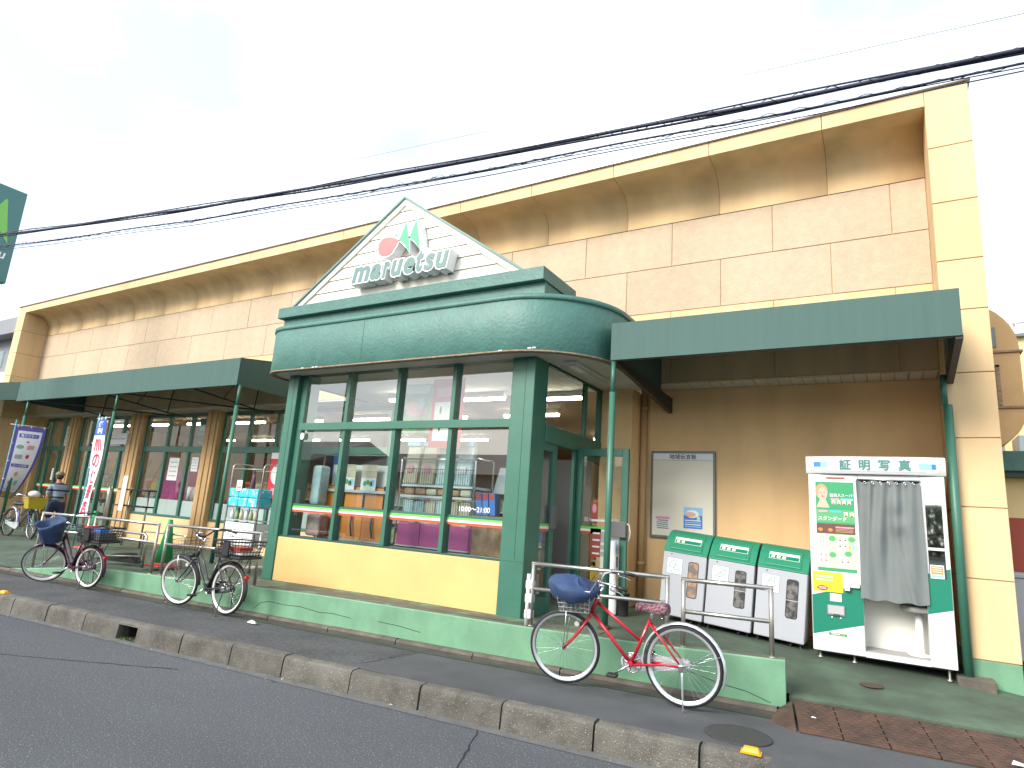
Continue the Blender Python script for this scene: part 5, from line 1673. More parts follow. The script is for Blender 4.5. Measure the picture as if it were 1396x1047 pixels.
# curtain with folds, rings and rail
b = MB()
rows = []
for i in range(34):
    tt = i / 33
    r_ = []
    for j in range(57):
        s_ = j / 56
        x = lerp(-.275, .312, s_) + .010 * math.sin(tt * 3 + s_ * 5)
        ph_ = s_ * 12.5
        amp = lerp(.016, .005, tt)
        y = BY - .03 + amp * math.sin(ph_ * 2.2 + 1.2 * math.sin(tt * 2.2)) + .012 * math.sin(ph_ * .9 + tt * 4)
        # swags hanging between rings
        y -= .05 * math.exp(-((s_ - .62 - .05 * (tt - .3)) / .11) ** 2) * math.exp(-((tt - .20) / .10) ** 2)
        y -= .045 * math.exp(-((s_ - .64) / .14) ** 2) * math.exp(-((tt - .37) / .07) ** 2)
        y -= .03 * math.exp(-((s_ - .30) / .10) ** 2) * math.exp(-((tt - .45) / .25) ** 2)
        y -= .028 * math.exp(-((s_ - .45 - .35 * tt) / .05) ** 2) * tt + .022 * math.exp(-((s_ - .22 + .18 * tt) / .04) ** 2) * (1 - tt)
        z = lerp(2.072, .868, tt) + .014 * math.cos(ph_ * 1.9) * (1 - tt) ** 3 + .008 * math.sin(s_ * 20) * tt - .015 * s_ * (1 - tt) * 0
        r_.append((x, y, z))
    rows.append(r_)
b.strip(rows[::-1], 'curtain_grey'); cu_ = b.build('curtain', bo)
b = MB(); b.cyl((-.265, BY - .02, 2.092), (.31, BY - .02, 2.092), .008, 'chrome', 8); b.build('curtain_rail', bo)
for i in range(7):
    x = -.19 + i * .072
    b = MB(); b.tube([(x + .011 * math.cos(a), BY - .055, 2.055 + .013 * math.sin(a)) for a in [2 * PI * q / 10 for q in range(10)]], .003, 'chrome', 5, closed=True); b.build('curtain_ring', cu_)
# mirror with sticker
b = MB(); b.box(.335, .475, BY - .006, BY - .001, 1.14, 2.06, 'mirror'); mi_ = b.build('mirror', bo)
b = MB(); b.rect(.40, 1.20, .115, .13, BY - .008, 'print_cream'); b.rect(.40, 1.215, .10, .075, BY - .0095, 'print_orange'); b.rect(.40, 1.157, .10, .025, BY - .0095, 'print_sky')
for i in range(3): b.rect(.40, 1.238 - i * .02, .085, .006, BY - .0105, 'print_cream')
b.build('mirror_sticker', mi_)
b = MB(); b.box(.335, .475, BY - .009, BY - .0005, 1.405, 1.432, 'booth_white'); b.build('mirror_bar', mi_)
# green decor
b = MB(); b.poly([(BX0 + .006, BY - .0015, .46), (-.256, BY - .0015, .604), (-.256, BY - .0015, 1.005), (BX0 + .006, BY - .0015, .856)], 'booth_green'); b.build('green_panel', bo)
b = MB(); b.poly([(.301, BY - .0015, .788), (BX1 - .006, BY - .0015, .847), (BX1 - .006, BY - .0015, 1.237), (.301, BY - .0015, 1.168)], 'booth_green'); b.build('green_panel', bo)
# poster of photo formats
b = MB()
px0, px1, pz0, pz1 = -.668, -.300, 1.115, 2.056
b.rect((px0 + px1) / 2, (pz0 + pz1) / 2, px1 - px0, pz1 - pz0, BY - .004, 'print_green')
def pr_(u0, u1, v0, v1, mt, d=.0052): b.rect(lerp(px0, px1, (u0 + u1) / 2), lerp(pz1, pz0, (v0 + v1) / 2), (u1 - u0) * (px1 - px0), (v1 - v0) * (pz1 - pz0), BY - d, mt)
pr_(.36, .99, .0, .30, 'print_green'); pr_(.0, 1, .315, .46, 'print_mid_green'); pr_(0, 1, .475, .585, 'print_brown'); pr_(.46, 1, .48, .58, 'sign_red', .0053) if False else None
pr_(0, 1, .59, .965, 'print_lime')
# generic portrait: hair, face, neck
cx, cz = lerp(px0, px1, .17), lerp(pz1, pz0, .13)
b.disc(cx - .004, cz + .018, .062, .082, BY - .0056, 'print_hair'); b.disc(cx + .006, cz - .006, .046, .068, BY - .0062, 'print_skin'); b.poly([(cx - .02, BY - .0058, cz - .06), (cx - .055, BY - .0058, cz - .155), (cx + .07, BY - .0058, cz - .155), (cx + .03, BY - .0058, cz - .06)][::1], 'print_skin')
for s_ in (-1, 1): b.disc(cx + .004 + s_ * .018, cz + .006, .007, .004, BY - .0066, 'print_brown')
b.disc(cx + .004, cz - .034, .016, .006, BY - .0066, 'print_red'); b.disc(cx + .003, cz - .012, .004, .010, BY - .0066, 'print_orange')
def face_(u, v, s_=.012):
    x, z = lerp(px0, px1, u), lerp(pz1, pz0, v)
    b.rect(x, z, s_ * 2.3, s_ * 3, BY - .0063, 'print_cream'); b.disc(x, z + s_ * .25, s_ * .75, s_ * 1.0, BY - .0068, 'print_hair', 10); b.disc(x, z, s_ * .6, s_ * .8, BY - .0072, 'print_skin', 10); b.rect(x, z - s_ * 1.1, s_ * 1.6, s_ * .7, BY - .0070, 'print_brown')
for i in range(4): face_(.47 + i * .135, .232, .015)
for i in range(2): face_(.78 + i * .15, .365, .016)
for i in range(3):
    for j in range(3): face_(.09 + i * .085, .625 + j * .045, .009)
for i in range(2):
    for j in range(2): face_(.60 + i * .14, .64 + j * .065, .014); face_(.10 + i * .13, .815 + j * .06, .013)
for i in range(2): face_(.64 + i * .15, .875, .015)
pr_(.05, .29, .60, .75, 'white_paper', .0056); pr_(.53, .80, .605, .76, 'white_paper', .0056); pr_(.04, .29, .785, .92, 'white_paper', .0056); pr_(.56, .86, .835, .93, 'white_paper', .0056)
for u, v in ((.40, .64), (.40, .82), (.80, .80), (.90, .64)): b.disc(lerp(px0, px1, u), lerp(pz1, pz0, v), .035, .03, BY - .0055, 'print_mid_green')
pr_(.86, .97, .69, .76, 'print_sky', .0057); pr_(.82, .88, .70, .76, 'print_yellow', .0058)
pr_(.40, .62, .185, .205, 'print_pink', .0057); pr_(.66, .98, .185, .205, 'print_sky', .0057); pr_(.06, .30, .325, .345, 'print_pink', .0057); pr_(.36, .66, .325, .345, 'print_cyan', .0057)
pr_(.05, .2, .53, .58, 'print_orange', .0057) if False else None
for u in (.10, .36): b.disc(lerp(px0, px1, u), lerp(pz1, pz0, .545), .022, .018, BY - .0058, 'print_orange')
pr_(.5, .97, .505, .52, 'print_pink', .0057)
for v in (.53, .545, .56): pr_(.5, .95, v, v + .006, 'print_hair', .0057)
b.btext('証美人スーパー', (lerp(px0, px1, .375), BY - .0064, lerp(pz1, pz0, .165)), (1, 0, 0), (0, 0, 1), .0365, 'text_white', .0008)
b.btext('スタンダード', (lerp(px0, px1, .04), BY - .0064, lerp(pz1, pz0, .435)), (1, 0, 0), (0, 0, 1), .047, 'text_white', .0012)
b.build('price_poster', bo)
b = MB(); b.rect(-.578, 1.0, .285, .20, BY - .004, 'print_yellow'); b.disc(-.63, .935, .052, .026, BY - .0056, 'print_red')
for i in range(2): b.rect(-.61, 1.055 - i * .035, .16, .013, BY - .0054, 'print_sky')
for i in range(2): b.rect(-.63, .943 - i * .014, .07, .006, BY - .0066, 'print_cream')
b.build('yellow_sticker', bo)
b = MB(); b.box(-.42, -.37, BY - .05, BY - .002, .93, 1.01, 'white_plastic'); b.box(-.37, -.28, BY - .035, BY - .002, .965, .99, 'white_plastic'); b.build('ticket_holder', bo, bevel=.006)
b = MB(); b.rect(-.508, .848, .108, .078, BY - .004, 'white_paper'); b.build('notice', bo)
b = MB(); b.box(-.595, -.425, BY - .012, BY - .002, .668, .772, 'board_frame'); b.rect(-.51, .725, .15, .085, BY - .0135, 'print_grey'); b.box(-.535, -.475, BY - .016, BY - .012, .664, .684, 'text_dark'); b.rect(-.55, .648, .012, .012, BY - .004, 'text_white'); b.rect(-.47, .648, .012, .012, BY - .004, 'text_white'); b.build('photo_outlet', bo)
b = MB(); b.rect(-.50, .482, .17, .024, BY - .004, 'print_green'); b.rect(-.52, .482, .08, .008, BY - .0052, 'print_cream'); b.rect(-.45, .482, .03, .010, BY - .0052, 'print_orange'); b.build('maker_badge', bo)
b = MB(); b.rect(-.47, 2.10, .18, .018, BY - .004, 'far_red'); b.build('red_strip', bo)
# stool inside
b = MB(); b.lathe([(.115, .36), (.112, .375), (.04, .385), (.034, .40), (.034, .78)], 'white_plastic', 20, (.225, 7.90, 0)); st_ = b.build('stool_post', bo)
b = MB(); b.lathe([(.15, .78), (.16, .80), (.16, .83), (.14, .84)], 'booth_grey', 20, (.225, 7.90, 0)); b.build('stool_seat', st_)
for x, y in ((-.675, 7.76), (-.36, 7.78), (.445, 7.76), (-.675, 8.38), (.445, 8.38)):
    b = MB(); zf = floor_z(x, y); b.lathe([(.030, zf), (.030, zf + .008), (.011, zf + .02), (.011, .30)], 'steel_post', 10, (x, y, 0)); b.build('foot', bo)
b = MB(); b.box(BX0 + .03, BX1 - .03, 7.9, 8.44, .255, .30, 'steel_dark'); b.build('base_frame', bo)

# ================================================================== NOTICE BOARD
nb_ = thing('notice_board', 'cream notice board in a grey frame on the ochre wall', 'notice board', (-2.49, 8.97, 1.30))
b = MB(); b.box(-2.955, -2.03, 8.955, 8.998, 1.30, 2.535, 'board_frame'); b.build('frame', nb_, bevel=.006)
b = MB(); b.box(-2.92, -2.062, 8.950, 8.954, 1.335, 2.40, 'board_cream'); b.build('panel', nb_)
b = MB(); b.box(-2.92, -2.062, 8.949, 8.954, 2.405, 2.50, 'sign_white'); b.build('title_panel', nb_)
b = MB(); b.btext('地域伝言板', (-2.485, 8.947, 2.425), (1, 0, 0), (0, 0, 1), .078, 'text_dark', .0012, 'CENTER'); b.build('title', nb_)
fl = MB()
fl.rect(-2.765, 1.505, .225, .20, 8.947, 'white_paper'); fl.text('毎日コンビニの仕事', (-2.765, 8.945, 1.565), (1, 0, 0), (0, 0, 1), .025, 'print_red', align='CENTER', offset=.0006) if False else None
fl.rect(-2.765, 1.58, .20, .035, 8.9455, 'print_pink')
for i in range(5): fl.rect(-2.765 + random.uniform(-.006, .006), 1.545 - i * .027, .19 - random.uniform(0, .04), .011, 8.9455, 'text_teal' if i % 2 else 'text_dark')
props(fl.build('flyer'), 'white flyer with red heading and dark text pinned on the notice board', 'flyer')
fl = MB()
fl.rect(-2.335, 1.60, .26, .29, 8.946, 'print_blue'); fl.rect(-2.335, 1.69, .26, .11, 8.9452, 'print_sky'); fl.disc(-2.345, 1.655, .09, .055, 8.9445, 'text_white'); fl.disc(-2.37, 1.645, .075, .035, 8.9438, 'print_skin'); fl.disc(-2.26, 1.60, .022, .03, 8.944, 'print_lime')
for i in range(4): fl.rect(-2.335, 1.565 - i * .028, .22, .012, 8.9445, 'print_sky' if i % 2 else 'text_white')
props(fl.build('flyer'), 'blue flyer with a hand picture on the notice board above the bins', 'flyer')

# umbrella bag stand and black bucket by the windbreak
b = MB()
rows = []
for i in range(9):
    tt = i / 8
    z = lerp(.36, 1.235, tt); w_ = lerp(.078, .056, min(1, tt * 1.3)); 
    rows.append([(-3.01 + w_ * math.cos(a) + .006 * math.sin(tt * 20 + a), 7.66 + .05 * math.sin(a) + .005 * math.sin(tt * 13 + 2 * a), z) for a in [2 * PI * j / 16 for j in range(17)]])
b.strip(rows, 'white_paper'); b.poly([rows[-1][j] for j in range(16)], 'white_paper')
props(b.build('umbrella_bags'), 'tall bundle of white umbrella bags hanging beside the entrance', 'umbrella bags')
bk_ = thing('waste_bin', 'small black bucket on the floor beside the white umbrella bags', 'bucket', (-2.88, 7.72, .35))
b = MB(); b.lathe([(.066, .35), (.082, .60), (.086, .60), (.086, .615), (.078, .615), (.062, .37)], 'black_plastic', 20, (-2.87, 7.72, 0), caps=False); b.build('bucket', bk_)
b = MB(); b.lathe([(.064, .352), (.062, .372)], 'black_plastic', 20, (-2.87, 7.72, 0)); b.build('bottom', bk_)

# ================================================================== BANNERS
def banner(label, pole, pole_h, zf, bar, Wd, z_top, length, curl, base_mt, prints, pole_mt='banner_pole'):
    t = thing('banner', label, 'banner', (pole[0], pole[1], zf))
    b = MB(); b.cyl((pole[0], pole[1], zf), (pole[0], pole[1], pole_h), .014, pole_mt, 10); b.build('pole', t)
    bar = Vector((bar[0], bar[1], 0)).normalized(); nrm = Vector((bar.y, -bar.x, 0))
    if nrm.dot(Vector((-pole[0], -pole[1], 0))) < 0: nrm = -nrm
    p0 = Vector((pole[0], pole[1], z_top))
    def P_(s_, tt, h=0.0):
        s2, c2, lean = curl(s_, tt)
        return p0 + bar * (.02 + Wd * c2) + nrm * (s2 + h) + Vector((0, 0, -length * tt + lean))
    b = MB(); b.cyl(p0 + Vector((0, 0, .03)) - bar * .10, p0 + Vector((0, 0, .03)) + bar * (Wd + .06), .007, 'white_plastic', 8); b.build('cross_bar', t)
    b = MB(); b.strip([[P_(i / 12, j / 24) for i in range(13)] for j in range(25)], base_mt); cl = b.build('cloth', t)
    for i in range(3):
        b = MB(); q = P_(.06 + i * .44, 0); b.box(q.x - .012, q.x + .012, q.y - .012, q.y + .012, q.z - .02, q.z + .04, 'white_plastic'); b.build('loop', t)
    for j in range(3):
        b = MB(); q = P_(0, .25 + j * .25); b.box(q.x - .022, q.x + .012, q.y - .012, q.y + .012, q.z - .012, q.z + .012, 'white_plastic'); b.build('loop', t)
    h0 = .003
    for kk, pr in enumerate(prints):
        b = MB()
        if pr[0] == 'r':
            _, u0, u1, v0, v1, mt = pr
            for sgn in (1, -1):
                b.strip([[P_(lerp(u0, u1, i / 8), lerp(v0, v1, j / 12), sgn * (h0 + .0006 * kk)) for i in range(9)] for j in range(13)], mt)
        elif pr[0] == 'd':
            _, u, v, ru, rv, mt = pr
            b.face([b.pt(P_(u + ru * math.cos(a), v + rv * math.sin(a), h0 + .0006 * kk)) for a in [2 * PI * i / 18 for i in range(18)]], b.m(mt))
        else:
            _, txt, u, v, wdt, hgt, mt = pr
            vs, fs = text_mesh(txt, 1.0, 0, .02, 0, 'LEFT', 1)
            xs_ = [p[0] for p in vs]; ys_ = [p[1] for p in vs]
            k = b.m(mt)
            base = len(b.v)
            for p in vs:
                uu = u + (p[0] - min(xs_)) / (max(xs_) - min(xs_)) * wdt; vv = v + (max(ys_) - p[1]) / (max(ys_) - min(ys_)) * hgt
                b.v.append(P_(uu, vv, h0 + .0006 * kk + .001))
            for f in fs: b.face([base + i for i in f], k)
        b.build('lettering' if pr[0] == 't' else 'print', cl)
    return t
def curl1(s_, tt):
    return (.05 * math.sin(s_ * 3 + tt * 2) * tt - .42 * s_ * tt ** 2.4, s_ * (1 - .58 * tt ** 2.4) - .05 * tt ** 3, -.0 - .05 * s_ * tt ** 2)
banner('wide purple bordered banner with a white field on a pole at the far left', (-18.40, 6.88), 2.95, .18, (.35, .94), .60, 2.80, 1.72, curl1, 'banner_purple',
       [('r', .10, .90, .06, .92, 'banner_white'), ('r', .16, .82, .10, .155, 'banner_purple'), ('t', '電子マネー', .22, .11, .54, .036, 'banner_white'),
        ('d', .28, .29, .13, .03, 'goods_green'), ('r', .52, .76, .26, .32, 'print_pink'), ('d', .5, .215, .05, .012, 'print_red'), ('r', .18, .44, .40, .46, 'print_grey'), ('d', .62, .42, .06, .03, 'print_red'),
        ('r', .14, .80, .53, .575, 'banner_purple'), ('t', 'コード決済', .20, .535, .54, .034, 'banner_white'), ('d', .45, .67, .08, .035, 'print_pink'), ('d', .28, .79, .06, .02, 'goods_green'), ('d', .60, .79, .09, .035, 'print_sky'), ('r', .12, .88, .925, .99, 'banner_yellow')])
def curl2(s_, tt):
    return (.03 * math.sin(tt * 7 + s_ * 2) + .02 * s_, s_ * (1 - .06 * tt), 0)
banner('narrow white banner with red lettering and blue head by the shop door', (-14.33, 6.80), 2.98, .25, (1.0, -.10), .50, 2.86, 2.02, curl2, 'banner_white',
       [('r', .0, 1, .0, .17, 'banner_blue'), ('t', '便', .26, .025, .5, .06, 'banner_white'), ('t', '利', .26, .095, .5, .06, 'banner_white'),
        ('t', '灬', .2, .20, .6, .14, 'banner_red'), ('t', 'の', .16, .36, .66, .14, 'banner_red'), ('t', '保', .16, .52, .66, .14, 'banner_red'), ('t', '冊', .16, .675, .66, .14, 'banner_red'), ('t', '店', .16, .83, .66, .14, 'banner_red')])

# ================================================================== PERSON
def skin(name, verts, edges, radii, mt, parent=None, sub=2, root=0):
    me = bpy.data.meshes.new(name)
    me.from_pydata(verts, edges, [])
    me.materials.append(MATS[mt])
    o = bpy.data.objects.new(name, me)
    col.objects.link(o)
    md = o.modifiers.new('skin', 'SKIN')
    md.use_smooth_shade = True
    sv = me.skin_vertices[0].data
    for i, r in enumerate(radii):
        sv[i].radius = r if isinstance(r, tuple) else (r, r)
        sv[i].use_root = (i == root)
    s_ = o.modifiers.new('subdivision', 'SUBSURF'); s_.levels = sub; s_.render_levels = sub
    if parent: o.parent = parent
    return o
# local frame: the figure faces -x, stands on z = 0
PV = [(0, 0, .80), (-.01, 0, .93), (-.03, 0, 1.08), (-.055, 0, 1.20), (-.085, 0, 1.285), (-.105, 0, 1.345), (-.12, 0, 1.42), (-.115, 0, 1.485)]
PE = [(i, i + 1) for i in range(7)]
PR = [(.105, .13), (.10, .12), (.11, .14), (.095, .13), (.055, .06), (.046, .046), (.082, .072), (.062, .058)]
def limb(start, pts, rad):
    i0 = start
    for p, r in zip(pts, rad):
        PV.append(p); PR.append((r, r)); PE.append((i0, len(PV) - 1)); i0 = len(PV) - 1
    return i0
hands = []
for s_ in (-1, 1):
    dx = -.05 if s_ < 0 else .06
    h = limb(3, [(-.06, s_ * .15, 1.205), (-.04 + dx * .2, s_ * .185, 1.06), (-.02 + dx * .5, s_ * .200, .93), (-.075 + dx, s_ * .215, .79), (-.10 + dx, s_ * .222, .70), (-.118 + dx, s_ * .226, .655)], [.060, .046, .040, .034, .026, .030])
    for q, (ox, oy, L) in enumerate(((-.026, .006, .052), (-.010, .010, .064), (.006, .008, .060), (.020, .002, .046))):
        limb(h, [(-.125 + dx + ox, s_ * (.226 + oy * .5), .620), (-.128 + dx + ox * 1.2 - .006, s_ * (.222 + oy * .5), .620 - L * .55), (-.120 + dx + ox * 1.2, s_ * (.210 + oy * .4), .620 - L)], [.0095, .0088, .0075])
    limb(h - 0, [(-.150 + dx, s_ * .212, .648), (-.168 + dx, s_ * .204, .618), (-.166 + dx, s_ * .200, .596)], [.011, .010, .008])
    sx = -.16 if s_ < 0 else .14
    limb(0, [(.0 + sx * .05, s_ * .085, .72), (sx * .45 - .02, s_ * .095, .46), (sx * .8 + .01, s_ * .095, .26), (sx + .03, s_ * .095, .085), (sx - .02, s_ * .10, .045), (sx - .11, s_ * .105, .03)], [.090, .066, .056, .042, .040, .034])
person = skin('person', PV, PE, PR, 'skin')
person.location = (-16.95, 7.50, floor_z(-16.95, 7.5))
person.scale = (1.0, 1.0, 1.0)
props(person, 'person in a striped shirt, navy shorts and beige cap walking past the shop', 'person')
SV = [(0, 0, .84), (-.01, 0, .95), (-.03, 0, 1.08), (-.055, 0, 1.19), (-.08, 0, 1.262)]
SE = [(0, 1), (1, 2), (2, 3), (3, 4)]
SR = [(.138, .168), (.136, .160), (.146, .176), (.126, .158), (.076, .080)]
for s_ in (-1, 1):
    dx = -.05 if s_ < 0 else .06
    i = len(SV); SV += [(-.06, s_ * .150, 1.205), (-.045 + dx * .2, s_ * .188, 1.07), (-.03 + dx * .35, s_ * .198, .985)]; SE += [(3, i), (i, i + 1), (i + 1, i + 2)]; SR += [(.068, .068), (.060, .060), (.060, .060)]
skin('shirt', SV, SE, SR, 'shirt_stripes', person)
HV = [(0, 0, .93), (0, 0, .82)]; HE = [(0, 1)]; HR = [(.118, .142), (.125, .155)]
for s_ in (-1, 1):
    sx = -.16 if s_ < 0 else .14
    i = len(HV); HV += [(.0 + sx * .05, s_ * .088, .72), (sx * .30 - .01, s_ * .095, .56), (sx * .42 - .015, s_ * .097, .47)]; HE += [(1, i), (i, i + 1), (i + 1, i + 2)]; HR += [(.105, .105), (.092, .092), (.090, .090)]
skin('shorts', HV, HE, HR, 'shorts_navy', person)
b = MB(); b.M = Matrix.Translation((-.118, 0, 1.475)) @ Matrix.Rotation(math.radians(-6), 4, 'Y')
b.lathe([(.090, -.02), (.092, .01), (.085, .045), (.06, .072), (.02, .084), (.003, .085)], 'cap_beige', 18)
b.strip([[(-.085 * math.cos(a), .085 * math.sin(a), -.015) for a in [-1.1 + 2.2 * i / 8 for i in range(9)]], [(-.165 * math.cos(a * .75), .13 * math.sin(a), -.035) for a in [-1.1 + 2.2 * i / 8 for i in range(9)]]], 'cap_beige')
b.build('cap', person, world=False)
b = MB()
b.ball((-.095, 0, 1.425), .086, 'hair_dark', 12, 8, (.85, .90, .75)); b.build('hair', person, world=False)
b = MB()
b.hexa([(-.205, -.012, 1.40), (-.19, -.014, 1.40), (-.205, .012, 1.40), (-.19, .014, 1.40), (-.19, -.006, 1.45), (-.185, -.006, 1.45), (-.19, .006, 1.45), (-.185, .006, 1.45)], 'skin')
b.build('nose', person, bevel=.004, world=False)
for s_ in (-1, 1):
    b = MB(); b.ball((-.195, s_ * .03, 1.443), .010, 'hair_dark', 8, 5); b.build('eye', person, world=False)
    b = MB(); b.ball((-.112, s_ * .076, 1.425), .022, 'skin', 8, 6, (.7, .4, 1.2)); b.build('ear', person, world=False)
    sx = -.16 if s_ < 0 else .14
    b = MB(); b.M = Matrix.Translation((sx - .03, s_ * .1, .0)); b.lathe([(.045, .0), (.052, .02), (.048, .06), (.030, .085)], 'shoe_dark', 14)
    for v in b.v: v.x = (v.x - (sx - .03)) * 2.3 + (sx - .05)
    b.build('shoe', person, world=False)
b = MB(); b.box(-.200, -.19, -.022, .022, 1.383, 1.389, 'far_red'); b.build('mouth', person, world=False)

# ================================================================== GOODS OUTSIDE
rk = thing('display_rack', 'wire display rack on wheels stacked with blue and white packs left of the entrance', 'display rack', (-8.7, 6.62, .33))
RX0, RX1, RY0, RY1 = -9.12, -8.36, 6.48, 6.90
for x in (RX0, RX1):
    b = MB(); b.tube(rounded((x, RY0), (x, RY1), .36, 1.98, .07), .012, 'steel_post', 8); b.build('side_frame', rk)
for z in (.40, .72, 1.30):
    b = MB()
    for i in range(9): b.cyl((RX0, lerp(RY0, RY1, i / 8), z), (RX1, lerp(RY0, RY1, i / 8), z), .004, 'steel_post', 5)
    for x in (RX0, RX1): b.cyl((x, RY0, z), (x, RY1, z), .008, 'steel_post', 6)
    b.build('shelf', rk)
b = MB(); b.cyl((RX0, RY0, 1.90), (RX1, RY0, 1.90), .008, 'steel_post', 6); b.cyl((RX0, RY1, 1.90), (RX1, RY1, 1.90), .008, 'steel_post', 6); b.build('top_bar', rk)
for x in (RX0, RX1):
    for y in (RY0, RY1):
        b = MB(); b.lathe([(.03, -.01), (.03, .01)], 'black_plastic', 10, (x, y, .355), 'y'); b.build('caster', rk)
def goods(label, x0, x1, y0, y1, z0, z1, mt, group, name='product_pack', cat='goods', bev=.012):
    b = MB(); b.box(x0, x1, y0, y1, z0, z1, mt)
    return props(b.build(name, bevel=bev), label, cat, group)
for i in range(3):
    for j in range(2):
        x = RX0 + .03 + i * .235
        goods(('left', 'middle', 'right')[i] + ' blue and white tissue pack in the ' + ('lower', 'top')[j] + ' layer on the display rack', x, x + .225, RY0 - .02, RY0 + .25, 1.31 + j * .145, 1.31 + j * .145 + .138, 'tissue_blue', 'blue packs on the display rack')
for i in range(3):
    for j in range(3):
        x = RX0 + .03 + i * .235
        goods(('left', 'middle', 'right')[i] + ' white pack in the ' + ('bottom', 'middle', 'top')[j] + ' layer below the bottles on the display rack', x, x + .225, RY0 - .01, RY0 + .28, .725 + j * .115, .725 + j * .115 + .108, 'white_paper', 'white packs on the display rack', bev=.006)
for i in range(6):
    x = RX0 + .05 + i * .115
    b = MB(); b.lathe([(.035, 1.11), (.035, 1.20), (.015, 1.24), (.015, 1.27)], ('white_plastic', 'goods_green', 'goods_beige')[i % 3], 10, (x, RY0 + .08, 0))
    props(b.build('bottle'), ('first white', 'first green', 'first beige', 'second white', 'second green', 'second beige')[i] + ' bottle from the left above the white packs on the display rack', 'bottle', 'bottles on the display rack')
b = MB(); b.box(RX0 + .02, RX1 - .02, RY0 - .01, RY0 + .3, 1.095, 1.108, 'alu'); b.build('shelf', rk)
b = MB(); b.box(RX0 + .20, RX0 + .33, RY0 - .035, RY0 - .028, 1.55, 1.72, 'white_paper'); b.rect(RX0 + .265, 1.66, .09, .03, RY0 - .0365, 'print_grey'); b.rect(RX0 + .265, 1.61, .10, .02, RY0 - .0365, 'print_red'); props(b.build('price_card'), 'white price card hanging over the blue packs', 'price card')
um = thing('umbrella', 'folded dark umbrella hooked on top of the display rack', 'umbrella', (-8.75, 6.6, 1.6))
b = MB(); b.tube([(-8.78, 6.50, 1.86), (-8.74, 6.50, 1.93), (-8.66, 6.50, 1.94), (-8.60, 6.50, 1.88), (-8.59, 6.50, 1.80)], .011, 'black_plastic', 8); b.build('handle', um)
b = MB(); b.lathe([(.012, 1.46), (.035, 1.60), (.028, 1.76), (.012, 1.84)], 'purple_paint', 10, (-8.59, 6.50, 0)); b.build('canopy', um)
# red and white poster behind the rack
b = MB(); b.rect(-11.05, 1.95, .72, .95, 8.985, 'print_red'); b.rect(-11.05, 2.38, .72, .13, 8.983, 'white_paper'); b.disc(-11.15, 1.98, .2, .22, 8.983, 'white_paper'); b.rect(-10.86, 1.85, .12, .4, 8.982, 'white_paper'); b.rect(-11.12, 1.62, .3, .14, 8.982, 'print_pink')
props(b.build('poster'), 'red and white poster on the shop window behind the display rack', 'poster')
b = MB(); b.rect(-10.95, 2.95, .62, .62, 9.06, 'print_grey'); b.rect(-11.08, 2.85, .2, .25, 9.058, 'print_blue'); b.rect(-10.8, 3.1, .28, .2, 9.058, 'banner_blue'); b.rect(-10.8, 2.83, .25, .16, 9.058, 'print_cream'); b.rect(-11.08, 3.12, .2, .14, 9.058, 'print_red')
props(b.build('poster'), 'dark poster high in the window left of the entrance', 'poster')
b = MB(); b.rect(-14.12, 2.95, .34, .62, 9.06, 'text_teal'); b.rect(-14.12, 3.05, .28, .16, 9.058, 'goods_green'); b.rect(-14.12, 2.78, .28, .14, 9.058, 'print_brown')
props(b.build('poster'), 'dark green poster in the upper right corner of the middle shop window', 'poster')
for x, z, w_, h_, lab in ((-15.05, 2.02, .42, .55, 'white paper notice on the middle shop window above the purple panel'), (-14.2, 2.15, .26, .34, 'small grey notice on the right pane of the middle shop window'),
                    (-20.6, 2.85, .30, .62, 'white strip notice in the window near the far left pilaster'), (-21.0, 1.75, .24, .34, 'pale notice in the far left window behind the purple banner')):
    b = MB(); b.rect(x, z, w_, h_, 9.036, 'white_paper')
    for i in range(4): b.rect(x, z + h_ * (.3 - .2 * i), w_ * .7, h_ * .05, 9.034, 'print_grey')
    props(b.build('notice'), lab, 'notice')
b = MB(); b.box(-17.75, -16.95, 8.80, 8.86, 2.60, 2.88, 'white_paper'); b.rect(-17.35, 2.74, .7, .03, 8.798, 'print_grey'); props(b.build('sign_board'), 'white sign board over the shop door behind the narrow banner', 'sign')
# packing shelf with hanging paper by the door
ps = thing('packing_shelf', 'two black wall shelves on a post with white paper hanging, by the shop door', 'shelf', (-14.0, 7.6, .26))
for z in (1.11, 1.45):
    b = MB(); b.box(-14.50, -13.42, 7.55, 7.80, z - .015, z + .015, 'black_plastic'); b.build('board', ps, bevel=.004)
b = MB(); b.cyl((-14.30, 7.74, .26), (-14.30, 7.74, 1.5), .02, 'steel_post', 8); b.cyl((-13.6, 7.74, .26), (-13.6, 7.74, 1.5), .02, 'steel_post', 8); b.build('frame', ps)
b = MB(); b.strip([[(-14.30, 7.52, z), (-14.22, 7.53, z), (-14.12, 7.52, z)] for z in (1.74, 1.5, 1.2, 1.0)][::-1], 'white_paper'); b.build('paper', ps)

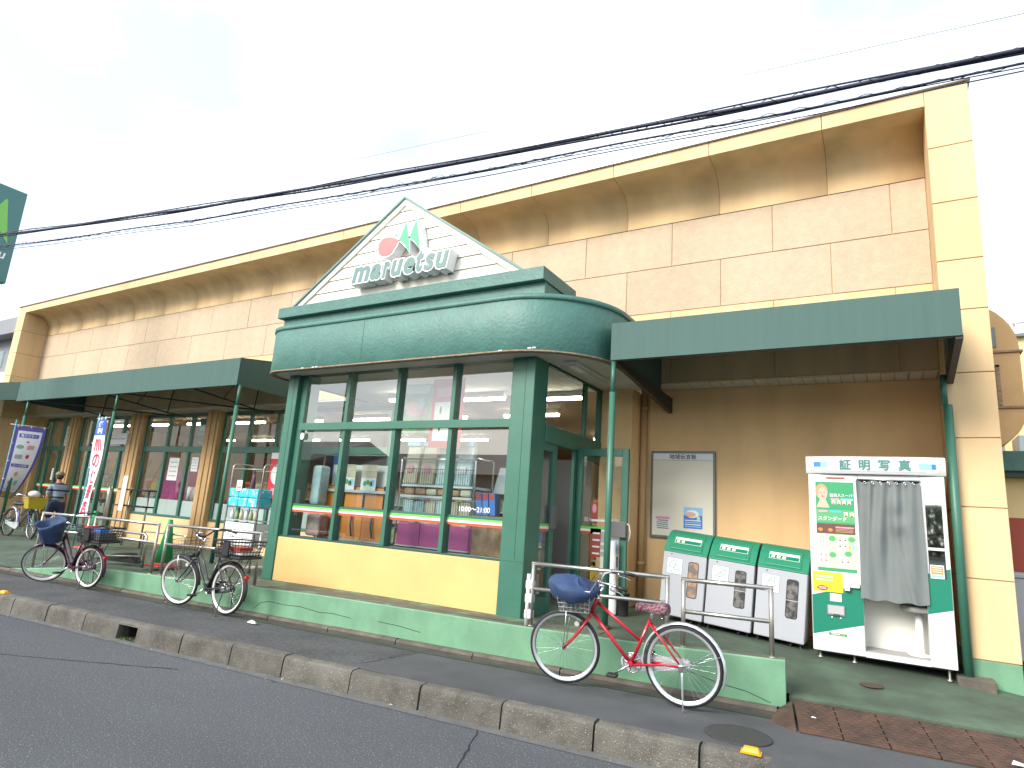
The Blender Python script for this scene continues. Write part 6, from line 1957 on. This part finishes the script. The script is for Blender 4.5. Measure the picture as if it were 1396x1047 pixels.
# ================================================================== INSIDE THE PORCH WINDOW
org = thing('display_stand', 'orange panelled gravity rack with dark slats inside the entrance window', 'display stand', (-6.9, 7.0, .3))
for i, (x0, x1) in enumerate(((-7.50, -7.11), (-7.10, -6.70), (-6.69, -6.30))):
    for z0, z1 in ((.96, 1.33), (1.42, 1.72)):
        b = MB(); b.box(x0, x1, 7.02, 7.05, z0, z1, 'shelf_orange'); b.build('panel', org, bevel=.004)
    b = MB(); b.tube([((x0 + x1) / 2, 7.0, 1.40), ((x0 + x1) / 2 + .02, 6.98, 1.15), ((x0 + x1) / 2 + .06, 6.98, 1.0)], .014, 'steel_dark', 6); b.build('slat', org)
    b = MB(); b.box(x1 - .005, x1 + .005, 6.99, 7.02, 1.42, 1.75, 'steel_dark'); b.build('slat', org)
b = MB(); b.box(-7.55, -6.25, 6.97, 7.02, 1.64, 1.68, 'alu'); b.box(-7.55, -6.25, 6.97, 7.02, .93, .96, 'alu'); b.build('rail', org)
b = MB(); b.box(-7.55, -6.25, 7.06, 7.5, .3, .94, 'steel_dark'); b.build('base', org)
b = MB(); b.box(-7.50, -6.30, 7.10, 7.14, 1.74, 2.06, 'plastic_sheet'); b.build('back_sheet', org)
for x in (-7.62, -6.22):
    b = MB(); b.tube([(x, 7.0, .3), (x, 7.0, 2.20)], .012, 'steel_post', 8); b.build('upright', org)
b = MB(); b.cyl((-7.62, 7.0, 2.20), (-6.22, 7.0, 2.20), .010, 'steel_post', 8); b.build('top_bar', org)
for x, lab in ((-7.05, 'left card with a green clover print over the orange rack'), (-6.62, 'right card with a green clover print over the orange rack')):
    b = MB(); b.rect(x, 1.86, .30, .40, 6.985, 'goods_beige'); b.rect(x, 1.76, .30, .20, 6.983, 'white_paper')
    for q in range(3): b.disc(x - .07 + q * .06, 1.78 + .02 * (q % 2), .035, .04, 6.981, 'print_mid_green', 10)
    b.rect(x + .09, 1.79, .07, .10, 6.981, 'print_sky')
    props(b.build('poster_card'), lab, 'card')
pu = thing('display_stand', 'magenta panelled stand under wire shelves inside the entrance window', 'display stand', (-5.3, 7.0, .3))
for x0, x1 in ((-5.97, -5.57), (-5.56, -5.16), (-5.15, -4.74)):
    b = MB(); b.box(x0, x1, 6.98, 7.01, .965, 1.27, 'shelf_purple'); b.build('panel', pu, bevel=.004)
b = MB(); b.hexa([(-4.73, 6.98, .965), (-4.42, 7.2, .965), (-4.73, 7.01, .965), (-4.42, 7.23, .965), (-4.73, 6.98, 1.27), (-4.42, 7.2, 1.12), (-4.73, 7.01, 1.27), (-4.42, 7.23, 1.12)], 'shelf_purple'); b.build('panel', pu)
b = MB(); b.box(-5.98, -4.72, 6.96, 7.0, .945, .963, 'alu'); b.box(-5.98, -4.72, 7.02, 7.5, .3, .94, 'steel_dark'); b.build('base', pu)
b = MB()
for x in (-6.02, -4.73): b.tube(rounded((x, 7.0), (x, 7.45), .3, 2.18, .06), .012, 'chrome', 8)
b.cyl((-6.02, 7.0, 2.16), (-4.73, 7.0, 2.16), .011, 'chrome', 8); b.build('frame', pu)
for z, y in ((1.36, 6.99), (1.64, 6.99), (1.79, 7.0)):
    b = MB(); b.box(-5.98, -4.75, y - .01, y + .45, z - .02, z + .012, 'alu')
    b.build('shelf', pu)
for z0 in (1.37, 1.80):
    b = MB()
    for i in range(32): x = -5.97 + i * .039; b.cyl((x, 6.985, z0), (x, 6.985, z0 + .22), .0035, 'steel_dark', 4)
    b.cyl((-5.98, 6.985, z0 + .22), (-4.75, 6.985, z0 + .22), .005, 'steel_dark', 5)
    b.build('basket_front', pu)
rnd = random.Random(11)
for i in range(6):
    x = -5.95 + i * .195
    for z0, h_ in ((1.38, .22), (1.66, .11)):
        goods(('first', 'second', 'third', 'fourth', 'fifth', 'sixth')[i] + ' goods bag from the left on the ' + ('lower' if z0 < 1.5 else 'middle') + ' wire shelf above the magenta panels', x, x + .185, 7.02, 7.3, z0, z0 + h_ * rnd.uniform(.85, 1.05), ('goods_beige', 'goods_brown', 'goods_beige', 'goods_ice')[rnd.randrange(4)], 'bags on the wire shelves inside the entrance window', 'goods_bag', bev=.03)
for i, (x, w_, h_, mt) in enumerate(((-6.02, .27, .62, 'goods_beige'), (-5.72, .27, .60, 'goods_beige'), (-5.42, .30, .60, 'goods_ice'), (-5.10, .28, .62, 'goods_ice'))):
    b = MB(); b.hexa([(x, 7.02, 1.80), (x + w_, 7.02, 1.80), (x, 7.16, 1.80), (x + w_, 7.16, 1.80), (x + .01, 7.10, 1.80 + h_), (x + w_ - .01, 7.10, 1.80 + h_), (x + .01, 7.16, 1.80 + h_), (x + w_ - .01, 7.16, 1.80 + h_)], mt)
    bg = b.build('tall_bag', bevel=.03)
    props(bg, ('first tall beige sack from the left on the top wire shelf', 'second tall beige sack on the top wire shelf', 'third tall sack, ice blue, on the top wire shelf', 'rightmost tall ice blue sack on the top wire shelf')[i], 'sack')
    b = MB(); b.rect(x + w_ / 2, 2.02, .10, .10, 7.03, 'print_pink' if mt == 'goods_beige' else 'white_paper'); b.build('print', bg)
    b = MB(); b.box(x + .02, x + w_ - .02, 7.06, 7.095, 2.36, 2.42, 'print_sky'); b.build('top_band', bg)
for i in range(3):
    x = -4.70 + i * .105
    b = MB(); b.hexa([(x + .03, 7.0, 1.44), (x + .12, 7.0, 1.44), (x + .03, 7.12, 1.44), (x + .12, 7.12, 1.44), (x, 7.0, 1.73), (x + .09, 7.0, 1.73), (x, 7.12, 1.73), (x + .09, 7.12, 1.73)], 'print_blue')
    bx_ = b.build('box', bevel=.004); props(bx_, ('left', 'middle', 'right')[i] + ' of the tilted blue boxes with red corners beside the wire shelves', 'box', 'tilted blue boxes beside the wire shelves')
    b = MB(); b.poly([(x + .012, 6.998, 1.64), (x + .09, 6.998, 1.64), (x + .08, 6.998, 1.72), (x + .004, 6.998, 1.72)], 'goods_red'); b.build('print', bx_)
b = MB(); b.box(-4.75, -4.05, 7.0, 7.4, .3, 1.43, 'goods_brown'); props(b.build('counter'), 'brown counter in the right corner of the entrance window', 'counter')
b = MB(); b.hexa([(-4.72, 7.45, 1.74), (-4.05, 7.45, 1.74), (-4.72, 7.47, 1.74), (-4.05, 7.47, 1.74), (-4.62, 7.45, 2.10), (-4.30, 7.45, 2.10), (-4.62, 7.47, 2.10), (-4.30, 7.47, 2.10)], 'plastic_sheet'); props(b.build('plastic_hood'), 'grey plastic hood behind the blue boxes', 'hood')
b = MB(); b.rect(-5.22, 2.80, .55, .98, 6.90, 'print_red'); b.rect(-5.22, 2.68, .44, .55, 6.898, 'white_paper'); b.rect(-5.22, 3.10, .40, .13, 6.898, 'print_pink')
for i in range(2):
    for j in range(2): b.rect(-5.33 + i * .22, 2.82 - j * .25, .17, .2, 6.896, 'print_cream'); b.disc(-5.33 + i * .22, 2.84 - j * .25, .018, .06, 6.894, 'text_dark', 8)
b.rect(-5.06, 2.38, .06, .06, 6.896, 'white_paper')
props(b.build('hanging_poster'), 'red framed price poster hanging inside the entrance window', 'poster')
b = MB(); b.rect(-5.82, 2.88, .62, .72, 6.92, 'goods_green'); b.rect(-5.82, 3.16, .5, .12, 6.918, 'white_paper'); b.disc(-5.78, 2.84, .2, .08, 6.918, 'print_pink'); b.disc(-5.88, 2.92, .16, .06, 6.916, 'print_skin'); b.disc(-5.70, 2.95, .06, .10, 6.914, 'goods_ice')
props(b.build('hanging_poster'), 'food photo poster hanging left of the red price poster', 'poster')
b = MB(); b.rect(-7.52, 2.05, .22, .34, 7.2, 'print_blue'); props(b.build('hanging_poster'), 'small blue poster deep behind the left entrance pane', 'poster')
for i in range(2):
    z0 = .96 + i * .55
    goods(('pink wrapped pack low at the left end of the entrance window', 'pale blue wrapped roll standing at the left end of the entrance window')[i], -7.66 + .02, -7.66 + .02 + (.30 - .1 * i), 6.80, 7.0, (.96, 1.42)[i], (1.28, 2.02)[i], ('goods_rose', 'goods_ice')[i], None, bev=.04)
# magazines / goods stand seen through the door
ms = thing('magazine_rack', 'rack of papers and packs just inside the entrance door', 'rack', (-3.95, 7.2, .3))
b = MB(); b.box(-3.96, -3.74, 6.82, 7.05, .3, 1.95, 'alu'); b.build('back', ms)
def xr(y0, y1, z0, z1, mt, d, nm):
    b = MB(); b.poly([(-3.74 + d, y0, z0), (-3.74 + d, y1, z0), (-3.74 + d, y1, z1), (-3.74 + d, y0, z1)], mt); b.build(nm, ms)
xr(6.825, 7.045, 1.42, 1.80, 'print_cream', .004, 'poster'); xr(6.86, 6.98, 1.56, 1.74, 'sign_red', .006, 'poster_print'); xr(6.84, 7.03, 1.46, 1.51, 'text_dark', .006, 'poster_print')
cols_ = ['goods_beige', 'print_sky', 'goods_rose', 'print_cream', 'goods_green', 'goods_brown', 'print_cream', 'goods_red', 'goods_beige']
for i in range(3):
    z0 = (.58, .86, 1.12)[i]
    for q in range(3):
        b = MB(); b.box(-3.738, -3.70, 6.83 + q * .073, 6.83 + q * .073 + .066, z0, z0 + .20, cols_[i * 3 + q]); b.build('leaflet', ms)
    b = MB(); b.box(-3.738, -3.69, 6.82, 7.05, z0 - .025, z0 - .005, 'white_plastic'); b.build('shelf', ms)
b = MB(); b.box(-3.68, -3.672, 6.90, 6.99, 1.16, 1.30, 'print_blue'); b.build('blue_card', ms)
b = MB(); b.box(-5.2, -3.75, 8.62, 8.72, .3, 2.35, 'grey_plastic'); props(b.build('inner_door'), 'dark inner door leaf standing in the entrance', 'door')

# ================================================================== SHOP INTERIOR
for i in range(9):
    for j, y in enumerate((10.6, 14.0)):
        x = -21 + i * 2.15 + (.5 if j == 1 else 0)
        t = thing('ceiling_light', 'bright fluorescent tube under the shop ceiling', 'ceiling light', (x, y, 3.42), group='fluorescent tubes inside the shop')
        b = MB(); b.box(x - .62, x + .62, y - .06, y + .06, 3.44, 3.52, 'white_plastic'); b.build('housing', t)
        b = MB(); b.box(x - .60, x + .60, y - .035, y + .035, 3.395, 3.438, 'tube_light'); b.build('tube', t)
for i in range(3):  # third tube is an added light to brighten the entrance interior
    x = -6.9 + i * 1.25; y = 8.1 + .2 * i
    t = thing('ceiling_light', ('left', 'middle', 'right')[i] + ' of the three bright tubes, one added for extra brightness, on the ceiling inside the entrance porch', 'ceiling light', (x, y, 3.25), group='fluorescent tubes inside the entrance')
    b = MB(); b.box(x - .5, x + .5, y - .05, y + .05, 3.30, 3.384, 'white_plastic'); b.build('housing', t)
    b = MB(); b.box(x - .48, x + .48, y - .03, y + .03, 3.262, 3.298, 'tube_light'); b.build('tube', t)
pp_ = thing('display_stand', 'magenta display panel with white paper behind the middle shop window', 'display stand', (-15.8, 9.6, .26))
b = MB(); b.box(-16.25, -15.43, 9.5, 9.56, 1.30, 2.02, 'shelf_purple'); b.box(-15.43, -15.05, 9.5, 10.0, 1.30, 2.02, 'shelf_purple'); b.build('panel', pp_, bevel=.01)
b = MB(); b.box(-16.3, -15.0, 9.46, 10.0, 1.24, 1.28, 'print_pink'); b.box(-16.3, -15.0, 9.48, 10.0, .26, 1.22, 'shelf_purple'); b.build('base', pp_)
for i, x in enumerate((-14.62, -14.45, -12.9)):
    b = MB(); b.lathe([(.06, 1.29), (.06, 1.62)], 'white_paper', 14, (x, 9.30, 0))
    props(b.build('paper_roll'), ('left white paper roll behind the middle shop window', 'right white paper roll behind the middle shop window', 'white paper roll behind the window left of the display rack')[i], 'paper roll')
rnd = random.Random(21)
mts = ['goods_brown', 'goods_beige', 'goods_rose', 'goods_red', 'goods_green', 'shelf_orange', 'print_yellow', 'goods_ice', 'print_cream']
for n_, (x0, x1, y) in enumerate(((-21.8, -19.9, 10.2), (-19.6, -17.2, 10.9), (-14.9, -13.2, 10.6), (-13.0, -10.2, 10.4), (-9.9, -7.2, 10.8), (-7.0, -4.2, 11.4), (-18.0, -14.0, 13.8), (-12.5, -6.0, 13.8))):
    t = thing('shop_shelf', ('wooden goods shelf deep inside the far left window', 'goods shelf behind the narrow banner inside the shop', 'goods shelf right of the magenta panel inside the shop', 'goods shelf behind the red and white poster inside the shop',
               'goods shelf deep behind the left entrance panes', 'goods shelf deep behind the right entrance panes', 'distant goods shelf in the middle of the shop', 'distant goods shelf behind the entrance')[n_], 'shelf', ((x0 + x1) / 2, y, .26))
    b = MB(); b.box(x0, x1, y + .4, y + .44, .26, 1.9, 'goods_brown'); b.build('back', t)
    for z in (.30, .72, 1.12, 1.50):
        b = MB(); b.box(x0, x1, y, y + .4, z, z + .025, 'alu'); b.build('board', t)
    m_ = MB()
    for z in (.325, .745, 1.145, 1.525):
        x = x0 + .03
        while x < x1 - .15:
            w_ = rnd.uniform(.10, .22); h_ = rnd.uniform(.16, .32)
            m_.box(x, x + w_ - .008, y + .02, y + .32, z, z + h_, mts[rnd.randrange(len(mts))]); x += w_
    props(m_.build('packed_goods', t), kind='stuff')
# wood lattice back wall of the far left windows
lt = thing('wooden_lattice', 'brown wooden lattice panel inside the far left shop window', 'lattice', (-20.5, 9.8, .3))
for i in range(9):
    for s_ in (-1, 1):
        x = -21.9 + i * .55
        b = MB(); b.hexa([(x - .02, 9.80 + .02 * s_, 1.3), (x + .02, 9.80 + .02 * s_, 1.3), (x - .02, 9.82 + .02 * s_, 1.3), (x + .02, 9.82 + .02 * s_, 1.3), (x - .02 + s_ * .6, 9.80 + .02 * s_, 2.3), (x + .02 + s_ * .6, 9.80 + .02 * s_, 2.3), (x - .02 + s_ * .6, 9.82 + .02 * s_, 2.3), (x + .02 + s_ * .6, 9.82 + .02 * s_, 2.3)], 'house_brown'); b.build('slat', lt)

# ================================================================== CABLES
def sag(p, q, s_, n=40):
    p = Vector(p); q = Vector(q)
    return [p.lerp(q, i / n) + Vector((0, 0, -4 * s_ * (i / n) * (1 - i / n))) for i in range(n + 1)]
def ext(pL, pR, fL, fR):
    L = Vector(pL); R_ = Vector(pR); d = R_ - L
    return tuple(L - d * fL), tuple(R_ + d * fR)
def cable_bundle(label, pl, pr, sagv, rads, wrap, offs, stray=None):
    t = thing('power_cable', label, 'cable', tuple(Vector(pl).lerp(Vector(pr), .5)), group=None)
    base = sag(pl, pr, sagv, 90)
    for i, (r, (oy, oz)) in enumerate(zip(rads, offs)):
        b = MB()
        b.tube([p + Vector((0, oy + .006 * math.sin(j * .7 + i), oz + .009 * math.sin(j * .45 + i * 2))) for j, p in enumerate(base)], r, 'cable_black', 6)
        b.build('strand', t)
    if wrap:
        b = MB()
        pts = []
        for j in range(700):
            f = j / 699 * 90; a = int(min(89, f)); p = base[a].lerp(base[a + 1], f - a)
            an = j * .9
            pts.append(p + Vector((0, math.cos(an) * wrap, math.sin(an) * wrap)))
        b.tube(pts, .0035, 'cable_black', 4, caps=False, sm=False)
        b.build('lashing_wire', t)
    if stray:
        rn = random.Random(stray)
        b = MB()
        for q in range(16):
            f = rn.uniform(2, 86); a = int(f)
            p = base[a]; qn = base[min(89, a + 1)] if rn.random() < .5 else base[min(90, a + 2)]
            b.tube([p, p.lerp(qn, .3) + Vector((0, 0, rn.uniform(-.06, .05))), p.lerp(qn, .7) + Vector((0, 0, rn.uniform(-.07, .06))), qn], .003, 'cable_black', 4)
        b.build('loose_loop', t)
    return t
def yz(zl, zr):   # ends of a cable running over the pavement; left end 4.4 m, right end 5.6 m from the viewer line
    return (-14.25, 4.4, zl), (1.10, 5.6, zr)
def line3(zl, zr, f=.35):
    L, R_ = yz(zl, zr)
    return ext(L, R_, f, f)
p, q = line3(6.305, 5.60)
cable_bundle('thickest uppermost bundle of black overhead cables crossing above the shop', p, q, .42, (.020, .013, .009), .026, ((0, 0), (.014, -.018), (-.010, .020)), 4)
p, q = line3(6.06, 5.475)
cable_bundle('lower black overhead cable with loose loops below the thick bundle', p, q, .42, (.011, .005), .015, ((0, 0), (.01, -.022)), 9)
p, q = line3(6.0, 5.42)
cable_bundle('thin lowest black overhead cable under the two bundles', p, q, .44, (.006,), None, ((0, 0),), None)
b = MB(); b.tube(sag((-30, 9, 10.9), (2.5, 9, 8.15), .05, 30), .004, 'cable_grey', 5); props(b.build('overhead_wire'), 'single thin wire high across the sky, coloured pale for the sky glare', 'wire')

# ================================================================== STREET SIGN at the left edge
ss = thing('pole_sign', 'tall green shop sign with a lime emblem standing at the far left edge', 'sign', (-17.6, 5.0, 0))
b = MB(); b.box(-17.7, -17.5, 4.36, 5.70, 5.96, 8.26, 'sign_teal2'); b.build('sign_box', ss, bevel=.015)
b = MB(); b.cyl((-17.6, 5.0, .0), (-17.6, 5.0, 5.96), .11, 'steel_post', 16); b.build('pole', ss)
def side_print(pts, mt, d):
    b = MB(); b.poly([(-17.5 + d, y * 1.25, 1.45 + (z - 1.45) * 1.25) for y, z in pts], mt); return b
side_print([(4.05, 6.22), (4.16, 6.44), (4.25, 6.64), (4.285, 6.64), (4.36, 6.2), (4.435, 5.80), (4.36, 5.90), (4.22, 6.08)], 'sign_lime', .004).build('emblem_sail', ss)
side_print([(3.78, 6.22), (3.86, 6.44), (3.93, 6.64), (3.96, 6.64), (4.00, 6.2), (4.06, 5.80), (4.0, 5.92), (3.92, 6.08)], 'sign_lime', .004).build('emblem_sail', ss)
b = MB(); b.lathe([(.20, .004), (.20, .007)], 'sign_red', 24, (-17.5, 4.62, 7.35), 'x'); b.build('emblem_disc', ss)
b = MB(); b.text('maruetsu', (-17.496, 4.42, 6.52), (0, 1, 0), (0, 0, 1), .30, 'text_white', offset=.006, shear=.15); b.build('letters', ss)

# ================================================================== BACKGROUND BUILDINGS
bl = thing('neighbour_house', 'grey neighbouring building with dark eaves behind the left end of the shop', 'building', (-46, 18, 0))
b = MB(); b.box(-58, -41, 15.2, 24, -.1, 9.6, 'house_grey'); b.build('wall', bl)
b = MB(); b.box(-59, -40.6, 14.4, 24.5, 9.6, 10.5, 'house_grey'); b.build('roof', bl)
b = MB(); b.box(-58.5, -41, 15.12, 15.18, 5.2, 7.6, 'sign_white'); b.build('pale_panel', bl)
b = MB(); b.box(-45.6, -44.2, 15.1, 15.19, 7.9, 8.9, 'window_glass'); b.build('window', bl)
du = thing('ventilation_duct', 'rounded ochre ventilation duct with rusty flanges at the right side of the shop', 'duct', (1.4, 11.9, 2.9))
pr_a = [(.95, 4.42), (1.828, 4.42)]
poly = [(.95, 4.42), (1.835, 4.42)] + [(1.02 + .815 * math.cos(a), 4.44 + .84 * math.sin(a)) for a in [PI / 2 * i / 10 for i in range(11)]] + [(.95, 5.28)]
b = MB(); b.prism(poly, 11.6, 12.4, 'duct_ochre'); b.build('upper_elbow', du, bevel=.01)
b = MB(); b.box(.95, 1.835, 11.6, 12.4, 3.56, 4.39, 'duct_ochre'); b.build('straight_section', du, bevel=.01)
poly = [(1.84, 3.53), (.95, 3.53), (.95, 2.90)] + [(1.20 + .64 * math.cos(a), 3.50 + .60 * math.sin(a)) for a in [-PI / 2 + PI / 2 * i / 10 for i in range(11)]]
b = MB(); b.prism(poly[::-1], 11.6, 12.4, 'duct_ochre'); b.build('lower_elbow', du, bevel=.01)
for z in (4.39, 3.53):
    b = MB(); b.box(.93, 1.87, 11.57, 12.43, z, z + .03, 'rust_edge'); b.build('flange', du)
b = MB(); b.box(1.52, 1.57, 11.58, 11.6, 3.58, 4.2, 'rust_edge'); b.box(1.20, 1.57, 11.58, 11.6, 4.17, 4.2, 'rust_edge'); b.build('hatch_seam', du)
b = MB(); b.box(1.50, 1.56, 11.585, 11.599, 4.48, 4.80, 'board_frame'); b.build('slot', du)
yb = thing('yellow_building', 'pale yellow building with a white roof edge behind the ventilation duct', 'building', (8, 22, 0))
b = MB(); b.box(2.2, 16, 20, 28, -.1, 6.95, 'far_yellow'); b.build('wall', yb)
b = MB(); b.box(2.0, 16.2, 19.8, 28.2, 6.96, 7.12, 'sign_white'); b.build('roof_edge', yb)
b = MB(); b.box(2.0, 16.2, 19.82, 28.2, 6.90, 6.955, 'board_frame'); b.build('gutter', yb)
b = MB(); b.cyl((3.25, 21, 7.1), (3.25, 21, 7.6), .03, 'steel_post', 6); b.cyl((2.9, 21, 7.55), (3.8, 21, 7.62), .025, 'steel_post', 6); b.build('antenna', yb)
an = thing('annex', 'low annex with green fascia, ochre band and red lower wall beyond the right pier', 'building', (3, 13.5, 0))
b = MB(); b.box(1.35, 9, 13.0, 19, 1.98, 2.62, 'far_yellow'); b.build('upper_wall', an)
b = MB(); b.box(1.35, 9, 12.99, 19, -.1, 1.975, 'far_red'); b.build('red_wall', an)
b = MB(); b.box(1.30, 9, 12.6, 19.2, 2.70, 3.02, 'green_band'); b.build('fascia', an, bevel=.01)
b = MB(); b.box(1.32, 9, 12.7, 19.1, 2.62, 2.70, 'green_dark'); b.build('soffit', an)
for x, z, s_ in ((1.62, 3.02, .24), (1.95, 3.02, .34)):
    b = MB(); b.box(x, x + s_ * .6, 13.2, 13.6, z, z + s_, 'sign_white'); b.build('roof_unit', an, bevel=.01)
b = MB(); b.box(2.0, 2.5, 13.9, 14.2, 3.02, 3.4, 'reflector_orange'); b.build('roof_box', an)
cb = thing('utility_cabinet', 'pale grey utility cabinet on the ground beside the right pier', 'cabinet', (1.9, 11.5, 0))
b = MB(); b.box(1.38, 2.4, 11.2, 12.0, .02, 1.10, 'bin_grey'); b.build('body', cb, bevel=.02)
b = MB(); b.box(1.36, 2.42, 11.18, 12.02, 1.10, 1.16, 'bin_grey'); b.build('top', cb, bevel=.01)

# ================================================================== ACROSS THE STREET (seen mirrored in the glass)
def house(label, x0, x1, y0, y1, h, roof_h, wall, ridge_x=True):
    t = thing('house', label, 'house', ((x0 + x1) / 2, (y0 + y1) / 2, -.2))
    b = MB(); b.box(x0, x1, y0, y1, -.2, h, wall); b.build('wall', t)
    b = MB()
    ym = (y0 + y1) / 2
    b.prism([(y0 - .5, h), (y1 + .5, h), (ym, h + roof_h)], x0 - .5, x1 + .5, 'roof_dark', plane='yz'); b.build('roof', t)
    n = max(2, int((x1 - x0) / 2.2))
    for i in range(n):
        x = x0 + (x1 - x0) * (i + .5) / n
        for z in ((.8, 2.0), (3.3, 4.3)):
            if z[1] < h:
                b = MB(); b.box(x - .6, x + .6, y1 + .005, y1 + .03, z[0], z[1], 'window_glass'); w_ = b.build('window', t)
                b = MB(); b.box(x - .66, x + .66, y1 + .002, y1 + .012, z[0] - .06, z[1] + .06, 'alu'); b.build('frame', w_)
    return t
house('brown house with a low dark roof mirrored at the left of the entrance glass', -34, -26, -17, -10, 3.6, 1.5, 'house_brown')
house('grey house mirrored in the middle of the entrance glass', -24, -15, -19, -11, 3.2, 1.4, 'house_grey')
house('beige house mirrored at the right of the entrance glass', -13, -5, -18, -11, 3.0, 1.3, 'house_beige')
up = thing('utility_pole', 'utility pole across the street mirrored in the entrance glass', 'pole', (-21.5, -7.5, -.2))
b = MB(); b.cyl((-21.5, -7.5, -.2), (-21.5, -7.5, 8.5), .15, 'concrete', 12, .11); b.build('shaft', up)
b = MB(); b.box(-22.3, -20.7, -7.56, -7.44, 7.6, 7.7, 'steel_post'); b.build('crossarm', up)
bt = thing('tree', 'dark green bushy tree across the street mirrored in the photo booth mirror', 'tree', (1.6, -15, -.2))
b = MB(); b.tube([(1.6, -15, -.2), (1.65, -15, .9), (1.6, -15.05, 1.8)], [.14, .11, .06], 'bark', 9)
for dx, dy, dz in ((.8, .3, 1.3), (-.7, .2, 1.4), (.2, -.8, 1.2), (-.3, .7, 1.5)): b.tube([(1.63, -15, 1.1), (1.6 + dx * .6, -15 + dy * .6, 1.1 + dz * .6), (1.6 + dx, -15 + dy, 1.1 + dz)], [.06, .04, .02], 'bark', 6)
b.build('trunk', bt)
rnd = random.Random(31)
b = MB()
for i in range(2600):
    a = rnd.uniform(0, 2 * PI); r_ = rnd.random() ** .4; z = rnd.uniform(-1, 1)
    lump = 1 + .25 * math.sin(3 * a + 2 * z) + .15 * math.sin(5 * z + a)
    rr = r_ * math.sqrt(max(0, 1 - z * z)) * 1.75 * lump
    c = Vector((1.6 + rr * math.cos(a), -15 + rr * math.sin(a) * .8, 1.75 + z * 1.25))
    d1 = Vector((rnd.gauss(0, 1), rnd.gauss(0, 1), rnd.gauss(0, 1))).normalized() * .11; d2 = Vector((rnd.gauss(0, 1), rnd.gauss(0, 1), rnd.gauss(0, 1))).normalized() * .08
    b.poly([c - d1, c + d2, c + d1, c - d2], 'leaf_green')
b.build('crown', bt)
hw = thing('street_wall', 'low grey wall across the street mirrored in the photo booth mirror', 'wall', (4, -12.5, -.2))
b = MB(); b.box(-3, 12, -12.7, -12.5, -.2, .95, 'house_grey'); b.build('wall', hw)
b = MB(); b.box(-3.03, 12.03, -12.75, -12.45, .95, 1.02, 'concrete'); b.build('coping', hw)
